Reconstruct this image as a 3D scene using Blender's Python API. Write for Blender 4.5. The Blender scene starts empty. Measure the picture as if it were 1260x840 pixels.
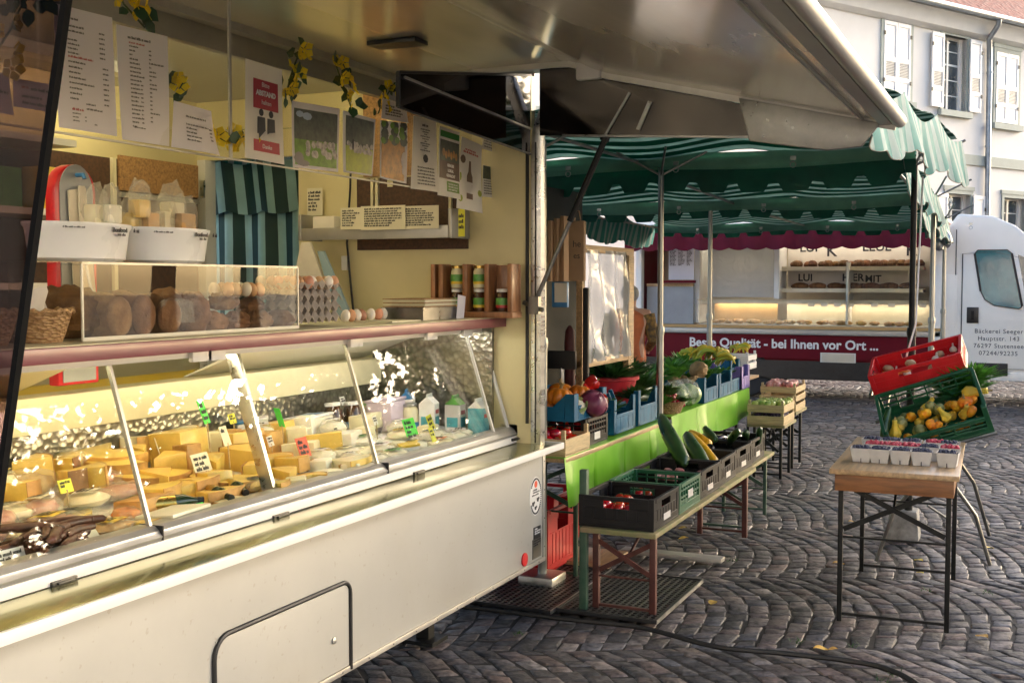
import bpy, bmesh, math, random
import numpy as np
from mathutils import Matrix, Vector, noise
R = math.radians
sc = bpy.context.scene
C = sc.collection
# ---------------------------------------------------------------- camera
F_PX, YAW, PITCH, CAM_H = 1400.0, 24.567, 2.944, 1.78
cd = bpy.data.cameras.new('camera'); cam = bpy.data.objects.new('camera', cd); C.objects.link(cam)
cd.lens = 36*F_PX/1260; cd.sensor_width = 36; cd.clip_start = .05; cd.clip_end = 400
cam.location = (0, 0, CAM_H); cam.rotation_euler = (R(90-PITCH), 0, R(YAW)); sc.camera = cam
# ---------------------------------------------------------------- sky, sun, exposure
SUN_AZ, SUN_EL = 37.0, 17.0            # degrees from +Y towards +X, above the horizon
w = bpy.data.worlds.new('World'); sc.world = w; w.use_nodes = True
wn = w.node_tree; bg = wn.nodes['Background']; bg.inputs[1].default_value = .15
sky = wn.nodes.new('ShaderNodeTexSky'); sky.sky_type = 'NISHITA'; sky.sun_disc = False
sky.sun_elevation = R(SUN_EL); sky.sun_rotation = R(SUN_AZ); sky.altitude = 120; sky.dust_density = 4.0; sky.air_density = .75; sky.ozone_density = .5
wn.links.new(sky.outputs[0], bg.inputs[0])
sl = bpy.data.lights.new('sun', 'SUN'); sl.energy = .8; sl.angle = R(11); sl.color = (1, .97, .92)
so = bpy.data.objects.new('sun', sl); C.objects.link(so)
sd = Vector((math.sin(R(SUN_AZ))*math.cos(R(SUN_EL)), math.cos(R(SUN_AZ))*math.cos(R(SUN_EL)), math.sin(R(SUN_EL))))
so.rotation_euler = sd.to_track_quat('Z', 'Y').to_euler(); so.location = sd*60
vs_ = sc.view_settings; sc.display_settings.display_device = 'sRGB'
vs_.view_transform = 'Standard'; vs_.look = 'None'; vs_.gamma = 1; vs_.exposure = 2.08
sc.render.engine = 'CYCLES'
try:
    sc.cycles.use_denoising = True; sc.cycles.max_bounces = 10; sc.cycles.transparent_max_bounces = 24
    sc.cycles.sample_clamp_indirect = 6; sc.cycles.caustics_reflective = False; sc.cycles.caustics_refractive = False
except Exception: pass
# ---------------------------------------------------------------- helpers
_y, _p = R(YAW), R(PITCH)
_fw = Vector((-math.sin(_y)*math.cos(_p), math.cos(_y)*math.cos(_p), -math.sin(_p)))
_rt = Vector((math.cos(_y), math.sin(_y), 0)); _up = _rt.cross(_fw)
def at(x, y, X=None, Y=None, Z=None):
    """the point on a real plane (X, Y or Z constant) seen at a pixel of the 1260 px photo: used as a surveying aid"""
    r = _fw + _rt*((x-630)/F_PX) + _up*((420-y)/F_PX)
    t = X/r.x if X is not None else Y/r.y if Y is not None else (Z-CAM_H)/r.z
    return Vector((0, 0, CAM_H)) + r*t
rng = random.Random(7)
U = rng.uniform
def tag(o, label=None, cat=None, group=None, kind=None):
    for k, v in (('label', label), ('category', cat), ('group', group), ('kind', kind)):
        if v: o[k] = v
    return o
def thing(name, label, cat, loc=(0, 0, 0), rz=0, group=None):
    o = bpy.data.objects.new(name, None); C.objects.link(o); o.empty_display_size = .1
    o.location = loc; o.rotation_euler = (0, 0, rz)
    return tag(o, label, cat, group)
def dup(o, loc=None, rot=None, scale=None, label=None, group=None, parent=None):
    c = o.copy(); C.objects.link(c)
    if parent: c.parent = parent
    if loc is not None: c.location = loc
    if rot is not None: c.rotation_euler = (0, 0, rot) if isinstance(rot, (int, float)) else rot
    if scale is not None: c.scale = (scale,)*3 if isinstance(scale, (int, float)) else scale
    if label: c['label'] = label
    if group: c['group'] = group
    for ch in [q for q in bpy.data.objects if q.parent == o]: dup(ch, parent=c)
    return c
def basis(ex, ey, o):
    ex, ey = Vector(ex).normalized(), Vector(ey).normalized(); ez = ex.cross(ey).normalized()
    m = Matrix((ex, ey, ez)).transposed().to_4x4(); m.translation = Vector(o); return m
class MB:
    def __init__(s): s.v, s.f, s.m = [], [], []; s.M = None
    def add(s, vs, fs, mi=0):
        k = len(s.v)
        s.v += [tuple(s.M @ Vector(q)) for q in vs] if s.M else [tuple(q) for q in vs]
        s.f += [tuple(k+i for i in f) for f in fs]; s.m += [mi]*len(fs); return s
    def bx(s, x0, x1, y0, y1, z0, z1, mi=0):
        return s.add([(x0,y0,z0),(x1,y0,z0),(x1,y1,z0),(x0,y1,z0),(x0,y0,z1),(x1,y0,z1),(x1,y1,z1),(x0,y1,z1)],
                     [(3,2,1,0),(4,5,6,7),(0,1,5,4),(1,2,6,5),(2,3,7,6),(3,0,4,7)], mi)
    def box(s, c, d, mi=0): return s.bx(c[0]-d[0]/2, c[0]+d[0]/2, c[1]-d[1]/2, c[1]+d[1]/2, c[2]-d[2]/2, c[2]+d[2]/2, mi)
    def bar(s, a, b, w, h=None, up=(0,0,1), mi=0):
        a, b = Vector(a), Vector(b); h = h or w; d = (b-a).normalized(); u = Vector(up)
        if abs(d.dot(u)) > .97: u = Vector((0,1,0)) if abs(d.y) < .9 else Vector((1,0,0))
        x = d.cross(u).normalized()*w/2; y = x.cross(d).normalized()*h/2
        vs = [p+q for p in (a, b) for q in (-x-y, x-y, x+y, -x+y)]
        return s.add(vs, [(3,2,1,0),(4,5,6,7),(0,1,5,4),(1,2,6,5),(2,3,7,6),(3,0,4,7)], mi)
    def tube(s, pts, r, n=8, mi=0, caps=True):
        pts = [Vector(p) for p in pts]; k = len(pts); rs = r if isinstance(r, (list, tuple)) else [r]*k
        vs, fs = [], []; u = None
        for i, p in enumerate(pts):
            d = (pts[min(i+1, k-1)]-pts[max(i-1, 0)]).normalized()
            if u is None: u = d.orthogonal().normalized()
            u = (u-d*u.dot(d)).normalized(); v = d.cross(u)
            vs += [p+(u*math.cos(2*math.pi*j/n)+v*math.sin(2*math.pi*j/n))*rs[i] for j in range(n)]
        for i in range(k-1):
            for j in range(n):
                a, b = i*n+j, i*n+(j+1) % n; fs.append((a, b, b+n, a+n))
        if caps: fs += [tuple(range(n-1, -1, -1)), tuple(range((k-1)*n, k*n))]
        return s.add(vs, fs, mi)
    def lathe(s, prof, n=20, c=(0,0,0), mi=0, wob=None):
        vs, fs = [], []; c = Vector(c)
        for r, z in prof:
            for j in range(n):
                a = 2*math.pi*j/n; q = r*(wob(a) if wob else 1); vs.append(c+Vector((q*math.cos(a), q*math.sin(a), z)))
        for i in range(len(prof)-1):
            for j in range(n):
                a, b = i*n+j, i*n+(j+1) % n; fs.append((a, b, b+n, a+n))
        k = len(prof)
        if prof[0][0] > 1e-6: fs.append(tuple(range(n-1, -1, -1)))
        if prof[-1][0] > 1e-6: fs.append(tuple(range((k-1)*n, k*n)))
        return s.add(vs, fs, mi)
    def prism(s, pts, off, mi=0):
        pts = [Vector(p) for p in pts]; off = Vector(off); n = len(pts)
        return s.add(pts+[p+off for p in pts], [tuple(range(n-1, -1, -1)), tuple(range(n, 2*n))]+[(i, (i+1) % n, n+(i+1) % n, n+i) for i in range(n)], mi)
    def ell(s, c, r, nu=14, nv=9, nz=0, fr=2.0, mi=0, seed=0, rot=None):
        c = Vector(c); vs, fs = [], []
        if isinstance(r, (int, float)): r = (r,)*3
        for i in range(nv+1):
            t = math.pi*i/nv
            for j in range(nu):
                a = 2*math.pi*j/nu
                d = Vector((math.sin(t)*math.cos(a), math.sin(t)*math.sin(a), math.cos(t)))
                k = 1+nz*noise.noise(d*fr+Vector((seed*7.3, seed*1.7, 0)))
                q = Vector((d.x*r[0]*k, d.y*r[1]*k, d.z*r[2]*k))
                if rot: q = rot @ q
                vs.append(c+q)
        for i in range(nv):
            for j in range(nu):
                a, b = i*nu+j, i*nu+(j+1) % nu; fs.append((a, a+nu, b+nu, b))
        return s.add(vs, fs, mi)
    def grid(s, fn, nu, nv, th=None, mi=0):
        vs = [Vector(fn(i/nu, j/nv)) for j in range(nv+1) for i in range(nu+1)]; w = nu+1
        fs = [(j*w+i, j*w+i+1, (j+1)*w+i+1, (j+1)*w+i) for j in range(nv) for i in range(nu)]
        if th is not None:
            th = Vector(th); n = len(vs); vs2 = [v+th for v in vs]
            rim = [(i, 0) for i in range(nu)]+[(nu, j) for j in range(nv)]+[(i, nv) for i in range(nu, 0, -1)]+[(0, j) for j in range(nv, 0, -1)]
            ids = [j*w+i for i, j in rim]
            fs = [tuple(reversed(f)) for f in fs]+[tuple(n+i for i in f) for f in fs]
            fs += [(ids[k], ids[(k+1) % len(ids)], n+ids[(k+1) % len(ids)], n+ids[k]) for k in range(len(ids))]
            vs = vs+vs2
        return s.add(vs, fs, mi)
    def build(s, name, mat, parent=None, bev=0, seg=2, sm=True, world=False, ang=38, loc=None):
        me = bpy.data.meshes.new(name); off = Vector((0,0,0))
        if world and parent:
            p = parent
            while p: off += Vector(p.location); p = p.parent
        if loc is not None: off = Vector(loc)
        me.from_pydata([tuple(Vector(q)-off) for q in s.v], [], s.f)
        for m in (mat if isinstance(mat, (list, tuple)) else [mat]): me.materials.append(m)
        if any(s.m): me.polygons.foreach_set('material_index', s.m)
        if bev:
            b = bmesh.new(); b.from_mesh(me)
            es = [e for e in b.edges if len(e.link_faces) == 2 and e.calc_face_angle(0) > R(30)]
            bmesh.ops.bevel(b, geom=es, offset=bev, segments=seg, profile=.6, affect='EDGES', clamp_overlap=True)
            b.to_mesh(me); b.free()
        if sm:
            me.polygons.foreach_set('use_smooth', [True]*len(me.polygons))
            try: me.set_sharp_from_angle(angle=R(ang))
            except Exception: pass
        me.update()
        o = bpy.data.objects.new(name, me); C.objects.link(o)
        if parent: o.parent = parent
        if loc is not None: o.location = loc
        return o
def struct(o): o['kind'] = 'structure'; return o
FX = ((0,1,0), (0,0,1))      # a surface facing +X: reading direction, up
FNY = ((1,0,0), (0,0,1))     # a surface facing -Y
_tc = {}
def text_mesh(s, size=.1, align='LEFT', bold=0, spacing=1.0):
    k = (s, size, align, bold, spacing)
    if k in _tc: return _tc[k]
    cu = bpy.data.curves.new('lettering', 'FONT'); cu.body = s; cu.size = size; cu.align_x = align; cu.align_y = 'CENTER'
    cu.offset = bold; cu.space_character = spacing; cu.extrude = .0004; cu.resolution_u = 3
    o = bpy.data.objects.new('lettering', cu); C.objects.link(o)
    bpy.context.view_layer.update()
    me = bpy.data.meshes.new_from_object(o.evaluated_get(bpy.context.evaluated_depsgraph_get()))
    bpy.data.objects.remove(o); bpy.data.curves.remove(cu); me.name = 'lettering'; _tc[k] = me
    return me
def text(s, size, o, ax, mat, parent=None, name='lettering', **k):
    me = text_mesh(s, size, **k).copy(); me.materials.clear(); me.materials.append(mat)
    ob = bpy.data.objects.new(name, me); C.objects.link(ob)
    m = basis(ax[0], ax[1], o)
    if parent:
        ob.parent = parent; off = Vector((0,0,0)); p = parent
        while p: off += Vector(p.location); p = p.parent
        m.translation = m.translation-off
    ob.matrix_basis = m
    return ob
def scrawl(mb, x0, y0, w, lh, rows, r, z=.0012, h=.5, cols=None):
    """illegible small print: rows of letter-sized strokes in the local XY plane, starting top left"""
    for i in range(rows):
        for cx, cw in (cols or [(0, w)]):
            x = x0+cx; end = x+cw*r.uniform(.45, 1); y = y0-i*lh
            while x < end:
                n = r.randint(2, 8)
                for q in range(n):
                    lw = lh*h*r.uniform(.35, .62); hh = lh*h*(1 if r.random() < .7 else 1.45)
                    if x+lw > x0+cx+cw: break
                    mb.bx(x, x+lw*.78, y, y+hh, z-.0004, z); x += lw
                x += lh*h*.5
# ---------------------------------------------------------------- materials
def nodes(name):
    m = bpy.data.materials.new(name); m.use_nodes = True; t = m.node_tree
    return m, t.nodes, t.links, t.nodes['Principled BSDF']
def rgb(c): return (c[0], c[1], c[2], 1)
def pm(name, col, rough=.5, metal=0, var=.15, vs=6, bump=0, bs=60, rnd=0, coat=0, col2=None, stretch=None, sub=0, spec=.5, det=6, rvar=.08, trn=0, alpha=1):
    m, N, L, b = nodes(name)
    tc = N.new('ShaderNodeTexCoord'); mp = N.new('ShaderNodeMapping'); L.new(tc.outputs['Object'], mp.inputs[0])
    if stretch: mp.inputs['Scale'].default_value = stretch
    nz = N.new('ShaderNodeTexNoise'); nz.inputs['Scale'].default_value = vs; nz.inputs['Detail'].default_value = det; nz.inputs['Roughness'].default_value = .6
    L.new(mp.outputs[0], nz.inputs[0])
    rp = N.new('ShaderNodeValToRGB'); L.new(nz.outputs[0], rp.inputs[0])
    a = [max(0, q*(1-var)) for q in col]; c2 = col2 or [min(1, q*(1+var)) for q in col]
    rp.color_ramp.elements[0].position = .33; rp.color_ramp.elements[1].position = .67
    rp.color_ramp.elements[0].color = rgb(a if not col2 else col); rp.color_ramp.elements[1].color = rgb(c2)
    out = rp.outputs[0]
    if rnd:
        oi = N.new('ShaderNodeObjectInfo'); hs = N.new('ShaderNodeHueSaturation')
        mr = N.new('ShaderNodeMapRange'); L.new(oi.outputs['Random'], mr.inputs[0]); mr.inputs[3].default_value = 1-rnd; mr.inputs[4].default_value = 1+rnd
        L.new(mr.outputs[0], hs.inputs['Value']); L.new(out, hs.inputs['Color'])
        mr2 = N.new('ShaderNodeMapRange'); ma = N.new('ShaderNodeMath'); ma.operation = 'FRACT'; mm = N.new('ShaderNodeMath'); mm.operation = 'MULTIPLY'; mm.inputs[1].default_value = 17.3
        L.new(oi.outputs['Random'], mm.inputs[0]); L.new(mm.outputs[0], ma.inputs[0]); L.new(ma.outputs[0], mr2.inputs[0])
        mr2.inputs[3].default_value = .5-rnd*.06; mr2.inputs[4].default_value = .5+rnd*.06; L.new(mr2.outputs[0], hs.inputs['Hue']); out = hs.outputs[0]
    L.new(out, b.inputs['Base Color'])
    rr = N.new('ShaderNodeMapRange'); L.new(nz.outputs[0], rr.inputs[0]); rr.inputs[1].default_value = .3; rr.inputs[2].default_value = .7
    rr.inputs[3].default_value = max(.02, rough-rvar); rr.inputs[4].default_value = min(1, rough+rvar); L.new(rr.outputs[0], b.inputs['Roughness'])
    b.inputs['Metallic'].default_value = metal; b.inputs['Specular IOR Level'].default_value = spec
    if coat: b.inputs['Coat Weight'].default_value = coat; b.inputs['Coat Roughness'].default_value = .08
    if sub: b.inputs['Subsurface Weight'].default_value = sub; b.inputs['Subsurface Radius'].default_value = (.02, .012, .006); b.inputs['Subsurface Scale'].default_value = .5
    if bump:
        n2 = N.new('ShaderNodeTexNoise'); n2.inputs['Scale'].default_value = bs; n2.inputs['Detail'].default_value = 4; L.new(mp.outputs[0], n2.inputs[0])
        bu = N.new('ShaderNodeBump'); bu.inputs['Strength'].default_value = bump; bu.inputs['Distance'].default_value = .01; L.new(n2.outputs[0], bu.inputs['Height']); L.new(bu.outputs[0], b.inputs['Normal'])
    if trn:
        tr = N.new('ShaderNodeBsdfTranslucent'); L.new(out, tr.inputs[0]); mx = N.new('ShaderNodeMixShader'); mx.inputs[0].default_value = trn
        L.new(b.outputs[0], mx.inputs[1]); L.new(tr.outputs[0], mx.inputs[2]); L.new(mx.outputs[0], N['Material Output'].inputs[0])
    return m
def glass(name, tint=(1,1,1), ior=1.5, rough=0, haze=0, hz=(.8,.8,.8)):
    """thin clear sheet: straight-through transparency and a fresnel reflection"""
    m, N, L, b = nodes(name); N.remove(b)
    t = N.new('ShaderNodeBsdfTransparent'); t.inputs[0].default_value = rgb(tint)
    g = N.new('ShaderNodeBsdfGlossy'); g.inputs['Roughness'].default_value = rough
    f0 = ((ior-1)/(ior+1))**2
    lw = N.new('ShaderNodeLayerWeight'); lw.inputs[0].default_value = .5
    pw = N.new('ShaderNodeMath'); pw.operation = 'POWER'; pw.inputs[1].default_value = 5; L.new(lw.outputs['Facing'], pw.inputs[0])
    fr = N.new('ShaderNodeMath'); fr.operation = 'MULTIPLY_ADD'; fr.inputs[1].default_value = 1-f0; fr.inputs[2].default_value = f0; L.new(pw.outputs[0], fr.inputs[0])
    mx = N.new('ShaderNodeMixShader'); L.new(fr.outputs[0], mx.inputs[0]); L.new(g.outputs[0], mx.inputs[2])
    if haze:
        d = N.new('ShaderNodeBsdfDiffuse'); d.inputs[0].default_value = rgb(hz)
        nz = N.new('ShaderNodeTexNoise'); nz.inputs['Scale'].default_value = 9; nz.inputs['Detail'].default_value = 5
        mm = N.new('ShaderNodeMath'); mm.operation = 'MULTIPLY'; mm.inputs[1].default_value = haze*2; L.new(nz.outputs[0], mm.inputs[0])
        m2 = N.new('ShaderNodeMixShader'); L.new(mm.outputs[0], m2.inputs[0]); L.new(t.outputs[0], m2.inputs[1]); L.new(d.outputs[0], m2.inputs[2]); L.new(m2.outputs[0], mx.inputs[1])
    else: L.new(t.outputs[0], mx.inputs[1])
    bn = N.new('ShaderNodeTexNoise'); bn.inputs['Scale'].default_value = 1.3; bu = N.new('ShaderNodeBump'); bu.inputs['Strength'].default_value = .02; bu.inputs['Distance'].default_value = .02
    L.new(bn.outputs[0], bu.inputs['Height']); L.new(bu.outputs[0], g.inputs['Normal'])
    L.new(mx.outputs[0], N['Material Output'].inputs[0]); return m
def film(name, tint=(.95,.95,.95), amt=.35, rough=.15, ns=22, bst=.9):
    """crinkled clear plastic film"""
    m, N, L, b = nodes(name); b.inputs['Base Color'].default_value = rgb(tint); b.inputs['Roughness'].default_value = rough
    t = N.new('ShaderNodeBsdfTransparent'); mx = N.new('ShaderNodeMixShader'); mx.inputs[0].default_value = amt
    L.new(t.outputs[0], mx.inputs[1]); L.new(b.outputs[0], mx.inputs[2]); L.new(mx.outputs[0], N['Material Output'].inputs[0])
    nz = N.new('ShaderNodeTexNoise'); nz.inputs['Scale'].default_value = ns; nz.inputs['Detail'].default_value = 3; nz.inputs['Distortion'].default_value = 1.5
    tc = N.new('ShaderNodeTexCoord'); L.new(tc.outputs['Object'], nz.inputs[0])
    bu = N.new('ShaderNodeBump'); bu.inputs['Strength'].default_value = bst; bu.inputs['Distance'].default_value = .03; L.new(nz.outputs[0], bu.inputs['Height']); L.new(bu.outputs[0], b.inputs['Normal'])
    return m
def stripes(name, axis, period, cols, duty=.5, rough=.6, trn=.3, off=0):
    m, N, L, b = nodes(name)
    tc = N.new('ShaderNodeTexCoord'); sp = N.new('ShaderNodeSeparateXYZ'); L.new(tc.outputs['Object'], sp.inputs[0])
    nz = N.new('ShaderNodeTexNoise'); nz.inputs['Scale'].default_value = 3; L.new(tc.outputs['Object'], nz.inputs[0])
    ad = N.new('ShaderNodeMath'); ad.operation = 'MULTIPLY_ADD'; L.new(nz.outputs[0], ad.inputs[0]); ad.inputs[1].default_value = period*.12; L.new(sp.outputs[axis], ad.inputs[2])
    dv = N.new('ShaderNodeMath'); dv.operation = 'MULTIPLY_ADD'; dv.inputs[1].default_value = 1/period; dv.inputs[2].default_value = 100+off; L.new(ad.outputs[0], dv.inputs[0])
    fr = N.new('ShaderNodeMath'); fr.operation = 'FRACT'; L.new(dv.outputs[0], fr.inputs[0])
    gt = N.new('ShaderNodeMath'); gt.operation = 'GREATER_THAN'; gt.inputs[1].default_value = duty; L.new(fr.outputs[0], gt.inputs[0])
    mx = N.new('ShaderNodeMix'); mx.data_type = 'RGBA'; L.new(gt.outputs[0], mx.inputs[0]); mx.inputs[6].default_value = rgb(cols[0]); mx.inputs[7].default_value = rgb(cols[1])
    n2 = N.new('ShaderNodeTexNoise'); n2.inputs['Scale'].default_value = 5; n2.inputs['Detail'].default_value = 6; L.new(tc.outputs['Object'], n2.inputs[0])
    mr = N.new('ShaderNodeMapRange'); mr.inputs[1].default_value = .3; mr.inputs[2].default_value = .7; mr.inputs[3].default_value = .75; mr.inputs[4].default_value = 1.1; L.new(n2.outputs[0], mr.inputs[0])
    ml = N.new('ShaderNodeMix'); ml.data_type = 'RGBA'; ml.blend_type = 'MULTIPLY'; ml.inputs[0].default_value = 1; L.new(mx.outputs[2], ml.inputs[6]); L.new(mr.outputs[0], ml.inputs[7])
    L.new(ml.outputs[2], b.inputs['Base Color']); b.inputs['Roughness'].default_value = rough
    if trn:
        tr = N.new('ShaderNodeBsdfTranslucent'); L.new(ml.outputs[2], tr.inputs[0]); ms = N.new('ShaderNodeMixShader'); ms.inputs[0].default_value = trn
        L.new(b.outputs[0], ms.inputs[1]); L.new(tr.outputs[0], ms.inputs[2]); L.new(ms.outputs[0], N['Material Output'].inputs[0])
    return m
def voro(name, col, col2, scale, rough=.4, metal=0, bump=.5, dist=.01, stretch=None, feature='F1'):
    m, N, L, b = nodes(name)
    tc = N.new('ShaderNodeTexCoord'); mp = N.new('ShaderNodeMapping'); L.new(tc.outputs['Object'], mp.inputs[0])
    if stretch: mp.inputs['Scale'].default_value = stretch
    v = N.new('ShaderNodeTexVoronoi'); v.inputs['Scale'].default_value = scale; v.feature = feature; L.new(mp.outputs[0], v.inputs[0])
    mx = N.new('ShaderNodeMix'); mx.data_type = 'RGBA'; L.new(v.outputs['Distance'], mx.inputs[0]); mx.inputs[6].default_value = rgb(col); mx.inputs[7].default_value = rgb(col2)
    L.new(mx.outputs[2], b.inputs['Base Color']); b.inputs['Roughness'].default_value = rough; b.inputs['Metallic'].default_value = metal
    bu = N.new('ShaderNodeBump'); bu.inputs['Strength'].default_value = bump; bu.inputs['Distance'].default_value = dist; L.new(v.outputs['Distance'], bu.inputs['Height']); L.new(bu.outputs[0], b.inputs['Normal'])
    return m
def lamp_mat(name, col, s):
    m, N, L, b = nodes(name); b.inputs['Base Color'].default_value = rgb(col); b.inputs['Emission Color'].default_value = rgb(col); b.inputs['Emission Strength'].default_value = s; return m
# paints, metals, plastics
M = {}
M['white'] = pm('white_paint', (.74,.73,.69), .35, var=.05, vs=2.5, coat=.2)
M['trailer_panel'] = pm('cream_trailer_panel', (.385,.378,.34), .36, var=.06, vs=1.6, bump=.02, bs=3, coat=.25, rvar=.06)
def splash(m, col=(.2,.17,.13)):
    t = m.node_tree; N, L = t.nodes, t.links; b = N['Principled BSDF']; src = b.inputs['Base Color'].links[0].from_socket
    tc = N.new('ShaderNodeTexCoord'); nz = N.new('ShaderNodeTexNoise'); nz.inputs['Scale'].default_value = 34; nz.inputs['Detail'].default_value = 2; L.new(tc.outputs['Object'], nz.inputs[0])
    n2 = N.new('ShaderNodeTexNoise'); n2.inputs['Scale'].default_value = 2.2; n2.inputs['Detail'].default_value = 7; L.new(tc.outputs['Object'], n2.inputs[0])
    a = N.new('ShaderNodeMapRange'); a.inputs[1].default_value = .66; a.inputs[2].default_value = .72; L.new(nz.outputs[0], a.inputs[0])
    c = N.new('ShaderNodeMapRange'); c.inputs[1].default_value = .5; c.inputs[2].default_value = .75; c.inputs[4].default_value = .35; L.new(n2.outputs[0], c.inputs[0])
    ad = N.new('ShaderNodeMath'); ad.operation = 'MULTIPLY_ADD'; ad.inputs[1].default_value = .5; L.new(a.outputs[0], ad.inputs[0]); L.new(c.outputs[0], ad.inputs[2])
    mx = N.new('ShaderNodeMix'); mx.data_type = 'RGBA'; L.new(ad.outputs[0], mx.inputs[0]); L.new(src, mx.inputs[6]); mx.inputs[7].default_value = rgb(col); L.new(mx.outputs[2], b.inputs['Base Color']); return m
splash(M['trailer_panel'], (.3,.27,.21))
M['cream'] = pm('cream_wall', (.68,.6,.33), .5, var=.06, vs=2)
M['cream2'] = pm('cream_laminate', (.7,.64,.42), .4, var=.06, vs=2)
M['alu'] = pm('brushed_aluminium', (.62,.62,.6), .32, 1, var=.1, vs=30, stretch=(1,.05,1), rvar=.1)
M['alu_dark'] = pm('grey_aluminium', (.2,.2,.19), .35, 1, var=.15, vs=20, rvar=.1)
M['alu_mat'] = pm('matt_aluminium', (.42,.41,.38), .42, .6, var=.1, vs=8)
M['flap'] = pm('satin_metal_lining', (.82,.77,.66), .17, .5, var=.07, vs=2.5, bump=.008, bs=2.5, rvar=.05, stretch=(1,.2,1))
M['shelf_glass'] = pm('grey_green_shelf', (.42,.41,.2), .14, .75, var=.08, vs=3)
M['maroon'] = pm('maroon_laminate', (.17,.03,.045), .38, var=.14, vs=4, coat=.15)
M['maroon_paint'] = pm('maroon_paint', (.13,.004,.012), .5, var=.08, vs=2, spec=.15)
M['maroon_cloth'] = pm('maroon_awning_cloth', (.13,.008,.022), .65, var=.15, vs=4, trn=.12, spec=.2)
M['black'] = pm('black_plastic', (.015,.015,.016), .35, var=.3, vs=10)
M['rubber'] = pm('black_rubber', (.012,.012,.012), .55, var=.2, vs=10)
M['black_steel'] = pm('dark_painted_steel', (.01,.011,.011), .5, .0, spec=.25, var=.4, vs=14, bump=.1, bs=40)
M['green_steel'] = pm('green_painted_steel', (.03,.085,.055), .45, .2, var=.3, vs=14, col2=(.07,.12,.085))
M['brown_steel'] = pm('brown_painted_steel', (.09,.03,.025), .45, .2, var=.3, vs=14)
M['steel'] = pm('galvanised_steel', (.45,.46,.46), .36, 1, var=.2, vs=12)
M['pole'] = pm('worn_grey_pole', (.26,.26,.24), .35, .9, var=.25, vs=9, stretch=(1,1,.3))
M['smoke'] = glass('smoked_acrylic', (.4,.33,.35), 1.16)
M['smoke_dark'] = glass('dark_smoked_acrylic', (.14,.115,.11), 1.7, rough=.03)
M['glass'] = glass('counter_glass', (.97,.99,.97), 1.55, rough=.014)
M['plexi'] = glass('clear_acrylic', (.97,.97,.93), 1.4, rough=.02, haze=.012)
M['plexi_edge'] = pm('acrylic_edge', (.5,.48,.4), .2, var=.03)
M['case_plexi'] = glass('scratched_acrylic', (.95,.94,.9), 1.24, rough=.01, haze=.004)
M['film'] = film('plastic_film', (.93,.95,.93), .2)
M['film_milky'] = film('milky_plastic_sheet', (.46,.48,.48), .55, .12, 4, .35)
M['paper'] = pm('white_paper', (.93,.91,.95), .45, var=.02, vs=4, trn=.55)
M['lilac'] = pm('lilac_paper', (.62,.52,.62), .5, var=.03)
M['paper_y'] = pm('ivory_paper', (.74,.69,.5), .55, var=.04)
M['card_white'] = pm('white_card', (.92,.9,.86), .5, var=.03, trn=.45)
M['neon_green'] = pm('neon_green_card', (.07,.72,.05), .5, var=.05)
M['neon_yellow'] = pm('neon_yellow_card', (.75,.72,.04), .5, var=.05)
M['neon_red'] = pm('neon_red_card', (.75,.09,.03), .5, var=.05)
M['ink'] = pm('black_ink', (.02,.02,.025), .6, var=.05)
M['ink_white'] = pm('white_lettering', (.78,.76,.72), .5, var=.03)
M['ink_red'] = pm('red_ink', (.5,.03,.04), .6, var=.05)
M['ink_green'] = pm('green_print', (.06,.3,.05), .6, var=.1)
M['red_print'] = pm('dark_red_print', (.38,.02,.035), .45, var=.05)
M['steel_swirl'] = voro('circle_brushed_stainless', (.33,.31,.27), (.14,.13,.11), 38, .28, .9, .6, .006)
M['chip_brown'] = pm('brown_chipboard', (.07,.032,.016), .6, var=.4, vs=70, det=3)
M['chip_tan'] = pm('tan_chipboard', (.36,.2,.08), .6, var=.35, vs=80, det=3)
M['wood'] = pm('pine_wood', (.42,.27,.13), .5, var=.3, vs=5, stretch=(14,1,14), bump=.1, bs=30)
M['wood_x'] = pm('pine_boards', (.42,.27,.13), .42, var=.3, vs=5, stretch=(1.2,14,14), bump=.08, bs=30, col2=(.55,.4,.24))
M['wood_y'] = pm('worn_table_board', (.42,.28,.145), .42, var=.3, vs=4, stretch=(12,1,12), bump=.08, bs=30, coat=.15)
M['wood_dark'] = pm('orange_brown_wood', (.24,.1,.035), .45, var=.35, vs=5, stretch=(1,9,9), bump=.08, bs=30)
M['wood_pale'] = pm('thin_pale_wood', (.5,.38,.2), .65, var=.25, vs=6, stretch=(1.5,1.5,12), bump=.08, bs=40)
M['rack_wood'] = pm('reddish_rack_wood', (.3,.13,.05), .4, var=.3, vs=6, stretch=(9,9,1.5), coat=.2)
M['wood_green'] = pm('green_stained_board', (.3,.23,.13), .65, var=.3, vs=7, col2=(.17,.2,.07), stretch=(1,1.5,1))
M['cloth_green'] = pm('lime_green_oilcloth', (.17,.45,.022), .36, var=.14, vs=3, coat=.2, bump=.2, bs=4)
M['crate_black'] = pm('black_crate_plastic', (.011,.011,.012), .45, var=.35, vs=9, spec=.25)
M['crate_green'] = pm('green_crate_plastic', (.012,.1,.045), .38, var=.25, vs=9)
M['crate_green2'] = pm('bottle_green_crate_plastic', (.012,.085,.035), .35, var=.25, vs=9, coat=.15)
M['crate_blue'] = pm('blue_crate_plastic', (.007,.1,.19), .55, var=.25, vs=9, spec=.25)
M['crate_purple'] = pm('purple_crate_plastic', (.2,.15,.42), .42, var=.15, vs=9)
M['crate_red'] = pm('red_crate_plastic', (.55,.008,.014), .38, var=.15, vs=9, coat=.15)
M['red_tub'] = pm('red_plastic', (.45,.02,.03), .35, var=.12, vs=9)
M['white_tub'] = pm('white_tub_plastic', (.8,.8,.78), .3, var=.03, vs=5, sub=.1)
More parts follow.
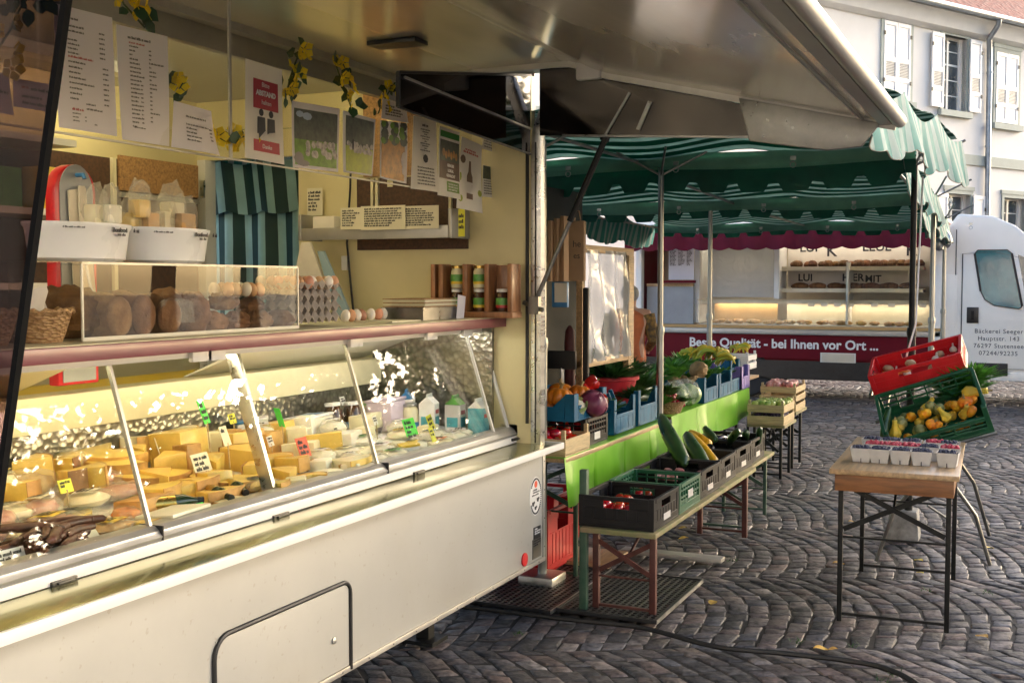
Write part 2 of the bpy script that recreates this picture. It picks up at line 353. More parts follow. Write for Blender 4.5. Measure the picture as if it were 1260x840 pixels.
M['white_plastic'] = pm('white_plastic', (.76,.76,.74), .35, var=.05, vs=5)
M['egg_tray'] = pm('grey_egg_tray_pulp', (.42,.36,.3), .85, var=.12, vs=20, bump=.3, bs=120)
M['punnet'] = pm('grey_card_punnet', (.56,.55,.53), .75, var=.08, vs=20)
# food
M['cheese'] = pm('yellow_cheese', (.72,.5,.11), .4, var=.14, vs=11, rnd=.12, sub=.15, coat=.15)
M['cheese_pale'] = pm('pale_cheese', (.78,.71,.47), .4, var=.07, vs=9, rnd=.1, sub=.15)
M['rind'] = pm('orange_brown_rind', (.5,.27,.07), .5, var=.3, vs=12, rnd=.15, bump=.15, bs=50)
M['rind_dark'] = pm('dark_brown_rind', (.2,.09,.03), .6, var=.35, vs=14, rnd=.15, bump=.2, bs=50)
M['cream_cheese'] = pm('white_soft_cheese', (.8,.76,.62), .5, var=.05, vs=12, rnd=.06, sub=.2, bump=.1, bs=60)
M['ham'] = pm('cured_ham', (.42,.1,.07), .35, var=.35, vs=16, col2=(.6,.32,.22), coat=.3)
M['sausage'] = pm('dark_smoked_sausage', (.035,.011,.007), .4, var=.45, vs=20, bump=.3, bs=50, col2=(.1,.03,.014))
M['crust'] = pm('dark_bread_crust', (.075,.027,.009), .75, var=.4, vs=16, rnd=.25, bump=.8, bs=30, col2=(.2,.095,.04), spec=.25)
M['crust2'] = pm('floury_bread_crust', (.13,.058,.022), .8, var=.3, vs=18, rnd=.2, bump=.8, bs=32, col2=(.3,.17,.085), spec=.25)
M['crumb'] = pm('golden_pastry', (.55,.3,.09), .55, var=.3, vs=15, rnd=.15, bump=.3, bs=60)
M['egg'] = pm('brown_egg', (.55,.28,.15), .5, var=.1, vs=15, rnd=.3)
M['egg_white'] = pm('white_egg', (.78,.72,.62), .5, var=.05, vs=15, rnd=.05)
M['jar_dark'] = pm('dark_preserve', (.06,.022,.008), .1, var=.3, vs=9, coat=.8)
M['jar_cream'] = pm('creamy_preserve', (.66,.62,.4), .15, var=.1, vs=9, coat=.8)
M['blue_lid'] = pm('blue_label', (.05,.2,.42), .4, var=.1)
M['teal_print'] = pm('teal_print', (.08,.36,.42), .4, var=.2, vs=25)
M['green_print'] = pm('leaf_green_label', (.1,.32,.06), .45, var=.25, vs=30)
M['yellow_print'] = pm('yellow_label', (.72,.5,.04), .45, var=.1, vs=20)
M['glass_bottle'] = pm('dark_green_bottle', (.012,.03,.014), .08, var=.1, coat=.6)
M['gold'] = pm('gold_foil', (.6,.42,.12), .3, 1, var=.2)
M['tomato'] = pm('tomato_skin', (.5,.018,.006), .22, var=.12, vs=9, rnd=.2, coat=.4)
M['orange_pumpkin'] = pm('orange_pumpkin', (.6,.15,.004), .38, var=.2, vs=10, rnd=.15, coat=.15)
M['red_pepper'] = pm('red_pepper', (.45,.015,.01), .2, var=.12, vs=7, coat=.5)
M['zucchini'] = pm('dark_green_courgette', (.016,.05,.014), .32, var=.4, vs=18, coat=.2, col2=(.035,.09,.022))
M['yellow_squash'] = pm('yellow_courgette', (.72,.4,.015), .3, var=.1, vs=10, rnd=.1, coat=.2)
M['gourd_cream'] = pm('cream_gourd', (.66,.42,.035), .45, var=.2, vs=14, rnd=.2, spec=.3, col2=(.5,.4,.07))
M['gourd_orange'] = pm('mottled_orange_gourd', (.6,.13,.004), .45, var=.2, vs=14, rnd=.25, spec=.3, col2=(.76,.4,.025))
M['gourd_green'] = pm('striped_green_gourd', (.05,.11,.03), .4, var=.3, vs=12, stretch=(1,1,.15), col2=(.5,.46,.16), coat=.15)
M['stalk'] = pm('dry_stalk', (.3,.22,.09), .7, var=.3, vs=20)
M['green_stalk'] = pm('green_stalk', (.1,.2,.04), .6, var=.3, vs=20)
M['radicchio'] = pm('radicchio_leaf', (.1,.006,.035), .4, var=.3, vs=9, col2=(.24,.07,.11), stretch=(1,1,.5), spec=.3)
M['cauli'] = pm('pale_vegetable', (.62,.55,.4), .55, var=.25, vs=9, bump=.3, bs=30)
M['cabbage'] = pm('pale_green_cabbage', (.2,.34,.09), .4, var=.3, vs=7, col2=(.4,.5,.22), coat=.15)
M['leafgreen'] = pm('vegetable_leaf', (.035,.11,.02), .5, var=.45, vs=12, rnd=.2, trn=.2)
M['leafbright'] = pm('bright_leaf', (.08,.24,.03), .5, var=.4, vs=12, rnd=.2, trn=.25)
M['leek'] = pm('leek_green', (.08,.2,.05), .45, var=.3, vs=12, trn=.15)
M['leek_white'] = pm('leek_white', (.6,.62,.45), .45, var=.15, vs=12)
M['radish'] = pm('radish_skin', (.45,.012,.05), .3, var=.15, vs=9, rnd=.15, coat=.3)
M['banana'] = pm('banana_skin', (.75,.5,.02), .4, var=.15, vs=9, rnd=.1, col2=(.5,.48,.06))
M['banana_green'] = pm('greenish_banana_skin', (.36,.42,.05), .4, var=.2, vs=9, rnd=.1)
M['celeriac'] = pm('celeriac_skin', (.3,.19,.08), .75, var=.4, vs=16, bump=.7, bs=30)
M['apple'] = pm('green_apple', (.36,.46,.1), .3, var=.2, vs=9, rnd=.2, coat=.3)
M['apple_red'] = pm('red_apple', (.45,.08,.09), .3, var=.35, vs=9, rnd=.25, coat=.3, col2=(.65,.42,.36))
M['plum'] = pm('dark_plum', (.05,.025,.09), .4, var=.3, vs=9, rnd=.2)
M['blueberry'] = pm('blueberry', (.022,.03,.07), .6, var=.4, vs=60)
M['raspberry'] = pm('raspberry', (.42,.025,.06), .5, var=.3, vs=90, bump=.6, bs=180)
M['potato'] = pm('potato_skin', (.45,.31,.17), .7, var=.25, vs=14, rnd=.15)
M['garlic'] = pm('garlic_skin', (.68,.6,.52), .55, var=.15, vs=14, rnd=.1)
M['carrot'] = pm('carrot_skin', (.65,.2,.02), .5, var=.15, vs=14)
M['aubergine'] = pm('aubergine_skin', (.012,.006,.014), .15, var=.2, coat=.5)
M['bag_paper'] = pm('brown_paper_bag', (.36,.22,.12), .7, var=.12, vs=6, bump=.3, bs=9)
M['bag_white'] = pm('white_paper_bag', (.7,.64,.52), .6, var=.1, vs=6, bump=.3, bs=9)
M['wicker'] = voro('wicker_weave', (.5,.32,.14), (.2,.1,.04), 60, .6, 0, .8, .01, (1,1,2.2))
M['yellow_petal'] = pm('yellow_petal', (.85,.66,.04), .6, var=.1, vs=12, trn=.5, rnd=.1)
M['dark_leaf'] = pm('dark_green_fabric_leaf', (.02,.065,.02), .5, var=.3, vs=12, trn=.15)
M['tree_leaf'] = pm('plane_tree_leaf', (.05,.1,.02), .5, var=.4, vs=1.2, trn=.35, col2=(.1,.15,.03))
M['bark'] = pm('plane_tree_bark', (.16,.12,.08), .8, var=.4, vs=6, bump=.4, bs=20)
M['skin'] = pm('skin', (.55,.31,.22), .5, var=.08, vs=9, sub=.2)
M['hair'] = pm('grey_hair', (.3,.3,.31), .6, var=.3, vs=60, stretch=(1,1,.2))
M['orange_cloth'] = pm('orange_vest_cloth', (.62,.17,.06), .75, var=.15, vs=6, bump=.2, bs=20)
M['pattern_cloth'] = voro('patterned_shirt_cloth', (.35,.2,.04), (.02,.02,.03), 26, .8, 0, .05)
M['denim'] = pm('dark_trousers', (.03,.035,.05), .8, var=.2, vs=9)
# house
M['plaster'] = pm('off_white_plaster', (.76,.74,.7), .85, var=.07, vs=.7, bump=.15, bs=40, det=9)
M['stone_trim'] = pm('grey_green_stone_trim', (.4,.43,.38), .8, var=.1, vs=3, bump=.1, bs=30)
M['shutter'] = pm('white_shutter_paint', (.8,.8,.79), .45, var=.04, vs=4)
M['slat'] = pm('grey_shutter_slat', (.16,.17,.17), .5, var=.08, vs=4)
M['zinc'] = pm('weathered_zinc', (.3,.33,.36), .4, .8, var=.2, vs=4)
M['pane'] = pm('dark_window_pane', (.06,.075,.085), .06, .0, var=.3, vs=1.5, spec=.9, coat=.8)
M['tile'] = voro('red_roof_tiles', (.2,.032,.017), (.09,.016,.01), 5.0, .75, 0, .8, .03, (1,1.8,1.8))
M['car_white'] = pm('white_vehicle_paint', (.92,.88,.8), .34, var=.04, vs=1.5, coat=.1)
M['tire'] = pm('tyre_rubber', (.02,.02,.02), .8, var=.3, vs=20)
M['teal_reflection'] = pm('teal_reflection_window', (.015,.13,.16), .06, var=.35, vs=2.2, coat=.5, spec=.6, col2=(.06,.26,.29))  # teal reflections put into the pane colour
M['ivory'] = pm('ivory_panel', (.6,.52,.38), .45, var=.06, vs=3)
M['lit_cream'] = pm('pale_display_back', (.66,.58,.42), .5, var=.06, vs=3)
M['tan_panel'] = pm('tan_panel', (.5,.3,.11), .5, var=.1, vs=4)
M['grey_panel'] = pm('grey_panel', (.3,.32,.34), .45, var=.1, vs=3)
M['print_bg'] = pm('beige_printed_panel', (.6,.55,.48), .5, var=.06, vs=4)
M['tube_warm'] = lamp_mat('warm_tube_light', (1, .84, .48), 8)
M['tube_white'] = lamp_mat('white_tube_light', (1, .93, .78), 10)
M['led'] = lamp_mat('warm_bakery_light', (1, .9, .74), 4.5)
GRN, PALE = (.0,.16,.1), (.5,.6,.55)
M['canopy'] = stripes('green_white_striped_canopy', 1, .2, ((.0,.13,.085), (.42,.56,.5)), .6, .6, .5)
M['canopy_x'] = stripes('green_white_striped_curtain', 0, .125, ((.004,.045,.033), (.33,.55,.52)), .56, .6, .2)
M['canopy_side'] = stripes('daylit_striped_valance', 1, .17, ((.0,.18,.15), (.24,.35,.31)), .56, .7, .15)  # daylight on the outer cloth put into a more turquoise green
M['canopy_shaded'] = pm('shaded_green_canopy_cloth', (.014,.135,.095), .6, var=.2, vs=5, trn=.42)  # shade on the back of the valances put into a darker cloth colour
M['sleeve'] = pm('lit_green_canopy_sleeve', (.2,.46,.36), .55, var=.15, vs=4, trn=.4)  # light from below put into the paler green
M['paving_far'] = voro('far_paving', (.1,.088,.08), (.06,.053,.048), 7, .7, 0, .5, .02)
M['mat_mesh'] = pm('dark_mat_mesh', (.035,.035,.036), .45, .3, var=.3, vs=9)
M['matt_black'] = pm('matt_black_edge', (.006,.006,.006), .9, var=.2, spec=.08)
M['dark_mirror'] = pm('dark_polished_panel', (.05,.045,.04), .12, .85, var=.3, vs=3, bump=.05, bs=3)
# ---------------------------------------------------------------- ground and cobbles
gm = voro('dark_joint_soil', (.016,.014,.012), (.035,.03,.025), 9, .8, 0, .4, .02)
struct(MB().bx(-120, 120, -60, 160, -.5, -.022).build('ground', gm, sm=False))
for x0, x1, y0, y1 in ((-120,-9.5,-60,160), (6.2,120,-60,160), (-9.5,6.2,-60,-2.6), (-9.5,6.2,26.6,160)): struct(MB().bx(x0, x1, y0, y1, -.02, -.004).build('square_paving', M['paving_far'], sm=False))
def cobble_material():
    m, N, L, b = nodes('basalt_cobbles')
    a = N.new('ShaderNodeAttribute'); a.attribute_name = 'tone'
    r = N.new('ShaderNodeValToRGB'); L.new(a.outputs['Fac'], r.inputs[0])
    e = r.color_ramp.elements; e[0].color = (.045,.043,.043,1); e[1].color = (.24,.22,.21,1)
    e.new(.35).color = (.08,.074,.072,1); e.new(.5).color = (.135,.1,.088,1); e.new(.62).color = (.088,.09,.1,1); e.new(.8).color = (.15,.125,.112,1)
    tc = N.new('ShaderNodeTexCoord'); nz = N.new('ShaderNodeTexNoise'); nz.inputs['Scale'].default_value = 28; nz.inputs['Detail'].default_value = 6; L.new(tc.outputs['Object'], nz.inputs[0])
    mr = N.new('ShaderNodeMapRange'); mr.inputs[1].default_value = .3; mr.inputs[2].default_value = .7; mr.inputs[3].default_value = .4; mr.inputs[4].default_value = 1.6; L.new(nz.outputs[0], mr.inputs[0])
    ml = N.new('ShaderNodeMix'); ml.data_type = 'RGBA'; ml.blend_type = 'MULTIPLY'; ml.inputs[0].default_value = 1; L.new(r.outputs[0], ml.inputs[6]); L.new(mr.outputs[0], ml.inputs[7]); L.new(ml.outputs[2], b.inputs['Base Color'])
    n3 = N.new('ShaderNodeTexNoise'); n3.inputs['Scale'].default_value = 1.1; n3.inputs['Detail'].default_value = 5; L.new(tc.outputs['Object'], n3.inputs[0])
    m3 = N.new('ShaderNodeMapRange'); m3.inputs[1].default_value = .35; m3.inputs[2].default_value = .65; m3.inputs[3].default_value = .42; m3.inputs[4].default_value = .75; L.new(n3.outputs[0], m3.inputs[0]); L.new(m3.outputs[0], b.inputs['Roughness'])
    n2 = N.new('ShaderNodeTexNoise'); n2.inputs['Scale'].default_value = 48; n2.inputs['Detail'].default_value = 5; L.new(tc.outputs['Object'], n2.inputs[0])
    bu = N.new('ShaderNodeBump'); bu.inputs['Strength'].default_value = .9; bu.inputs['Distance'].default_value = .007; L.new(n2.outputs[0], bu.inputs['Height']); L.new(bu.outputs[0], b.inputs['Normal'])
    b.inputs['Specular IOR Level'].default_value = .4
    return m
def cobbles():
    rg = np.random.default_rng(3); W, S, A = 1.38, .114, .2; an = R(24)
    V, Fc, T = [], [], []; n = 6; base = 0
    tt = np.array([0, .045, .1, .9, .955, 1.]); a, b = np.meshgrid(tt, tt); a = a.ravel(); b = b.ravel()
    d1 = np.array([0, .78, 1, 1, .78, 0.]); dome = (d1[None, :]*d1[:, None]).ravel()
    quads = np.array([(j*n+i, j*n+i+1, (j+1)*n+i+1, (j+1)*n+i) for j in range(n-1) for i in range(n-1)])
    ca, sa = math.cos(an), math.sin(an)
    for k in range(-18, 20):
        off = rg.uniform(0, S)
        for j in range(-190, 280):
            cv, cu = j*S, (k+.5)*W
            wx, wy = cv*ca-cu*sa, cv*sa+cu*ca
            if not (-9 < wx < 6.5 and -2.5 < wy < 27): continue
            m = 12
            e = np.linspace(0, 1, m+1); e[1:-1] += rg.uniform(-.028, .028, m-1)+(.025 if j % 2 else -.025); 
            for q in range(m):
                g = rg.uniform(.015, .04)
                w0, w1 = e[q]+(e[q+1]-e[q])*g, e[q+1]-(e[q+1]-e[q])*g
                j4 = rg.uniform(-.013, .013, (4, 2))
                x = (w0+(w1-w0)*a); fv = S*(.03+.94*b)
                uu = (k+x)*W; vv = cv+off+fv+A*np.cos(np.pi*(x-.5))
                blu = ((1-a)*(1-b))[:, None]*j4[0]+(a*(1-b))[:, None]*j4[1]+(a*b)[:, None]*j4[2]+((1-a)*b)[:, None]*j4[3]
                uu = uu+blu[:, 0]+.035*np.sin(vv*2.1+1.3*np.sin(uu*.9)); vv = vv+blu[:, 1]+.04*np.sin(uu*1.7+vv*.8)+.02*np.sin(uu*4.1)
                h = rg.uniform(.0, .009); tx, ty = rg.uniform(-.004, .004, 2)
                z = -.02+h*0+dome*(.010+h*.5)+tx*(a-.5)*2*dome+ty*(b-.5)*2*dome-.008+rg.uniform(-.0016, .0016, n*n)*dome
                V.append(np.stack([vv*ca-uu*sa, vv*sa+uu*ca, z], 1)); Fc.append(quads+base); base += n*n
                T.append(np.full(n*n, rg.beta(1.4, 1.7)))
    V = np.concatenate(V); Fc = np.concatenate(Fc); T = np.concatenate(T)
    me = bpy.data.meshes.new('cobbles'); me.vertices.add(len(V)); me.vertices.foreach_set('co', V.ravel().astype('f'))
    me.loops.add(Fc.size); me.loops.foreach_set('vertex_index', Fc.ravel().astype('i'))
    me.polygons.add(len(Fc)); me.polygons.foreach_set('loop_start', np.arange(0, Fc.size, 4, dtype='i')); me.polygons.foreach_set('loop_total', np.full(len(Fc), 4, dtype='i'))
    me.update(calc_edges=True); me.validate()
    at_ = me.attributes.new('tone', 'FLOAT', 'POINT'); at_.data.foreach_set('value', T.astype('f'))
    me.polygons.foreach_set('use_smooth', [True]*len(me.polygons)); me.materials.append(cobble_material())
    o = bpy.data.objects.new('cobble_paving', me); C.objects.link(o); struct(o)
cobbles()
# ---------------------------------------------------------------- the house across the square
HO, HD, HN = Vector((-1.88, 31.27, 0)), Vector((.5, .866, 0)).normalized(), Vector((.866, -.5, 0)).normalized()
def house():
    t = thing('townhouse', 'long off white plastered house with red tiled roof and white shutters', 'house', HO)
    mm = basis(HD, (0,0,1), (0,0,0))      # local x along the front, y up, z out of the wall
    def B(): b = MB(); b.M = mm; return b
    G = 8.55
    wins = [(-8.9,6.15,'c'),(-6.1,6.15,'c'),(-2.47,6.2,'c'),(-.1,6.15,'o'),(2.25,6.0,'c'),(4.7,6.0,'c'),(7.1,6.0,'o')]
    low = [(-9.3,1.9,'o'),(-6.3,1.9,'c'),(-2.6,2.0,'o'),(.18,1.95,'o'),(2.75,1.95,'h'),(5.2,1.95,'c')]
    holes = [(x-.52, x+.52, z, z+1.85) for x, z, _ in wins]+[(x-.52, x+.52, z, z+2.1) for x, z, _ in low]
    xs = sorted({-16, 12}|{q for h in holes for q in h[:2]}); zs = sorted({0, G}|{q for h in holes for q in h[2:]})
    b = B()
    for i in range(len(xs)-1):
        for j in range(len(zs)-1):
            cx, cz = (xs[i]+xs[i+1])/2, (zs[j]+zs[j+1])/2
            if not any(h[0] < cx < h[1] and h[2] < cz < h[3] for h in holes): b.bx(xs[i], xs[i+1], zs[j], zs[j+1], -.35, 0)
    b.bx(-16, 12, 0, G, -7, -6.6); b.bx(-16, -15.6, 0, G, -6.6, -.35); b.bx(11.6, 12, 0, G, -6.6, -.35)
    b.build('wall', M['plaster'], t, sm=False)
    b = B(); b.bx(-16, 12, 4.82, 5.08, 0, .05); b.build('stone_band', M['stone_trim'], t)
    b = B(); b.prism([(-16, G, 0), (-16, G+.02, .42), (-16, G-.1, .42), (-16, G-.17, .3), (-16, G-.42, .2), (-16, G-.5, .06), (-16, G-.5, 0)], (28,0,0)); b.build('cornice', M['white'], t)
    b = B(); b.prism([(-16.3, G+.03, .55), (-16.3, G+3.4, -3.5), (-16.3, G+.03, -7.3)], (28.6,0,0)); rf = b.build('roof', M['tile'], t, sm=False)
    b = B(); b.prism([(-2.2, G+.75, -.1), (-2.2, G+1.9, -.15), (-2.2, G+2.1, -1.8)], (1.2,0,0)); dm = b.build('dormer', M['shutter'], rf, sm=False)
    b = B(); b.tube([(-16, G-.02, .52), (12, G-.02, .52)], .085, 10); b.build('gutter', M['zinc'], t)
    b = B(); b.tube([(1.02, G-.02, .52), (1.02, G-.2, .5), (1.1, G-.5, .2), (1.28, G-.75, .1), (1.3, G-1.2, .1), (1.33, 4, .1), (1.34, .3, .1)], .07, 10)
    for z in (7.2, 5.3, 3.4): b.tube([(1.31, z, .1), (1.31, z+.06, .1)], .082, 10)
    b.build('downpipe', M['zinc'], t)
    def window(x, z, k, H=1.85):
        b = B(); o = .62
        b.bx(x-o, x-.52, z-.02, z+H+.1, -.12, .035); b.bx(x+.52, x+o, z-.02, z+H+.1, -.12, .035); b.bx(x-.52, x+.52, z+H, z+H+.1, -.12, .035); b.bx(x-.66, x+.66, z+H+.1, z+H+.2, -.02, .05)
        wd = b.build('window', M['stone_trim'], t)
        b = B(); b.bx(x-.68, x+.68, z-.17, z-.02, -.1, .12); b.build('sill', M['stone_trim'], wd)
        b = B(); f = .05
        for (u, v) in ((x-.52, x-.52+f), (x+.52-f, x+.52), (x-.035, x+.035)): b.bx(u, v, z, z+H, -.26, -.19)
        for zz in (z, z+H-f, z+H*.62): b.bx(x-.52, x+.52, zz, zz+f, -.255, -.195)
        for zz in (z+H*.21, z+H*.42, z+H*.81): b.bx(x-.52, x+.52, zz, zz+.025, -.25, -.2)
        b.build('frame', M['white'], wd)
        b = B(); b.bx(x-.52, x+.52, z, z+H, -.245, -.225); b.build('pane', M['pane'], wd)
        if k == 'h': return
        if k == 'o':
            b = B(); b.bx(x-.4, x+.05, z+.05, z+.5, -.42, -.3); b.build('curtain', M['chip_tan'], wd)
        for sgn in (-1, 1):
            if k == 'c': x0 = x-.515 if sgn < 0 else x+.005; x1 = x0+.51; z0 = .0
            else: x0 = x-1.06 if sgn < 0 else x+.56; x1 = x0+.5; z0 = .06
            b = B(); y0, y1 = z+.01, z+H-.01
            b.bx(x0, x0+.07, y0, y1, z0, z0+.045); b.bx(x1-.07, x1, y0, y1, z0, z0+.045)
            for q0, q1 in ((y0, y0+.1), (y0+H*.22, y0+H*.28), (y0+H*.47, y0+H*.53), (y1-.1, y1)): b.bx(x0+.07, x1-.07, q0, q1, z0, z0+.043)
            b.bx(x0+.07, x1-.07, y0+.1, y1-.1, z0+.005, z0+.025)
            s_ = b.build('shutter', M['shutter'], wd, bev=.004, seg=1)
            b = B()
            for q in range(9): b.bx(x0+.085, x1-.085, y0+H*.29+q*H*.02, y0+H*.29+q*H*.02+.02, z0+.026, z0+.036)
            b.build('louvre', M['slat'], s_)
            b = B(); hx = x0 if sgn < 0 else x1
            for q in (.2, .8): b.bx(hx-.03, hx+.03, y0+H*q, y0+H*q+.09, z0+.046, z0+.06)
            b.build('hinge', M['black_steel'], s_)
    for x, z, k in wins: window(x, z, k)
    for x, z, k in low: window(x, z, k, 2.1)
house()
def opposite():  # unseen house added to bounce sunlight onto the fronts facing the camera
    t = thing('bounce_row_house', 'unseen pale house added to bounce light, opposite the white townhouse', 'house', (2, -13, 0))
    b = MB(); b.bx(-24, 26, -7, 0, 0, 9); b.build('wall', M['plaster'], t, sm=False)
    b = MB(); b.prism([(-24.5, .5, 9.003), (-24.5, -3.5, 12.5), (-24.5, -7.5, 9.003)], (51,0,0)); b.build('roof', M['tile'], t, sm=False)
    for i in range(14):
        for z in (1.3, 5.6):
            x = -22+i*3.4; wd = MB().bx(x-.62, x+.62, .002, .05, z-.1, z+2.0).build('window', M['stone_trim'], t)
            MB().bx(x-.5, x+.5, .051, .06, z, z+1.9).build('pane', M['pane'], wd); MB().bx(x-.03, x+.03, .061, .075, z, z+1.9).build('frame', M['white'], wd)
opposite()
# ---------------------------------------------------------------- trees to the right, beyond the frame: they throw the shade and show in the counter glass
def tree(loc, h, r, seed, label):
    t = thing('plane_tree', label, 'tree', loc, group='plane trees along the square')
    rg = np.random.default_rng(seed); b = MB(); k = random.Random(seed)
    b.tube([(0,0,-.1), (.05,.02,h*.2), (.0,.08,h*.38), (.1,0,h*.6), (.05,.05,h*.82)], [.24,.2,.17,.11,.04], 10)
    tips = []
    for i in range(13):
        a = i*2.4+k.uniform(-.3, .3); z0 = h*k.uniform(.3, .7); rr = r*k.uniform(.6, .95)
        p = Vector((.03,.03,z0)); q = Vector((rr*.5*math.cos(a), rr*.5*math.sin(a), z0+h*.1)); e = Vector((rr*math.cos(a+.2), rr*math.sin(a+.2), z0+h*k.uniform(.08, .3)))
        b.tube([p, q, e], [.08,.05,.02], 6); tips += [q, (q+e)/2, e]
    b.build('trunk', M['bark'], t)
    n = 7600 if seed == 20 else 6400; V, Fc = [], []
    cl = [np.array(p)+rg.normal(0, .45, 3) for p in tips for _ in range(2)]
    for i in range(n):
        c = cl[rg.integers(len(cl))]+rg.normal(0, .4, 3)*np.array([1, 1, .8])
        if c[2] < h*.22: continue
        d = rg.normal(0, 1, 3); d /= np.linalg.norm(d); u = np.cross(d, [0, .1, 1]); u /= np.linalg.norm(u); v = np.cross(d, u); s = rg.uniform(.12, .24)
        j = len(V); V += [c-u*s*.5, c-v*s*.55-u*s*.1, c+u*s*.6, c+v*s*.55-u*s*.1]; Fc.append((j, j+1, j+2, j+3))
    me = bpy.data.meshes.new('crown'); me.from_pydata([tuple(q) for q in V], [], Fc); me.materials.append(M['tree_leaf'])
    o = bpy.data.objects.new('crown', me); C.objects.link(o); o.parent = t
for i, (x, y, h, r) in enumerate(((7.6,14.5,8,3.3), (10.5,20.5,8.5,3.6), (8.6,27,9,3.6), (14.5,29.5,9.5,4))):
    tree((x, y, 0), h, r, 20+i, ['plane tree nearest the market, on the right of the square', 'second plane tree of the row right of the market', 'plane tree standing between the bakery truck and the townhouse front', 'farthest plane tree of the row right of the market'][i])
# ---------------------------------------------------------------- bakery truck
def truck():
    Y0 = 17.7
    t = thing('bakery_truck', 'white bakery sales truck with maroon lower panel, scalloped awning and lit display', 'truck', (-3.5, Y0, 0))
    W = dict(world=True)
    X0, X1 = -5.85, -1.2
    b = MB(); b.bx(X0, X1, Y0, Y0+.06, .62, .98); b.bx(X0, X1, Y0+2.1, Y0+2.16, .45, 2.72); b.bx(X0, X0+.06, Y0+.06, Y0+2.1, .45, 2.72); b.bx(X1-.06, X1, Y0+.06, Y0+2.1, .45, 2.72)
    b.bx(X0+.06, X1-.06, Y0+.06, Y0+2.1, .55, .66); b.build('body', M['maroon_paint'], t, **W)
    b = MB(); b.bx(X0-.03, X1, Y0-.02, Y0+2.2, 2.68, 2.78); b.build('roof', M['car_white'], t, bev=.03, **W)
    b = MB(); b.bx(X0, X1, Y0-.05, Y0+.1, .985, 1.07); b.build('counter_strip', M['alu_mat'], t, bev=.012, **W)
    b = MB(); b.bx(X0, X1, Y0-.07, Y0+.02, 1.075, 1.12); b.build('counter_ledge', M['tan_panel'], t, **W)
    for bb in ((X0-.02, X0+.08, Y0-.03, Y0+.12, 1.075, 2.58), (X1-.1, X1+.02, Y0-.05, Y0+.12, .5, 2.66)): MB().bx(*bb).build('side_post', M['car_white'], t, bev=.02, **W)
    b = MB(); b.bx(X0, X1, Y0+.02, Y0+2.0, .3, .5); b.bx(X0, X1, Y0-.005, Y0+.02, .32, .585); b.build('skirt', M['black'], t, **W)
    # inside
    b = MB(); b.bx(X0+.06, X1-.06, Y0+1.3, Y0+1.35, .7, 2.65); b.build('back_wall', M['ivory'], t, **W)
    b = MB(); b.bx(X0+.06, X1-.06, Y0+.1, Y0+1.3, 2.62, 2.66); b.build('inner_ceiling', M['white'], t, **W)
    b = MB(); b.bx(-3.6, -1.35, Y0+.9, Y0+.94, 1.72, 2.6); b.build('printed_panel', M['print_bg'], t, **W)
    k = [q for q in t.children if q.name.startswith('printed_panel')][0]
    for s, x, z, sz in (('LUI', -3.42, 2.34, .2), ('K', -3.0, 2.28, .25), ('LEUE', -2.45, 2.34, .2), ('K', -1.8, 2.28, .26), ('HIER', -2.75, 1.86, .16), ('LUI', -3.44, 1.86, .16), ('MIT', -2.4, 1.84, .15)):
        text(s, sz, (x, Y0+.896, z), FNY, M['ink'], k, bold=.004)
    for i, (z, x0, x1) in enumerate(((2.02, -3.62, -1.5), (1.68, -3.62, -1.5), (1.5, -4.95, -1.35))):
        b = MB(); b.bx(x0, x1, Y0+.5, Y0+.9, z-.04, z); b.bx(x0, x1, Y0+.485, Y0+.5, z-.05, z+.015, 1); b.build('shelf', [M['wood_dark'], M['lit_cream']], t, **W)
    for bb in ((-3.7, -3.62, Y0+.3, Y0+.9, 1.53, 2.6), (-4.98, -4.9, Y0+.3, Y0+.9, 1.14, 2.5), (-2.6, -2.57, Y0+.3, Y0+.86, 1.14, 2.1)): MB().bx(*bb).build('partition', M['white'], t, **W)
    b = MB(); b.bx(-5.75, -4.97, Y0+.2, Y0+.25, 1.12, 1.72); b.build('grey_flap', M['grey_panel'], t, **W)
    b = MB(); b.bx(-5.75, -4.97, Y0+.18, Y0+.27, 1.725, 1.77); b.build('flap_edge', M['wood'], t, **W)
    b = MB(); b.bx(-4.75, -3.72, Y0+.7, Y0+.73, 1.14, 1.48); b.build('lower_back', M['tan_panel'], t, **W)
    b = MB(); b.bx(-3.58, -1.3, Y0+.75, Y0+.78, 1.12, 1.46); b.build('lower_back', M['lit_cream'], t, **W)
    b = MB(); b.bx(-4.85, -1.3, Y0+.1, Y0+.75, 1.08, 1.13); b.build('display_floor', M['alu_mat'], t, **W)
    b = MB(); b.bx(-4.85, -1.3, Y0+.03, Y0+.04, 1.13, 1.5); b.bx(-2.6, -1.4, Y0+.2, Y0+.21, 1.52, 2.1); b.build('display_glass', M['plexi'], t, **W)
    b = MB(); b.bx(-4.86, -1.25, Y0+.03, Y0+.33, 1.5, 1.525); b.build('glass_shelf', M['case_plexi'], t, **W)
    b = MB(); b.bx(-4.8, -3.72, Y0+.45, Y0+.47, 1.55, 2.48); b.build('milky_screen', M['film_milky'], t, **W)
    for x0, x1, y, z in ((-4.7,-1.5,.6,2.56), (-4.7,-1.4,.62,1.455), (-3.5,-1.6,.8,1.645)):
        b = MB(); b.bx(x0, x1, Y0+y, Y0+y+.05, z, z+.03); b.build('tube_light', M['led'], t, **W)
    p = MB().bx(-5.35, -4.93, Y0+.08, Y0+.09, 1.83, 2.48).build('price_board', M['paper'], t, **W)
    b = MB(); b.bx(-5.5, -4.9, Y0+.07, Y0+.1, 1.78, 1.82); b.build('board_strip', M['maroon_paint'], p, **W)
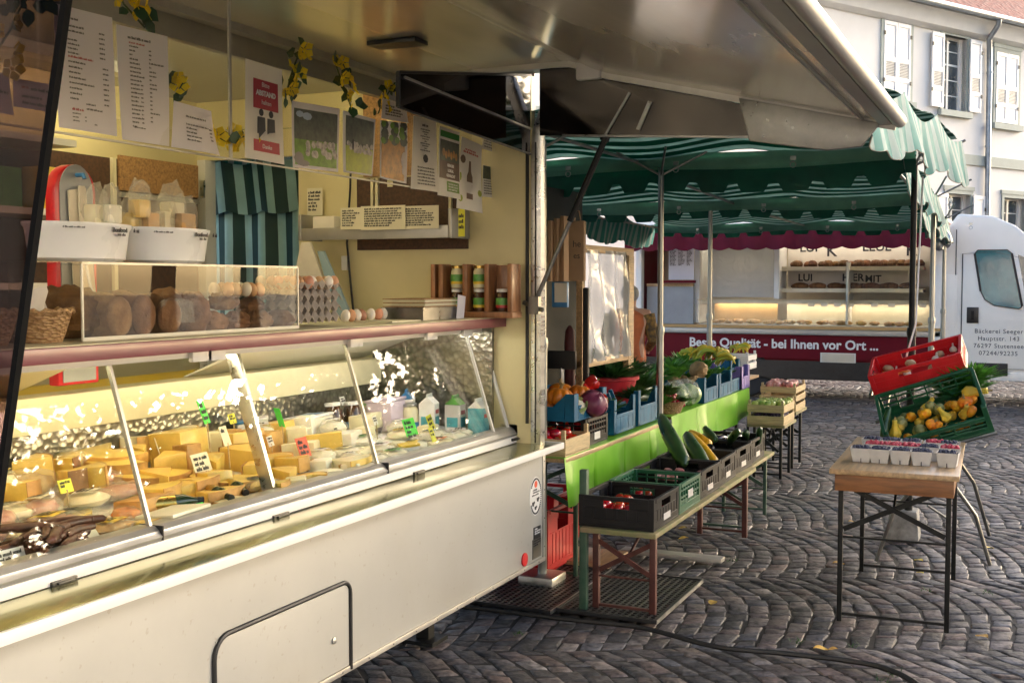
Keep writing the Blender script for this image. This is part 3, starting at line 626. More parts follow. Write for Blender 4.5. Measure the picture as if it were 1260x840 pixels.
    b = MB(); b.M = basis(FNY[0], FNY[1], Vector((-5.33, Y0+.079, 2.42))); scrawl(b, 0, 0, .38, .03, 1, random.Random(2)); scrawl(b, 0, -.12, .38, .022, 12, random.Random(3), cols=[(0,.11),(.14,.11),(.28,.09)])
    b.M = None; b.build('lettering', M['ink'], p, **W)
    # awning
    prof = [(-.02,2.66), (-.5,2.6), (-.52,2.57)]
    b = MB(); b.bx(X0-.05, X1+.05, Y0-.5, Y0-.06, 2.585, 2.66); b.build('awning_box', M['car_white'], t, bev=.02, **W)
    n = 30
    def sca(u, v):
        x = X0-.05+(X1-X0+.1)*u; L_ = .27+.035*abs(math.sin(math.pi*u*17))
        return (x, Y0-.5+.025*math.sin(u*70)*v, 2.58-L_*v)
    MB().grid(sca, 170, 4, th=(0,.006,0)).build('awning_valance', M['maroon_cloth'], t, **W)
    text('Beste Qualität - bei Ihnen vor Ort ...', .196, (at(848, 420, Y=Y0).x, Y0-.0015, .835), FNY, M['ink_white'], t, bold=.0055)
    p = MB().bx(-2.92, -2.4, Y0-.012, Y0-.001, .575, .72).build('vent_grille', M['white'], t, world=True)
    b = MB()
    for i in range(9): b.bx(-2.9, -2.42, Y0-.018, Y0-.012, .585+i*.0145, .592+i*.0145)
    b.build('slat', M['ivory'], p, **W)
    # cab
    cx0, cx1 = -1.2, 1.35; y0, y1 = Y0+.02, Y0+2.05
    side = [(cx0,.42), (cx0,2.5), (-1.0,2.78), (-.55,2.74), (-.25,2.6), (.02,2.36), (.62,1.6), (1.15,1.32), (1.33,1.05), (1.36,.5), (1.3,.36), (.95,.36), (.88,.62), (.62,.8), (.36,.62), (.28,.36)]
    b = MB(); b.prism([(x, y0, z) for x, z in reversed(side)], (0, y1-y0, 0)); b.build('cab', M['car_white'], t, bev=.05, seg=3, **W)
    b = MB(); b.bx(-1.05, .3, y0-.012, y0-.004, .55, 2.3); dr = None
    dpts = [(-.93,.55), (-.93,2.2), (-.5,2.22), (-.1,2.12), (.35,1.62), (.42,1.3), (.3,.55)]
    b = MB(); b.prism([(x, y0, z) for x, z in reversed(dpts)], (0,-.012,0)); dr = b.build('cab_door', M['car_white'], t, bev=.006, seg=2, **W)
    b = MB()
    dl = [Vector((x, y0-.0125, z)) for x, z in dpts]; dl.append(dl[0])
    for q in range(len(dl)-1): b.bar(dl[q], dl[q+1], .014, .004)
    b.bar((-1.02, y0-.006, .5), (-1.02, y0-.006, 2.55), .012, .008); b.build('door_seam', M['rubber'], dr, **W)
    b = MB(); wp = [(-.77,2.2), (-.73,2.25), (-.34,2.25), (-.28,2.2), (-.13,1.45), (-.17,1.41), (-.5,1.46), (-.62,1.54), (-.68,1.66)]
    b.prism([(x, y0-.013, z) for x, z in reversed(wp)], (0,-.004,0)); b.build('side_window', M['teal_reflection'], dr, **W)
    rim = [Vector((x, y0-.016, z)) for x, z in wp]; rim.append(rim[0])
    b = MB()
    for q in range(len(rim)-1): b.bar(rim[q], rim[q+1], .03, .012)
    b.build('window_seal', M['rubber'], dr, **W)
    b = MB(); b.prism([(x, y0-.013, z) for x, z in reversed([(-.2,2.18), (.0,2.1), (.3,1.62), (.33,1.42), (-.06,1.42)])], (0,-.004,0)); b.build('quarter_window', M['pane'], dr, **W)
    b = MB(); b.bx(-.86, -.7, y0-.03, y0-.012, 1.2, 1.43); h = b.build('door_handle', M['black'], dr, bev=.03, **W)
    b = MB(); b.bar((-.78, y0-.034, 1.25), (-.78, y0-.034, 1.38), .04, .012); b.build('lever', M['black_steel'], h, **W)
    b = MB(); b.bx(-.75, -.3, y0-.03, y0-.01, .45, .63); b.build('side_moulding', M['rubber'], dr, bev=.02, **W)
    b = MB(); b.bx(.02, .2, y0-.3, y0-.1, 1.4, 1.75); b.bar((.05, y0, 1.5), (.1, y0-.15, 1.5), .04); b.build('wing_mirror', M['black'], t, bev=.02, **W)
    for i, s in enumerate(('Bäckerei Seeger', 'Hauptstr. 143', '76297 Stutensee', '07244/92235')):
        text(s, .088, (-.43, y0-.0145, 1.085-i*.105), FNY, M['ink'], dr, align='CENTER', spacing=1.12)
    b = MB(); b.bx(-1.17, -1.0, y0-.01, y0, .8, 1.9); b.build('panel_recess', M['car_white'], t, bev=.01, **W)
    b = MB(); b.bx(-.6, .1, y0-.01, y0+.3, .38, .5); b.build('sill_guard', M['car_white'], t, bev=.01, **W)
    for x in (-4.05, .62):
        for y in (Y0+.12, Y0+1.85):
            b = MB(); b.M = Matrix.Translation((x, y, .36)) @ Matrix.Rotation(R(90), 4, 'X')
            b.lathe([(.2,-.1), (.33,-.1), (.36,-.07), (.36,.07), (.33,.1), (.2,.1)], 28); wl = b.build('wheel', M['tire'], t, **W)
            b = MB(); b.M = Matrix.Translation((x, y, .36)) @ Matrix.Rotation(R(90), 4, 'X'); b.lathe([(.01,.06), (.08,.1), (.19,.07), (.21,.09), (.21,-.05), (.01,-.06)], 20); b.build('rim', M['steel'], wl, **W)
    b = MB(); b.lathe([(.04,0), (.045,.1), (.04,.16)], 12, (cx0+.03, Y0-.045, 2.3)); b.build('marker_lamp', M['white_plastic'], t, **W)
truck()
def bread_goods():
    Y0 = 17.7; g = 'bread and pastries in the bakery truck'
    p = MB().ell((0,0,.045), (.13,.07,.055), 10, 6, .15, seed=3).build('bread_loaf', M['crust'])
    tag(p, 'dark loaf on the upper bread shelf of the bakery truck', 'bread', g); first = True
    q = MB().ell((0,0,.03), (.09,.06,.035), 10, 6, .2, seed=5).build('pastry', M['crumb']); tag(q, 'golden pastry behind the glass of the bakery truck', 'pastry', g)
    f2 = True
    for i in range(9):
        x = -3.45+i*.215
        o = p if first else dup(p); first = False; o.location = (x, Y0+.68, 2.02+.002)
        o.rotation_euler = (0, 0, U(1.2, 1.9))
    for i in range(6):
        dup(p, (-3.4+i*.33, Y0+.7, 1.682), U(-.3, .3), .9, 'dark loaf on the middle bread shelf of the bakery truck')
    for i in range(8):
        dup(p, (-3.4+i*.24, Y0+.6, 2.022), U(1.2, 1.9), 1.15, 'large dark loaf in the front row of the upper bread shelf of the bakery truck'); dup(p, (-2.5+i*.13, Y0+.82, 2.022), U(1.2, 1.9), 1.2, 'loaf at the back of the upper bread shelf of the bakery truck')
    for i in range(7):
        dup(p, (-3.35+i*.27, Y0+.6, 1.682), U(-.3, .3), 1.05, 'loaf in the front row of the middle bread shelf of the bakery truck')
    for i in range(16):
        x = -4.65+i*.205+U(-.03, .03)
        o = q if f2 else dup(q); f2 = False; o.location = (x, Y0+U(.25, .5), 1.132); o.rotation_euler = (0, 0, U(0, 3))
    for i in range(12):
        dup(q, (-4.6+i*.27+U(-.04, .04), Y0+U(.35, .6), 1.132), U(0, 3), U(.9, 1.2))
    ti = MB().bx(-.05, .05, -.003, .003, -.03, .03).build('price_tag', M['card_white']); tag(ti, 'small white price card hanging under the shelf of the bakery truck', 'price tag', 'white price cards in the bakery truck')
    for i, x in enumerate((-3.15, -2.95, -2.75, -2.55, -2.2, -1.95, -1.5)):
        o = ti if i == 0 else dup(ti); o.location = (x, Y0+.46, 1.44)
bread_goods()
# ---------------------------------------------------------------- the cheese trailer
YN, YF = .6, 5.46
TR = thing('market_trailer', 'long cream cheese sales trailer with raised metal flap and lit glass counter', 'trailer', (-3.4, 3.0, 0))
def tp(b, name, mat, parent=None, **k): return b.build(name, mat, parent or TR, world=True, **k)
tp(MB().bx(-2.36, -2.31, YN, YF, .345, .922), 'front_panel', M['trailer_panel'], bev=.004)
b = MB(); b.bx(-2.365, -2.303, YN, YF+.004, .322, .345); b.bx(-2.365, -2.304, YF-.028, YF+.004, .346, .922); b.bx(-2.365, -2.306, YN, YF-.03, .896, .912)
tp(b, 'edge_trim', M['alu_mat'], bev=.004)
tp(MB().bx(-4.55, -2.37, YN, YF-.01, .36, .5), 'underfloor', M['black'])
tp(MB().bx(-4.5, -2.75, YN, YF-.06, .5, .53), 'floor', M['grey_panel'])
for y in (1.2, 2.2):
    b = MB(); b.M = Matrix.Translation((-3.9, y, .34)) @ Matrix.Rotation(R(90), 4, 'Y'); b.lathe([(.2,-.1), (.32,-.1), (.34,-.07), (.34,.07), (.32,.1), (.2,.1)], 28); wl = tp(b, 'wheel', M['tire'])
    b = MB(); b.M = Matrix.Translation((-3.9, y, .34)) @ Matrix.Rotation(R(90), 4, 'Y'); b.lathe([(.01,.06), (.19,.07), (.21,.09), (.21,-.05), (.01,-.06)], 20); tp(b, 'rim', M['steel'], wl)
for y in (4.9,):
    b = MB(); b.bx(-2.75, -2.68, y-.03, y+.03, .02, .37); b.bx(-2.8, -2.63, y-.08, y+.08, .001, .02); tp(b, 'corner_steady', M['black_steel'])
# service hatch with rubber edging in the front panel
hy0, hy1, hz = at(262, 795, X=-2.31).y, at(430, 728, X=-2.31).y, .668
b = MB()
for i in range(26):
    y = .75+i*.185; b.M = basis((0,1,0), (0,0,1), (-2.303, y, .3335)); b.lathe([(.0045,0), (.0035,.002), (.001,.003)], 8)
for i in range(4): b.M = basis((0,1,0), (0,0,1), (-2.304, 5.45, .4+i*.15)); b.lathe([(.0045,0), (.0035,.002), (.001,.003)], 8)
b.M = None; tp(b, 'rivet', M['alu_dark'])
hp = tp(MB().bx(-2.312, -2.3065, hy0+.01, hy1-.01, .347, hz-.01), 'hatch', M['trailer_panel'], bev=.003)
pts = [(-2.306, hy0, .33)]+[(-2.306, hy0+.07-.07*math.cos(a), hz-.07+.07*math.sin(a)) for a in [R(q) for q in range(0, 91, 15)]]
pts += [(-2.306, hy1-.05+.05*math.sin(a), hz-.05+.05*math.cos(a)) for a in [R(q) for q in range(0, 91, 15)]]+[(-2.306, hy1, .33)]
tp(MB().tube(pts, .0085, 8), 'rubber_edging', M['rubber'], hp)
b = MB(); b.M = basis((0,1,0), (0,0,1), (-2.305, 3.47, .47)); b.lathe([(.012,0), (.012,.004), (.006,.006)], 12); tp(b, 'lock', M['steel'], hp)
# stickers
def oval(c, ry, rz, x0, th, n=32): return [(x0, c[0]+ry*math.cos(2*math.pi*i/n), c[1]+rz*math.sin(2*math.pi*i/n)) for i in range(n)]
ec = at(659, 610, X=-2.309)
st = tp(MB().prism(oval((ec.y, ec.z), .075, .1, -2.31, 0), (.0018,0,0)), 'oval_sticker', M['white'])
def flat(pts, mat, parent, name, x=-2.3075): return tp(MB().prism([(x, ec.y+p[0], ec.z+p[1]) for p in pts], (.0012,0,0)), name, mat, parent)
flat([(.018*math.cos(a), .062+.018*math.sin(a)) for a in [2*math.pi*i/16 for i in range(16)]], M['neon_red'], st, 'red_dot')
for cx, cz, s in ((-.03,-.035,1), (.03,-.02,.95), (0,-.06,.85)):
    flat([(cx-.018*s, cz-.002), (cx-.012*s, cz-.012*s), (cx+.004*s, cz-.013*s), (cx+.006*s, cz-.004*s), (cx+.018*s, cz+.002*s), (cx+.012*s, cz+.012*s), (cx-.006*s, cz+.008*s), (cx-.016*s, cz+.01*s)], M['ink'], st, 'emblem_mark')
b = MB(); r_ = random.Random(4)
for i in range(52):
    if 21 < i < 30: continue
    a = 2*math.pi*i/52; b.M = basis((0, -math.sin(a), math.cos(a)), (0, -math.cos(a), -math.sin(a)), (-2.307, ec.y+.067*math.cos(a), ec.z+.09*math.sin(a)))
    b.bx(-.003, .003, -.004, .004, -.001, .001)
b.M = basis((0,1,0), (0,0,1), (-2.3078, ec.y-.05, ec.z+.03)); scrawl(b, .012, 0, .085, .012, 2, r_); scrawl(b, .0, -.026, .1, .012, 1, r_); b.M = None
tp(b, 'lettering', M['ink'], st)
for (p0, p1, mt) in (((657,648),(667,661),'black'), ((655.5,663),(667.5,684),'alu_dark')):
    A, B_ = at(*p0, X=-2.308), at(*p1, X=-2.308)
    q = tp(MB().bx(-2.31, -2.307, A.y, B_.y-.02, B_.z+.01, A.z-.005), 'type_plate', M[mt])
    b = MB(); b.M = basis((0,1,0), (0,0,1), (-2.3065, A.y+.006, A.z-.018)); scrawl(b, 0, 0, B_.y-A.y-.035, .012, 3, r_); b.M = None; tp(b, 'lettering', M['white_plastic'] if mt == 'black' else M['ink'], q)
rc = at(645, 688, X=-2.309); tp(MB().prism(oval((rc.y, rc.z), .034, .034, -2.31, 0), (.008,0,0)), 'red_reflector', M['crate_red'], bev=.002)
# folding ledge, strip, rail
b = MB(); b.bx(-2.44, -2.226, YN, YF+.03, .925, .945); lg = tp(b, 'folding_ledge', M['shelf_glass'], bev=.002)
b = MB(); b.bx(-2.2255, -2.21, YN, YF+.034, .916, .949); b.bx(-2.44, -2.2255, YF+.0302, YF+.04, .918, .949); tp(b, 'ledge_edge', M['white'], lg, bev=.003)
tp(MB().bx(-2.5, -2.44, YN, YF-.02, .946, .981), 'ledge_hinge_strip', M['white'], bev=.003)
for x, y in ((78,715), (345,634), (515,581), (634,540)):
    p = at(x, y, X=-2.438); b = MB(); b.bx(-2.441, -2.43, p.y-.045, p.y+.045, p.z-.006, p.z+.008); b.bx(-2.432, -2.422, p.y-.03, p.y+.03, p.z-.002, p.z+.004); tp(b, 'catch', M['black'], bev=.002)
b = MB(); b.prism([(-2.445, YN, .982), (-2.438, YN, .995), (-2.45, YN, 1.006), (-2.452, YN, 1.012), (-2.47, YN, 1.026), (-2.53, YN, 1.026), (-2.53, YN, .982)], (0, YF-.06-YN, 0)); tp(b, 'counter_rail', M['alu_mat'], bev=.002)
tp(MB().bx(-2.54, -2.432, YF-.06, YF-.02, .981, 1.045), 'rail_end_cap', M['alu_dark'], bev=.006)
for y in (2.73, 4.09): tp(MB().bx(-2.532, -2.437, y-.002, y+.002, .983, 1.0275), 'rail_joint', M['black'])
# slanted glass front
def gl(y0, y1, nm='glass_pane'):
    d = Vector((-.155, 0, .5)); n_ = Vector((.5, 0, .155)).normalized()*.006
    a, c = Vector((-2.492, y0, 1.024)), Vector((-2.492, y1, 1.024))
    return tp(MB().prism([a, c, c+d, a+d], n_), nm, M['glass'], sm=False)
for y0, y1 in ((YN, 2.715), (2.727, 4.067), (4.079, 5.2), (5.212, 5.38)): gl(y0, y1)
for y in (2.721, 4.073, 5.206, 5.385):
    b = MB(); b.bar((-2.485, y, 1.024), (-2.642, y, 1.528), .014, .012, up=(0,1,0)); tp(b, 'glass_joint', M['alu_mat'] if y < 5.2 else M['white'])
b = MB(); b.bar((-2.55, 3.42, 1.02), (-2.71, 3.42, 1.52), .02, .055, up=(1,0,0)); tp(b, 'glass_support', M['alu'], bev=.004)
tp(MB().bx(-2.72, -2.63, YN, YF-.08, 1.522, 1.55), 'glass_top_rail', M['white'], bev=.003)
for x, y in ((268,447), (250,441), (533,420), (577,411), (440,432)):
    p = at(x, y, X=-2.61); tp(MB().bx(-2.632, -2.612, p.y-.05, p.y+.05, 1.508, 1.548), 'glass_clip', M['white_plastic'], bev=.004)
b = MB(); b.bx(-3.02, -2.5, YN, 5.4, 1.552, 1.598); tp(b, 'counter_board', M['maroon'], bev=.004)
tp(MB().bx(-3.0, -2.512, YN, 5.39, 1.5985, 1.601), 'board_top', M['cream2'])
# chilled display
b = MB(); b.prism([(-2.525, YN, .965), (-3.3, YN, 1.04), (-3.3, YN, 1.055), (-2.525, YN, .985)], (0, YF-.1-YN, 0)); tp(b, 'display_floor', M['white_plastic'])
tp(MB().bx(-3.31, -3.26, YN, YF-.09, 1.056, 1.235), 'steel_back', M['steel_swirl'])
tp(MB().bx(-3.36, -3.24, YN, YF-.09, 1.236, 1.37), 'back_ledge', M['cream2'], bev=.01)
tp(MB().bx(-3.3, -2.57, YF-.088, YF-.068, 1.0, 1.545), 'steel_end', M['steel_swirl'])
b = MB(); b.prism([(-3.36, YN, 1.372), (-3.34, YN, 1.372), (-3.0, YN, 1.5), (-3.0, YN, 1.515)], (0, 2.35, 0)); tp(b, 'back_lid', M['cream2'])
b = MB(); b.prism([(-3.36, 3.9, 1.372), (-3.34, 3.9, 1.372), (-3.0, 3.9, 1.5), (-3.0, 3.9, 1.515)], (0, 1.45, 0)); tp(b, 'back_lid', M['white'])
tp(MB().bx(-3.7, -3.4, 2.9, 4.5, 1.3, 1.36), 'work_shelf', M['yellow_print'])
for y0, y1, k in ((YN+.1, 2.7, 'tube_warm'), (2.75, 4.05, 'tube_warm'), (4.1, 5.3, 'tube_white')):
    b = MB(); b.tube([(-2.8, y0, 1.53), (-2.8, y1, 1.53)], .013, 8); tp(b, 'display_tube', M[k])
# end wall with its door opening, back wall, ceiling
dx0, dx1 = -4.46, -3.8
b = MB(); b.bx(dx1, -2.36, 5.4, 5.44, .5, 2.84); b.bx(-4.52, dx1, 5.4, 5.44, 2.5, 2.84); b.bx(-4.52, dx0, 5.4, 5.44, .5, 2.5); tp(b, 'end_wall', M['cream'])
b = MB(); b.bx(dx1, -2.36, 5.441, 5.455, .36, 2.86); tp(b, 'outer_skin', M['trailer_panel'])
b = MB(); b.bx(dx0-.03, dx0+.03, 5.36, 5.455, .53, 2.5); tp(b, 'door_jamb', M['white'], bev=.004)
for z in (2.28, 1.2): tp(MB().bx(dx0+.005, dx0+.03, 5.345, 5.36, z, z+.1), 'hinge', M['alu'])
b = MB(); b.bx(-4.56, -4.52, YN, 5.44, .5, 2.84); tp(b, 'back_wall', M['cream'])
b = MB(); b.bx(-4.515, -4.505, YN, 5.39, 2.66, 2.675); tp(b, 'wall_seam', M['cream2'])
b = MB(); b.bx(-4.56, -3.06, YN, 5.46, 2.84, 2.9); tp(b, 'roof', M['trailer_panel'])
b = MB(); b.bx(-4.1, -4.0, 1.2, 4.6, 2.785, 2.838); lh = tp(b, 'ceiling_lamp', M['white_plastic'])
tp(MB().bx(-4.11, -4.1005, 1.25, 4.55, 2.79, 2.83), 'tube', M['tube_warm'], lh)
b = MB(); b.bx(-3.16, -3.12, YN, 5.39, 2.75, 2.839); lh = tp(b, 'lamp_rail', M['alu_mat'])
tp(MB().tube([(-3.185, 1.2, 2.79), (-3.185, 5.2, 2.79)], .012, 8), 'tube', M['tube_warm'], lh)
b = MB(); b.bx(-3.1, -2.2, 5.38, 5.46, 2.861, 3.1); tp(b, 'end_fascia', M['trailer_panel'])
# built-in cupboards on the back wall
cb = tp(MB().bx(-4.5, -4.32, .9, 5.16, 1.55, 2.42), 'cupboard', M['chip_brown'])
b = MB()
for y in (2.6, 3.6, 4.5): b.bx(-4.32, -4.3, y-.012, y+.012, 1.55, 2.42)
tp(b, 'cupboard_strip', M['cream2'], cb)
b = MB(); b.bx(-4.32, -4.305, 4.54, 5.15, 2.26, 2.44); tp(b, 'cupboard_door', M['chip_tan'], cb)
b = MB(); b.bx(-4.32, -4.298, 4.54, 5.15, 2.225, 2.25); tp(b, 'cupboard_edge', M['alu_mat'], cb)
for z in (1.75, 2.08, 2.4):
    p = MB().bx(-4.3, -4.0, 1.5, 3.95, z, z+.03); tp(p, 'wall_shelf', M['white'])
b = MB(); b.bx(-3.36, -3.0, 5.385, 5.399, 2.36, 2.83); tp(b, 'tan_board', M['chip_tan'])
b = MB(); b.bx(-3.2, -3.17, 5.37, 5.384, 2.3, 2.83); tp(b, 'board_strip', M['cream2'])
b = MB(); b.bx(-3.4, -2.72, 5.38, 5.398, 1.96, 2.35); tp(b, 'dark_board', M['chip_brown'])
for x in (-3.3, -3.27, -2.82): tp(MB().bx(x, x+.015, 5.36, 5.379, 2.1, 2.35), 'shelf_upright', M['cream2'])
ws = tp(MB().bx(-3.62, -2.72, 5.18, 5.36, 2.03, 2.055), 'end_shelf', M['cream2'])
b = MB(); b.bx(-3.62, -2.72, 5.165, 5.18, 2.01, 2.075); b.bx(-3.64, -3.62, 5.165, 5.37, 2.01, 2.15); b.bx(-2.72, -2.7, 5.165, 5.37, 2.01, 2.16); tp(b, 'shelf_lip', M['alu_mat'], ws, bev=.003)
b = MB(); b.tube([(-3.42, 5.37, 2.7), (-3.43, 5.36, 2.3), (-3.46, 5.37, 2.0), (-3.42, 5.37, 1.6)], .006, 6); tp(b, 'wall_cable', M['rubber'])
b = MB(); b.bx(-3.5, -3.46, 5.37, 5.4, 1.85, 1.93); tp(b, 'socket', M['white_plastic'], bev=.005)
# corner post, leaning out at its head
b = MB(); b.prism([(-2.37, 5.4, .93), (-2.37, 5.4, 2.53), (-2.25, 5.4, 2.85), (-2.185, 5.4, 2.85), (-2.305, 5.4, 2.53), (-2.305, 5.4, .93)], (0, .06, 0)); tp(b, 'corner_post', M['alu'], bev=.008)
b = MB(); b.bx(-2.385, -2.372, 5.385, 5.4, 1.05, 2.5); b.bx(-2.337, -2.331, 5.394, 5.4, .95, 2.5); tp(b, 'post_seal', M['rubber'])
# raised flap: roof section, rounded shoulder and former side wall
prof = [(-3.06,2.862), (-2.6,2.868), (-2.2,2.872), (-2.1,2.868), (-2.03,2.85), (-1.97,2.82)]
e0, e1 = Vector((-1.9,2.795)), Vector((-.56,2.475))
prof += [tuple(e0.lerp(e1, i/12)) for i in range(13)]
def ext(profile, th, y0, y1):
    n = len(profile); up_ = []
    for i, p in enumerate(profile):
        a, c = Vector(profile[max(i-1, 0)]), Vector(profile[min(i+1, n-1)]); d = (c-a).normalized(); up_.append((p[0]-d.y*th, p[1]+d.x*th))
    return profile+up_[::-1]
FY0, FY1 = .7, 5.27
ny = 24; b = MB()
poly = ext(prof, .004, 0, 0); k = len(prof)
b.grid(lambda u, v: (prof[min(int(round(u*(k-1))), k-1)][0], FY0+(FY1-FY0)*v, prof[min(int(round(u*(k-1))), k-1)][1]+.0005*math.sin(v*31)*math.sin(u*9)), k-1, ny)
fl = tp(b, 'flap', M['flap'])
b = MB(); up_ = ext(prof, .045, 0, 0)[k:][::-1]
b.add([(p[0], y, p[1]+.003) for y in (FY0, FY1) for p in up_], [(i, i+1, k+i+1, k+i) for i in range(k-1)])
for y in (FY0, FY1): b.add([(p[0], y, p[1]) for p in prof]+[(p[0], y, p[1]+.003) for p in up_], [(i, i+1, k+i+1, k+i) for i in range(k-1)])
tp(b, 'flap_outer_skin', M['trailer_panel'], fl)
b = MB(); b.tube([(-.545, FY0, 2.487), (-.545, FY1+.01, 2.487)], .03, 12); b.bar((-.6, FY0, 2.477), (-.6, FY1, 2.477), .05, .012); b.bar((-.7, FY0, 2.5), (-.7, FY1, 2.5), .012, .008); tp(b, 'flap_edge', M['alu_mat'], fl)
for y in (FY1,):
    b = MB(); pr = [(x, y, z-.012) for x, z in prof]
    for i in range(k-1): b.bar(pr[i], pr[i+1], .014, .034)
    tp(b, 'flap_end_trim', M['alu_mat'], fl)
b = MB(); b.prism([(-1.25, FY1-.03, 2.63), (-.62, FY1-.03, 2.48), (-.7, FY1-.03, 2.38), (-.85, FY1-.03, 2.37), (-1.2, FY1-.03, 2.43)], (0, .02, 0)); tp(b, 'end_flange', M['alu_dark'], fl, bev=.006)
b = MB(); b.prism([at(664, 82, Y=5.29), at(716, 80, Y=5.29), at(752, 90, Y=5.29), at(960, 140, Y=5.29), at(960, 169, Y=5.29), at(664, 167, Y=5.29)], (0, .006, 0)); ep = tp(b, 'end_panel', M['dark_mirror'], fl, sm=False)
b = MB(); b.bar(at(692, 167, Y=5.283), at(922, 169, Y=5.283), .012, .01); b.bar(at(775, 114, Y=5.283), at(745, 166, Y=5.283), .012, .008, up=(0,1,0)); b.bar(at(800, 125, Y=5.283), at(785, 160, Y=5.283), .02, .008, up=(0,1,0)); tp(b, 'panel_trim', M['alu_dark'], ep)
b = MB(); b.bx(-2.06, -1.93, FY1-.02, FY1+.025, 2.77, 2.87); tp(b, 'shoulder_cap', M['white_plastic'], fl, bev=.015)
b = MB(); b.bar((-3.055, FY0, 2.85), (-3.055, FY1, 2.85), .03, .04); tp(b, 'hinge_rail', M['alu_mat'], fl)
for y in (3.3, 4.5): tp(MB().bx(-2.75, -2.5, y-.06, y+.06, 2.845, 2.866), 'flap_bracket', M['black'], fl, bev=.005)
tp(MB().bx(-2.42, -2.3, 3.18, 3.42, 2.835, 2.866), 'flap_lock', M['black'], fl, bev=.006)
b = MB(); b.tube([(-2.033, 5.33, 2.78), (-1.93, 5.35, 2.51), (-2.13, 5.36, 2.09)], .017, 8); b.tube([(-1.945, 5.35, 2.48), (-1.92, 5.35, 2.55)], .025, 8); gs = tp(b, 'gas_strut', M['black_steel'])
b = MB(); b.tube([(-2.1, 5.36, 2.15), (-2.331, 5.37, 1.668)], .0115, 8); b.tube([(-2.39, 5.37, 1.68), (-2.28, 5.37, 1.64)], .012, 8); b.bx(-2.355, -2.3, 5.355, 5.395, 1.62, 1.71); tp(b, 'strut_rod', M['alu_dark'], gs)
# smoked screens
q = [at(490, 132, X=-2.36), at(490, 89, X=-2.36), Vector((-2.36, 5.39, 2.84)), at(661, 192, X=-2.36)]; q[3].y = 5.39
sp = tp(MB().prism(q, (-.006, 0, 0)), 'smoked_screen', M['smoke_dark'], sm=False)
b = MB(); b.bar(q[0], q[1], .012, .016, up=(1,0,0)); b.bar(q[1], q[2], .012, .016, up=(1,0,0)); b.bar(q[0], q[3], .008, .01, up=(1,0,0)); tp(b, 'screen_edge', M['black'], sp)
b = MB(); b.bar(at(498, 95, X=-2.352), (-2.352, 5.38, 2.565), .008, .01, up=(1,0,0)); tp(b, 'screen_highlight', M['alu'], sp)  # bright bar stands in for the highlight across the dark screen
A, B_ = at(82, 0, Y=1.3), at(0, 600, Y=1.3); d = (B_-A)
top, bot = A-d*.45, B_+d*.12
sw = tp(MB().prism([top, bot, bot+Vector((-.3,0,0)), top+Vector((-.5,0,0))], (0, .005, 0)), 'smoked_screen', M['smoke'], sm=False)
b = MB(); b.bar(top, bot, .011, .012, up=(0,1,0)); tp(b, 'screen_edge', M['matt_black'], sw)
# clear hanging guard
gp = tp(MB().bx(-2.605, -2.6, .9, 5.2, 2.222, 2.86), 'hanging_guard', M['plexi'], sm=False)
b = MB(); b.bx(-2.606, -2.599, .9, 5.2, 2.216, 2.2225); b.bx(-2.6065, -2.5985, at(284, 150, X=-2.6).y-.006, at(284, 150, X=-2.6).y+.006, 2.2225, 2.86); tp(b, 'guard_edge', M['plexi_edge'], gp)
# ---------------------------------------------------------------- papers taped to the guard and the wall
def paper(name, label, cat, corners, X=-2.594, mat='paper', curl=.012, seed=0):
    c = [at(x, y, X=X) for x, y in corners]                      # TL TR BR BL
    def fn(u, v):
        p = (c[0]*(1-u)+c[1]*u)*(1-v)+(c[3]*(1-u)+c[2]*u)*v
        return (X+curl*v*v*math.sin(u*2.2+seed)+curl*.4*v*(u-.5)**2, p.y, p.z)
    o = MB().grid(fn, 8, 12, th=(-.0008,0,0)).build(name, M[mat], sm=True)
    tag(o, label, cat); o['_f'] = 0; del o['_f']
    return o, fn
def onp(fn, nm, mat, par, u0, v0, u1, v1, lift=.0014, nu=4, nv=4):
    """print on a sheet: a thin layer following its curl"""
    g = lambda u, v: Vector(fn(u0+(u1-u0)*u, v0+(v1-v0)*v))+Vector((lift, 0, 0))
    return MB().grid(g, nu, nv).build(nm, M[mat], par)
def ptext(fn, par, rows, mat='ink', nm='lettering', seed=0, lift=.002):
    """illegible print rows (u0, u1, v, h) laid on the sheet as word-like strokes"""
    r = random.Random(seed); b = MB(); W_ = (Vector(fn(1, 0))-Vector(fn(0, 0))).length; H_ = (Vector(fn(0, 1))-Vector(fn(0, 0))).length
    for u0, u1, v, h in rows:
        u = u0
        while u < u1:
            for _ in range(r.randint(3, 8)):
                lw = h*H_/W_*r.uniform(.35, .6); hh = h*(1 if r.random() < .7 else 1.4)
                if u+lw > u1: u = 9; break
                p = [Vector(fn(a, c))+Vector((lift,0,0)) for a, c in ((u, v), (u+lw*.8, v), (u+lw*.8, v-hh), (u, v-hh))]; b.add(p, [(0,1,2,3)]); u += lw
            u += h*.5*H_/W_
    return b.build(nm, M[mat], par, sm=False)
def on_text(fn, par, s, u, v, size, mat, **k):
    p = Vector(fn(u, v))+Vector((.003, 0, 0)); ex = Vector(fn(min(1, u+.3), v))-Vector(fn(max(0, u-.3), v)); ex.x = 0; ey = Vector(fn(u, max(0, v-.2)))-Vector(fn(u, min(1, v+.2))); ey.x = 0
    return text(s, size, p, (ex, ey-ex*(ey.dot(ex)/ex.length_squared)), M[mat], par, **k)
gp_ = 'sheets taped along the clear guard'
o, f = paper('price_list', 'tall white price list behind the slanted black screen edge, largest sheet on the guard', 'price list', [(66,4),(138,22),(144,168),(69,157)], seed=1); o['group'] = gp_
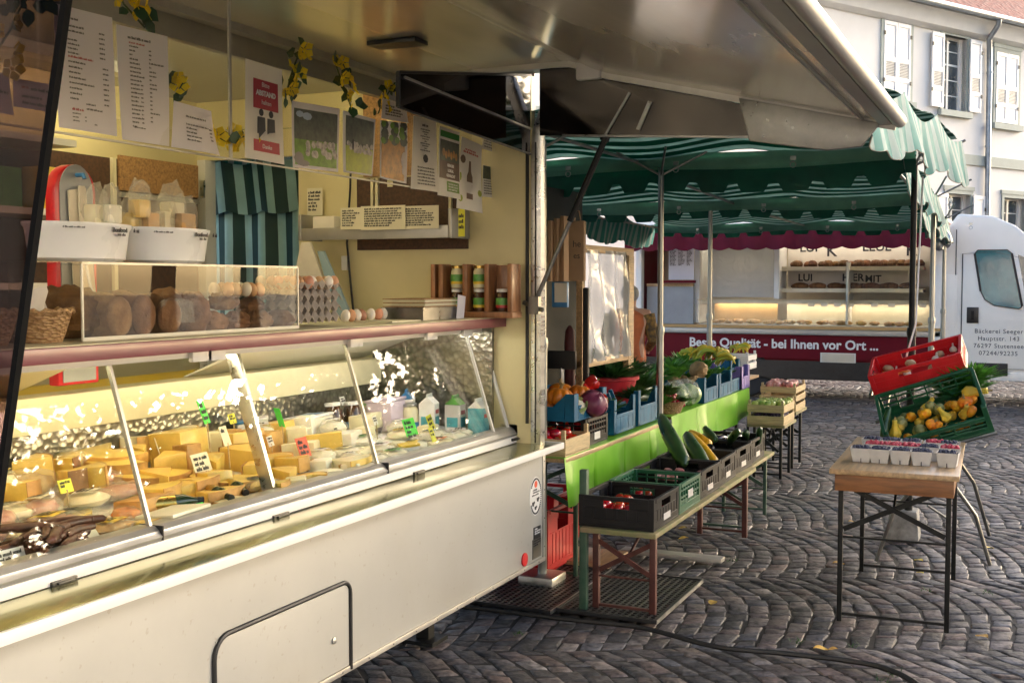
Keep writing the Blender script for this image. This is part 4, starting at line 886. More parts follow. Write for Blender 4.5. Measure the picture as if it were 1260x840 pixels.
rows = [(.22,.4,.1,.012),(.2,.48,.16,.012),(.2,.48,.2,.012)]+[(.2,.2+w_,.27+i*.036,.011) for i, w_ in enumerate((.16,.2,.17,.19))]
rows += [(.2,.2+w_,.45+i*.043,.011) for i, w_ in enumerate((.3,.24,.2,.28,.42,.22,.2,.14))]+[(.46,.62,.78,.011),(.46,.75,.82,.011)]+[(.74,.84,.17+i*.041,.011) for i in range(6)]+[(.78,.88,.46+i*.043,.011) for i in range(8)]+[(.22,.36,.87,.008),(.22,.32,.9,.008),(.22,.33,.93,.008),(.42,.45,.89,.008),(.42,.45,.92,.008),(.58,.64,.94,.008)]
ptext(f, o, rows, seed=1); ptext(f, o, [(.2,.62,.41,.013),(.22,.42,.84,.014)], 'ink_red', 'red_lettering', 2)
o, f = paper('price_list', 'white price list with two narrow columns, second large sheet on the guard', 'price list', [(143,30),(206,45),(211,180),(147,172)], seed=2); o['group'] = gp_
ptext(f, o, [(.2,.65,.1,.017)]+[(.22,.22+w_,.17+i*.037,.011) for i, w_ in enumerate((.18,.12,.06,.16,.2,.22,.22,.28,.22,.18,.2,.2,.16,.14,.2,.18,.16,.2,.14,.1))]+[(.6,.6+w_,.18+i*.037,.011) for i, w_ in enumerate((.05,.05,.05,.3,.05,.14,.14,.05,.14,.15,.05,.05,.05,.05,.05,.2,.05,.05))]+[(.42,.47,.5+i*.037,.011) for i in range(10)]+[(.25,.5,.88,.009)], seed=3)
ptext(f, o, [(.22,.34,.14,.011),(.36,.52,.14,.012)], 'ink_red', 'red_lettering', 4)
o, f = paper('price_card', 'small curled white card with five print lines beside the second price list', 'card', [(214,124),(260,137),(263,192),(210,181)], seed=0, curl=.03); o['group'] = gp_
ptext(f, o, [(.3,.82,.28,.03)]+[(.3,.3+w_,.45+i*.085,.028) for i, w_ in enumerate((.55,.25,.24,.34,.3))]+[(.86,.93,.47+i*.08,.03) for i in range(4)], seed=5)
o, f = paper('lilac_card', 'lilac card with three print lines behind the near smoked screen', 'card', [(16,96),(62,104),(62,140),(16,131)], mat='lilac'); o['group'] = gp_
ptext(f, o, [(.45,.95,.33,.08),(.2,.75,.62,.08),(.2,.85,.85,.08)], seed=6); ptext(f, o, [(.2,.42,.3,.08)], 'ink_red', 'red_lettering', 7)
o, f = paper('lilac_card', 'lilac card cut by the left edge of the photo', 'card', [(-22,84),(11,92),(14,143),(-20,136)], mat='lilac'); o['group'] = gp_
ptext(f, o, [(.2,.9,.5,.06)], seed=8)
o, f = paper('distance_poster', 'white laminated poster with red field asking to keep distance', 'poster', [(302,72),(347,86),(347,203),(301,194)], mat='card_white'); o['group'] = gp_
r1 = onp(f, 'red_field', 'red_print', o, .2, .17, .87, .47); onp(f, 'red_footer', 'red_print', o, .2, .79, .87, .91)
on_text(f, r1, 'Bitte', .52, .22, .024, 'ink_white', align='CENTER'); on_text(f, r1, 'ABSTAND', .53, .31, .026, 'ink_white', align='CENTER', bold=.0012); on_text(f, r1, 'halten', .54, .4, .024, 'ink_white', align='CENTER'); on_text(f, r1, 'Danke', .53, .855, .022, 'ink_white', align='CENTER')
for u in (.4, .66):
    b = MB(); c0 = Vector(f(u, .5))+Vector((.002,0,0)); e = (Vector(f(1, .5))-Vector(f(0, .5))).length*.11
    b.prism([c0+Vector((0, e*.55*math.cos(a), e*.55*math.sin(a)-e*.1)) for a in [2*math.pi*i/12 for i in range(12)]], (.0008,0,0))
    for sg in [[(-.9,-1),(.9,-1),(1,-4.2),(.65,-4.2),(.6,-7.4),(.1,-7.4),(0,-4.4),(-.1,-7.4),(-.6,-7.4),(-.65,-4.2),(-1,-4.2)]]: b.prism([c0+Vector((0, p[0]*e, p[1]*e*.78)) for p in reversed(sg)], (.0008,0,0))
    b.build('figure_mark', M['ink'], o)
# photographs of sheep, a field, a board with plant
def photo(label, cs, mats, seed, curl=.01, border=(.05,.06)):
    o, f = paper('photo_print', label, 'photo print', cs, seed=seed, curl=curl); o['group'] = gp_
    return o, f
M['p_sky'] = pm('printed_sky', (.5,.6,.68), .4, var=.1); M['p_tree'] = pm('printed_dark_trees', (.045,.055,.04), .4, var=.7, vs=40, col2=(.12,.14,.1)); M['p_grass'] = pm('printed_grass', (.16,.3,.04), .4, var=.3, vs=40); M['p_grass2'] = pm('printed_meadow', (.36,.42,.05), .4, var=.2, vs=30)
M['p_sheep'] = pm('printed_sheep', (.45,.43,.38), .4, var=.5, vs=60); M['p_road'] = pm('printed_road', (.26,.24,.23), .4, var=.2); M['p_board'] = pm('printed_wood', (.5,.26,.08), .4, var=.4, vs=30)
def blobs(f, o, nm, mat, pts, lift=.0026, asp=1):
    b = MB()
    for u, v, ru, rv in pts: b.add([Vector(f(max(0, min(1, u+ru*math.cos(a))), max(0, min(1, v+rv*math.sin(a)))))+Vector((lift,0,0)) for a in [2*math.pi*i/8 for i in range(8)]], [tuple(range(8))])
    return b.build(nm, M[mat], o, sm=False)
o, f = photo('photo of grey sheep on a green field under trees, widest photo on the guard', [(359,124),(418,134),(416,212),(358,206)], None, 1)
onp(f, 'trees', 'p_tree', o, .04, .1, .95, .56); onp(f, 'meadow', 'p_grass', o, .04, .56, .95, .95); r_ = random.Random(5)
blobs(f, o, 'sky', 'p_sky', [(.3,.2,.1,.06),(.15,.18,.08,.05)]); blobs(f, o, 'sheep', 'p_sheep', [(.3+.62*r_.random(), .58+.2*r_.random(), .05, .06) for _ in range(22)]); blobs(f, o, 'track', 'p_road', [(.12,.85,.1,.1),(.2,.92,.14,.05)], .0022)
o, f = photo('photo of a flock on a bright meadow before dark trees, next to the sheep photo', [(422,136),(462,147),(460,217),(420,212)], None, 2)
onp(f, 'trees', 'p_tree', o, .08, .06, .95, .55); onp(f, 'meadow', 'p_grass2', o, .08, .55, .95, .97)
blobs(f, o, 'sheep', 'p_sheep', [(.35+.56*r_.random(), .5+.12*r_.random(), .05, .045) for _ in range(24)]+[(.14+.14*r_.random(), .5+.08*r_.random(), .05, .04) for _ in range(5)]); blobs(f, o, 'shepherd', 'ink', [(.3,.52,.03,.1)], .003)
o, f = photo('picture of a wooden board with green leaves under the white slip', [(468,148),(501,152),(502,226),(467,219)], None, 3)
onp(f, 'board', 'p_board', o, .04, .3, .9, .97); blobs(f, o, 'leaves', 'p_tree', [(.5+.4*math.sin(i*2.1), .18+.14*math.sin(i*1.3), .14, .09) for i in range(12)]); blobs(f, o, 'green_leaves', 'p_grass', [(.45+.36*math.sin(i*1.7+1), .2+.15*math.sin(i*2.3), .09, .06) for i in range(9)], .003); blobs(f, o, 'white_cloth', 'card_white', [(.86,.62,.1,.14),(.88,.78,.08,.1)], .0034)
o, f = paper('white_slip', 'small white slip with print taped above the board picture', 'slip', [(471,121),(500,129),(500,152),(469,146)], X=-2.588); o['group'] = gp_
ptext(f, o, [(.12,.5,.35,.07),(.12,.75,.5,.07),(.12,.8,.64,.07),(.12,.7,.78,.07)], seed=9)
o, f = paper('leaflet', 'narrow white leaflet with centred print and a dark seed mark', 'leaflet', [(509,142),(537,149),(536,237),(505,232)], mat='card_white', curl=.02); o['group'] = gp_
ptext(f, o, [(.36,.64,.12,.03)]+[(.3+.08*(i % 3), .7-.06*(i % 3), .17+i*.032, .014) for i in range(10)]+[(.2,.85,.7+i*.045,.016) for i in range(6)], seed=10); blobs(f, o, 'seed_mark', 'ink', [(.5,.56,.1,.06)])
o, f = paper('brochure', 'brown and green brochure with white capital lettering and a green label', 'brochure', [(541,155),(566,163),(563,246),(538,240)], mat='card_white', curl=.02); o['group'] = gp_
M['p_brown'] = pm('printed_brown', (.13,.075,.05), .4, var=.3, vs=20)
bp = onp(f, 'brown_field', 'p_brown', o, .04, .18, .96, .74); onp(f, 'green_header', 'ink_green', o, .04, .05, .96, .14); onp(f, 'green_label', 'p_grass', o, .35, .77, .92, .92); onp(f, 'photo_field', 'p_tree', o, .05, .18, .95, .48, .002); blobs(f, o, 'cattle', 'p_board', [(.2+.12*i, .36+.03*(i % 2), .06, .06) for i in range(6)], .003)
for i, s in enumerate(('GENUSS', 'LOKAL', 'GEMACHT')): on_text(f, bp, s, .52, .54+i*.075, .019, 'ink_white', align='CENTER', bold=.001)
ptext(f, o, [(.4,.85,.82,.02),(.4,.85,.86,.02),(.4,.8,.9,.02)], 'ink_white', seed=11, lift=.0035)
o, f = paper('bottle_flyer', 'white flyer showing one brown bottle, lowest hanging sheet', 'flyer', [(568,168),(593,179),(589,263),(561,256)], mat='card_white', curl=.025); o['group'] = gp_
g = lambda pts: MB().add([Vector(f(u, v))+Vector((.002,0,0)) for u, v in pts], [tuple(range(len(pts)))])
g([(.4,.3),(.48,.3),(.5,.45),(.56,.52),(.56,.84),(.32,.84),(.32,.52),(.38,.45)]).build('bottle_print', M['p_brown'], o, sm=False); g([(.31,.6),(.57,.6),(.57,.76),(.31,.76)]).M = None
onp(f, 'label_print', 'card_white', o, .31, .6, .57, .76, .003); ptext(f, o, [(.2,.7,.16,.02),(.12,.85,.2,.025)], 'ink_red', seed=12); blobs(f, o, 'hop_print', 'p_grass2', [(.88,.72,.1,.05),(.05,.55,.05,.06),(.1,.85,.08,.05)]); blobs(f, o, 'cow_print', 'p_brown', [(.12,.3,.12,.06)])
o, f = paper('yellow_slip', 'yellow headed slip hanging at the far end of the guard', 'slip', [(595,150),(607,154),(608,189),(593,183)], mat='card_white'); o['group'] = gp_
onp(f, 'yellow_field', 'neon_yellow', o, .02, .01, .98, .35); ptext(f, o, [(.1,.9,.4+i*.1,.03) for i in range(6)], seed=13)
o, f = paper('info_card', 'half dark half pale card below the yellow headed slip', 'card', [(594,203),(607,206),(607,244),(593,242)], mat='card_white'); o['group'] = gp_
onp(f, 'photo_field', 'p_tree', o, .02, .01, .98, .42); ptext(f, o, [(.1,.9,.5+i*.08,.03) for i in range(6)], seed=14)
def wpaper(nm, label, cat, x0, y0, x1, y1, Y, mat, rows, seed):
    A, B_ = at(x0, y0, Y=Y), at(x1, y1, Y=Y)
    o = MB().bx(A.x, B_.x, Y-.001, Y, B_.z, A.z).build(nm, M[mat]); tag(o, label, cat)
    b = MB(); b.M = basis(FNY[0], FNY[1], (A.x, Y-.0012, A.z)); h = (A.z-B_.z)/(rows+2); scrawl(b, (B_.x-A.x)*.08, -h*1.6, (B_.x-A.x)*.84, h, rows, random.Random(seed)); b.M = None; b.build('lettering', M['ink'], o)
    return o
wpaper('sign_card', 'ivory printed card standing first on the end shelf', 'card', 419, 256, 447, 282, 5.15, 'paper_y', 7, 1)
wpaper('sign_card', 'wide ivory printed card in the middle of the end shelf', 'card', 444, 254, 499, 282, 5.14, 'paper_y', 8, 2)
wpaper('sign_card', 'ivory printed card at the right end of the end shelf', 'card', 491, 254, 540, 281, 5.15, 'paper_y', 8, 3)
wpaper('note_pad', 'grey clipped notes hanging beside the striped curtain', 'notes', 378, 232, 397, 265, 5.35, 'paper_y', 6, 4)
wpaper('yellow_card', 'narrow yellow card under the bottle flyer', 'card', 564, 257, 572, 291, 5.16, 'neon_yellow', 3, 5)
# ---------------------------------------------------------------- artificial flower garlands
pet = MB()
for i in range(5):
    a = 2*math.pi*i/5; u = Vector((0, math.cos(a), math.sin(a))); v = Vector((0, -math.sin(a), math.cos(a)))
    pet.add([u*.004, u*.03+v*.02+Vector((.012,0,0)), u*.045+Vector((.02,0,0)), u*.03-v*.02+Vector((.012,0,0))], [(0,1,2,3)])
pet.ell((.006,0,0), .009, 6, 4)
lf = [(0,0,0), (.006,.02,-.012), (.004,.024,-.035), (0,0,-.062), (.004,-.024,-.035), (.006,-.02,-.012)]
petm = None; lfm = None
def garland(label, pts, nf, nl, seed, X):
    global petm, lfm
    r = random.Random(seed); P = [at(x, y, X=X) for x, y in pts]
    o = thing('flower_garland', label, 'garland', P[0], group='yellow flower garlands')
    MB().tube(P, .0035, 5).build('stem', M['dark_leaf'], o, world=True)
    def pick():
        i = r.randrange(len(P)-1); return P[i].lerp(P[i+1], r.random())
    for i in range(nf):
        p = pick()-Vector(o.location)+Vector((r.uniform(0,.03), r.uniform(-.045,.045), r.uniform(-.03,.03)))
        q = bpy.data.objects.new('flower', petm) if petm else pet.build('flower', M['yellow_petal']); petm = q.data
        if not q.users_collection: C.objects.link(q)
        q.parent = o; q.location = p; q.rotation_euler = (r.uniform(0,6), r.uniform(-.5,.5), r.uniform(-.8,.8)); q.scale = (r.uniform(.5,.85),)*3
    for i in range(nl):
        p = pick()-Vector(o.location)+Vector((r.uniform(-.01,.03), r.uniform(-.05,.05), r.uniform(-.02,.04)))
        q = bpy.data.objects.new('leaf', lfm) if lfm else MB().add(lf, [tuple(range(6))]).build('leaf', M['dark_leaf'])
        lfm = q.data
        if not q.users_collection: C.objects.link(q)
        q.parent = o; q.location = p; q.rotation_euler = (r.uniform(-1.8,1.8), r.uniform(-.5,.5), r.uniform(-.6,.6)); q.scale = (r.uniform(.6,1.0),)*3
garland('dark leaved garland with pale flowers behind the near smoked screen', [(-25,95),(12,38),(22,15),(40,-12)], 6, 9, 1, -2.55)
garland('yellow flower garland above the second price list', [(146,-12),(152,5),(164,18),(178,34)], 6, 7, 2, -2.62)
garland('short yellow flower sprig beside the small curled card', [(210,95),(218,104),(226,118)], 3, 4, 3, -2.62)
garland('yellow flowers lying on the guard edge left of the distance poster', [(258,158),(272,166),(288,172),(300,168)], 9, 5, 4, -2.62)
garland('hanging flower garland just right of the distance poster', [(372,58),(364,76),(357,96),(350,128)], 8, 13, 5, -2.62)
garland('hanging flower garland above the bright meadow photo', [(410,70),(416,88),(424,110),(432,132)], 8, 14, 6, -2.62)
garland('flower sprig next to the dark smoked screen', [(486,102),(478,114),(470,128),(465,140)], 5, 6, 7, -2.62)
# ---------------------------------------------------------------- things on the counter board
ZC = 1.602
def acrylic_case():
    x0, x1, y0, y1, z1 = -2.93, -2.62, 2.598, 3.712, 1.838; t_ = .005
    o = thing('bread_case', 'clear acrylic bread case standing on the maroon counter board', 'display case', ((x0+x1)/2, (y0+y1)/2, ZC))
    for nm, bb in (('front_sheet', (x1-t_, x1, y0, y1, ZC, z1)), ('end_sheet', (x0, x1-t_, y0, y0+t_, ZC, z1)), ('end_sheet', (x0, x1-t_, y1-t_, y1, ZC, z1)), ('top_sheet', (x0, x1, y0, y1, z1+.001, z1+.006))):
        MB().bx(*bb).build(nm, M['case_plexi'], o, world=True, sm=False)
    b = MB()
    for y in (y0, y1): b.bx(x1-.004, x1+.002, y-.003, y+.003, ZC, z1)
    b.bx(x1-.003, x1+.002, y0, y1, z1-.001, z1+.0065); b.bx(x1-.004, x1+.003, y0, y1, ZC, ZC+.012); b.build('sheet_edge', M['plexi_edge'], o, world=True)
    b = MB(); b.bx(x0, x1+.01, y0-.2, y0+.02, z1+.0012, z1+.006); b.build('top_overhang', M['case_plexi'], o, world=True)
acrylic_case()
def loaf(name, label, px_, X, L, W_, H, mat, rz=0, nz=.1, seed=0, flat=False):
    y = at(px_, 400, X=X).y
    b = MB(); b.ell((0,0,H*.46), (W_/2, L/2, H*.54), 28, 18, nz*1.5, 3.4, seed=seed)
    kk = random.Random(seed); sc_ = [kk.uniform(-.3,.3) for _ in range(3)]
    b.v = [(x, q, z-(.009 if z > H*.6 and any(abs(q/L-s_-x*.8) < .03 for s_ in sc_) else 0)) for x, q, z in b.v]
    b.v = [(x, q, max(0, z)) for x, q, z in b.v]
    if flat: b.v = [(max(-W_*.42, min(W_*.42, x)), q, min(z, H)) for x, q, z in b.v]
    o = b.build(name, M[mat], loc=None); o.location = (X, y, ZC); o.rotation_euler = (0, 0, rz); tag(o, label, 'bread')
    return o
loaf('bread_loaf', 'large round dark loaf left of the bread case', 84, -2.84, .26, .26, .17, 'crust', seed=2, nz=.12)
for i, (px_, w_, h_, lab) in enumerate(((122,.12,.15,'first brown loaf end in the bread case, near its left side'),(152,.12,.155,'second brown loaf end standing in the bread case'),(184,.13,.14,'third loaf in the bread case, slightly darker'))):
    o = loaf('bread_loaf', lab, px_, -2.76, w_, .22, h_, 'crust2' if i < 2 else 'crust', seed=10+i, nz=.06); 
    b = MB(); b.ell((.085,0,h_*.46), (.028, w_*.43, h_*.45), 12, 8, .05, seed=i); c_ = b.build('cut_face', M['crust2'], o)
loaf('bread_loaf', 'very dark narrow loaf behind the third loaf in the bread case', 205, -2.84, .13, .2, .16, 'rind_dark', seed=14)
loaf('bread_loaf', 'floury upright loaf near the middle of the bread case', 237, -2.74, .11, .14, .15, 'crust2', seed=15, nz=.08)
for i, (px_, X, z_, lab) in enumerate(((262,-2.7,0,'small roll right of the floury upright loaf'),(290,-2.72,0,'round roll in the middle of the right half of the case'),(318,-2.7,0,'flat roll near the right end of the case'),(345,-2.7,0,'last roll at the right end of the case'),(275,-2.8,.075,'upper long roll resting on the rolls in the case'),(308,-2.82,.05,'brown roll behind the flat roll'))):
    o = loaf('bread_roll', lab, px_, X, .13 if z_ else .12, .1, .075, 'crust' if i % 2 else 'crust2', seed=20+i, nz=.14); o.location.z += z_
o = MB().add([(0,0,.0), (.02,.09,.002), (.0,.16,.0), (.0,.15,.075), (.015,.07,.085), (0,-.01,.08)], [(0,1,2,3,4,5)]).build('plastic_bag', M['film']); o.location = (-2.665, 3.0, ZC+.04); tag(o, 'crumpled clear bag leaning inside the bread case', 'bag')
def tub(label, px_, y):
    c = at(px_, y, X=-2.74); o = thing('oval_tub', label, 'tub', (-2.74, c.y, 1.846))
    s = Matrix.Diagonal((.58, 1, 1, 1))
    b = MB(); b.M = s; b.lathe([(.155,0), (.175,.01), (.19,.1), (.2,.112), (.2,.12), (.194,.12), (.186,.105), (.172,.014), (.01,.01)], 40); b.build('bowl', M['white_tub'], o)
    b = MB(); b.M = basis((0,1,0), (0,0,1), (.113,-.0,.1))
    b.bx(-.16, -.02, -.004, 0, 0, .001); b.M = None; r = random.Random(3)
    txt = text('Bonfood', .018, (-2.74+.114, c.y+.03, 1.846+.1), FX, M['ink'], o, bold=.001)
    b = MB(); b.M = basis((0,1,0), (0,0,1), (.1135,.05,.082)); scrawl(b, 0, 0, .05, .012, 1, r); b.M = basis((.35,1,0), (0,0,1), (.1,-.16,.1)); scrawl(b, 0, 0, .1, .008, 1, r); b.M = basis((-.35,1,0), (0,0,1), (.108,.125,.095)); scrawl(b, 0, 0, .05, .018, 1, r); b.M = None; b.build('lettering', M['ink'], o)
tub('oval white tub of bagged goods on top of the bread case, left one', 97, 322); tub('oval white tub of bagged cheese on top of the bread case, right one', 202, 322)
M['film_bag'] = film('clear_food_bag', (.85,.8,.6), .22, .12)
def baggy(label, px_, py_, X, r_, mat, seed, sz=(.05,.06,.045)):
    c = at(px_, py_, X=X); o = thing('bagged_cheese', label, 'bagged cheese', c)
    MB().box((0,0,sz[2]/2), sz).build('cheese_piece', M[mat], o, bev=.006)
    b = MB(); b.ell((0,0,sz[2]*.6), (sz[0]*.75, sz[1]*.8, sz[2]*.85), 14, 10, .35, 3.5, seed=seed)
    b.v = [(x, y, max(-.005, z)*(1.45 if z > sz[2] else 1)) for x, y, z in b.v]; b.build('clear_bag', M['film_bag'], o, sm=False)
for i, (px_, py_, mat, lab) in enumerate(((118,281,'cheese_pale','bagged pale cheese in the left tub'),(136,281,'cream_cheese','second bagged cheese in the left tub'),(161,290,'cheese','bagged yellow cheese standing at the left of the right tub'),(183,290,'rind','small brown bagged cheese in the right tub'),(203,288,'cheese_pale','bagged pale cheese in the middle of the right tub'),(226,290,'rind','bagged cheese with tan rind at the right of the right tub'),(212,276,'cheese_pale','bagged cheese lying on top of the right tub pile'),(172,274,'cheese','bagged cheese on top at the left of the right tub pile'))):
    baggy(lab, px_, py_-6, -2.73 if i % 2 else -2.76, .05, mat, i+3, (.05, .075 if i in (5,6) else .055, .06))
# red arched hanger with paper bags
t = thing('bag_hanger', 'red arched board with grey face holding paper bags behind the left tub', 'bag holder', (-3.3, 3.2, 1.4))
arch = [(0, -.1, 0), (0, .1, 0), (0, .1, .72)]+[(0, .1*math.cos(a), .72+.1*math.sin(a)) for a in [R(q) for q in range(15, 180, 15)]]+[(0, -.1, .72)]
MB().prism(arch, (.05,0,0)).build('arch_board', M['crate_red'], t, bev=.008)
MB().prism([(.0505, p[1]*.8, .012+p[2]*.985) for p in arch], (.004,0,0)).build('grey_face', M['grey_panel'], t)
b = MB(); b.lathe([(.014,0), (.014,.02), (.008,.03)], 10, (0,0,0)); b.M = None
b = MB(); b.tube([(.055, 0, .78), (.09, 0, .78), (.095, 0, .765)], .008, 8); b.build('hook', M['blue_lid'], t)
b = MB(); b.prism([(.06,-.05,.72), (.06,.035,.735), (.06,.06,.35), (.06,-.03,.33)], (.006,.0,0)); b.prism([(.07,-.01,.74), (.07,.02,.74), (.07,.07,.3), (.07,-.0,.3)], (.006,0,0)); b.build('paper_bag', M['bag_white'], t)
b = MB(); b.prism([(.08,-.03,.52), (.08,.045,.53), (.08,.045,.45), (.08,-.03,.44)], (.002,0,0)); b.build('tag_card', M['paper_y'], t)
b = MB(); b.tube([(-3.2, 3.18, 1.9), (-3.18, 3.2, 1.75), (-3.1, 3.18, 1.65)], .006, 6); tag(b.build('hanging_string', M['white_plastic']), 'thin white cord hanging down from the red arched board', 'cord')
# baskets
def basket(label, px_, r_, X=-2.72, hgt=.09):
    y = at(px_, 420, X=X).y; o = thing('bread_basket', label, 'basket', (X, y, ZC))
    b = MB(); b.lathe([(r_*.72,0), (r_*.8,.02), (r_,hgt), (r_*1.03,hgt+.006), (r_*.97,hgt+.004), (r_*.76,.015), (.01,.012)], 28, wob=lambda a: 1+.02*math.sin(a*14)); b.build('weave', M['wicker'], o)
    b = MB(); n = 40
    b.tube([(r_*1.02*math.cos(2*math.pi*i/n), r_*1.02*math.sin(2*math.pi*i/n), hgt+.004+.006*math.sin(i*2.4)) for i in range(n+1)], .007, 6); b.build('rim', M['wicker'], o)
    return o
basket('wicker basket with a paper napkin left of the bread case', 44, .105); basket('dark wicker basket cut by the left edge behind the smoked screen', -28, .11)
b = MB(); b.grid(lambda u, v: (.05*math.sin(u*5)*v, .09*(u-.5), .1*v+.02*math.sin(u*7)), 7, 5); o = b.build('napkin', M['bag_white']); o.location = (-2.72, at(50, 420, X=-2.72).y, ZC+.05); tag(o, 'crumpled pale napkin sticking out of the wicker basket', 'napkin')
# eggs
eggm = None
def egg(loc, mat, label, grp):
    global eggm
    if eggm is None: eggm = MB().ell((0,0,.028), (.0215,.0215,.029), 14, 9).build('egg_source', M['egg']).data; bpy.data.objects.remove(bpy.data.objects['egg_source'])
    o = bpy.data.objects.new('egg', eggm); C.objects.link(o); o.location = loc; o.rotation_euler = (U(-.3,.3), U(-.3,.3), U(0,6))
    if mat != 'egg': o.data = eggm.copy(); o.data.materials[0] = M[mat]
    return tag(o, label, 'egg', grp)
def egg_tray(z, label, y0, nx=4, ny=7, P=.05):
    def fn(u, v):
        x, y = u*nx, v*ny
        return (x*P, y*P, z+.026-.012*math.cos(2*math.pi*x)-.012*math.cos(2*math.pi*y))
    o = MB().grid(fn, nx*6, ny*6, th=(0,0,.003)).build('egg_tray', M['egg_tray'], loc=None); o.location = (-2.86, y0, ZC+.012); tag(o, label, 'egg tray', 'stacked grey egg trays'); return o
ey = at(290, 400, X=-2.75).y+.28
for i, (z, lab) in enumerate(((0,'bottom grey pulp egg tray right of the bread case'),(.045,'second grey pulp egg tray of the stack'),(.09,'third grey pulp egg tray of the stack'),(.135,'top grey pulp egg tray carrying eggs'))):
    egg_tray(z, lab, 3.74); 
for ix in range(4):
    for iy in range(7):
        if rng.random() < .97: egg((-2.86+.05*(ix+.5), 3.74+.05*(iy+.5), ZC+.152), 'egg' if rng.random() < .72 else 'egg_white', 'egg in the top tray of the stack', 'eggs in the top tray')
b = MB(); b.bx(-2.84, -2.7, 3.42, 3.69, 1.72, 1.726); b.bx(-2.84, -2.83, 3.42, 3.69, ZC, 1.72); tag(b.build('case_shelf', M['case_plexi']), 'small clear shelf holding eggs inside the right end of the bread case', 'shelf')
for ix in range(2):
    for iy in range(5): egg((-2.81+.06*ix, 3.45+.05*iy, 1.727), 'egg' if (ix+iy) % 3 else 'egg_white', 'egg on the small shelf inside the bread case', 'eggs in the bread case')
for i in range(7):
    o = egg((-2.8, at(424+i*8, 394, X=-2.8).y, ZC+.004), 'egg' if i % 2 else 'egg_white', 'egg in the row right of the stacked trays', 'eggs lying behind the trays')
# brochures, spice rack
A = at(487, 396, X=-2.74); b = MB(); b.bx(-2.85, -2.62, 4.72, 5.1, ZC, ZC+.06); o = b.build('brochure_stack', M['alu_dark']); tag(o, 'low stack of brochures in a grey tray beside the spice rack', 'brochures')
for i in range(7): MB().bx(-2.848+.003*(i % 2), -2.622+.004*(i % 3), 4.73, 5.06+.01*(i % 3), ZC+.062+i*.006, ZC+.066+i*.006).build('brochure', M['paper_y' if i % 3 else 'chip_tan'], o)
b = MB(); b.prism([(-2.6, 5.02, ZC), (-2.6, 5.1, ZC), (-2.6, 5.12, ZC+.11), (-2.6, 5.04, ZC+.12)], (.003,0,0)); b.build('loose_sheet', M['paper'], o)
b = MB(); b.bx(-2.8, -2.6, 4.4, 4.66, ZC, ZC+.006); tag(b.build('paper_pad', M['paper_y']), 'flat ivory pad lying on the counter before the brochures', 'pad')
rk = thing('spice_rack', 'reddish wooden rack of small spice jars at the far end of the counter', 'rack', (-2.62, 5.28, ZC))
b = MB(); b.bx(-.24, .235, -.055, .06, 0, .03); b.bx(-.235, .23, .052, .06, .03, .27); b.build('rack_board', M['rack_wood'], rk, bev=.003)
for x in (-.225, -.18, -.04, .085, .215): MB().bx(x-.013, x+.013, -.05, .05, .0305, .275).build('rack_post', M['rack_wood'], rk, bev=.004)
jr = 0
for j, z in enumerate((.031, .152)):
    for x in (-.11, .02, .15):
        if j == 1 and x > .1: continue
        o = thing('spice_jar', ['left lower spice jar with green label in the wooden rack','middle lower spice jar with yellow label in the wooden rack','right lower spice jar with red label in the wooden rack','left upper spice jar of pale spice in the wooden rack','middle upper spice jar of brown spice in the wooden rack'][jr], 'spice jar', (-2.62+x, 5.285, ZC+z), group='spice jars in the rack'); jr += 1
        MB().lathe([(.032,0), (.034,.01), (.034,.085), (.028,.095), (.028,.1)], 16).build('glass_body', M['jar_cream' if j else 'jar_dark'], o); MB().lathe([(.03,.1), (.031,.115), (.01,.117)], 16).build('lid', M['gold' if j else 'white_plastic'], o)
        b = MB(); b.lathe([(.0345,.02), (.0345,.07)], 16); b.build('label', M['green_print'], o); b = MB(); b.lathe([(.035,.02), (.035,.034)], 16); b.build('label_band', M['yellow_print' if x < .1 else 'red_tub'], o)
# bags hanging from the end shelf
b = MB(); b.prism([(-3.62, 5.16, 2.0), (-3.56, 5.16, 2.0), (-3.42, 5.15, 1.66), (-3.7, 5.15, 1.66)], (0,.02,0)); tag(b.build('paper_bag', M['bag_white'], bev=.004), 'cone shaped bundle of white paper bags hanging under the end shelf', 'paper bags')
b = MB(); b.prism([(-3.5, 5.14, 1.95), (-3.46, 5.14, 1.95), (-3.28, 5.13, 1.6), (-3.38, 5.13, 1.6)], (0,.015,0)); tag(b.build('paper_bag', M['lilac'] if 0 else pm('pale_blue_bag', (.3,.42,.46), .6, var=.1)), 'pale blue bags hanging right of the white paper bags', 'paper bags')
o = MB().box((-3.5, 5.25, 2.1), (.14,.1,.08)).build('small_box', M['cream_cheese'], bev=.006); tag(o, 'small cream box on the left of the end shelf', 'box')
# shelf goods seen through the smoked screen
for i, (x, y, z, s, m_, lab) in enumerate(((-4.15, 3.9, 2.11, (.12,.16,.2), 'yellow_print', 'yellow pack on the wall shelf behind the smoked screen'), (-4.15, 3.65, 2.11, (.12,.14,.18), 'green_print', 'green pack at the left of the wall shelf'), (-4.15, 3.4, 1.78, (.14,.2,.22), 'bag_white', 'pale bag on the lower wall shelf'))):
    o = MB().box((x, y, z+s[2]/2+.0), s).build('shelf_pack', M[m_], bev=.012); tag(o, lab, 'pack')
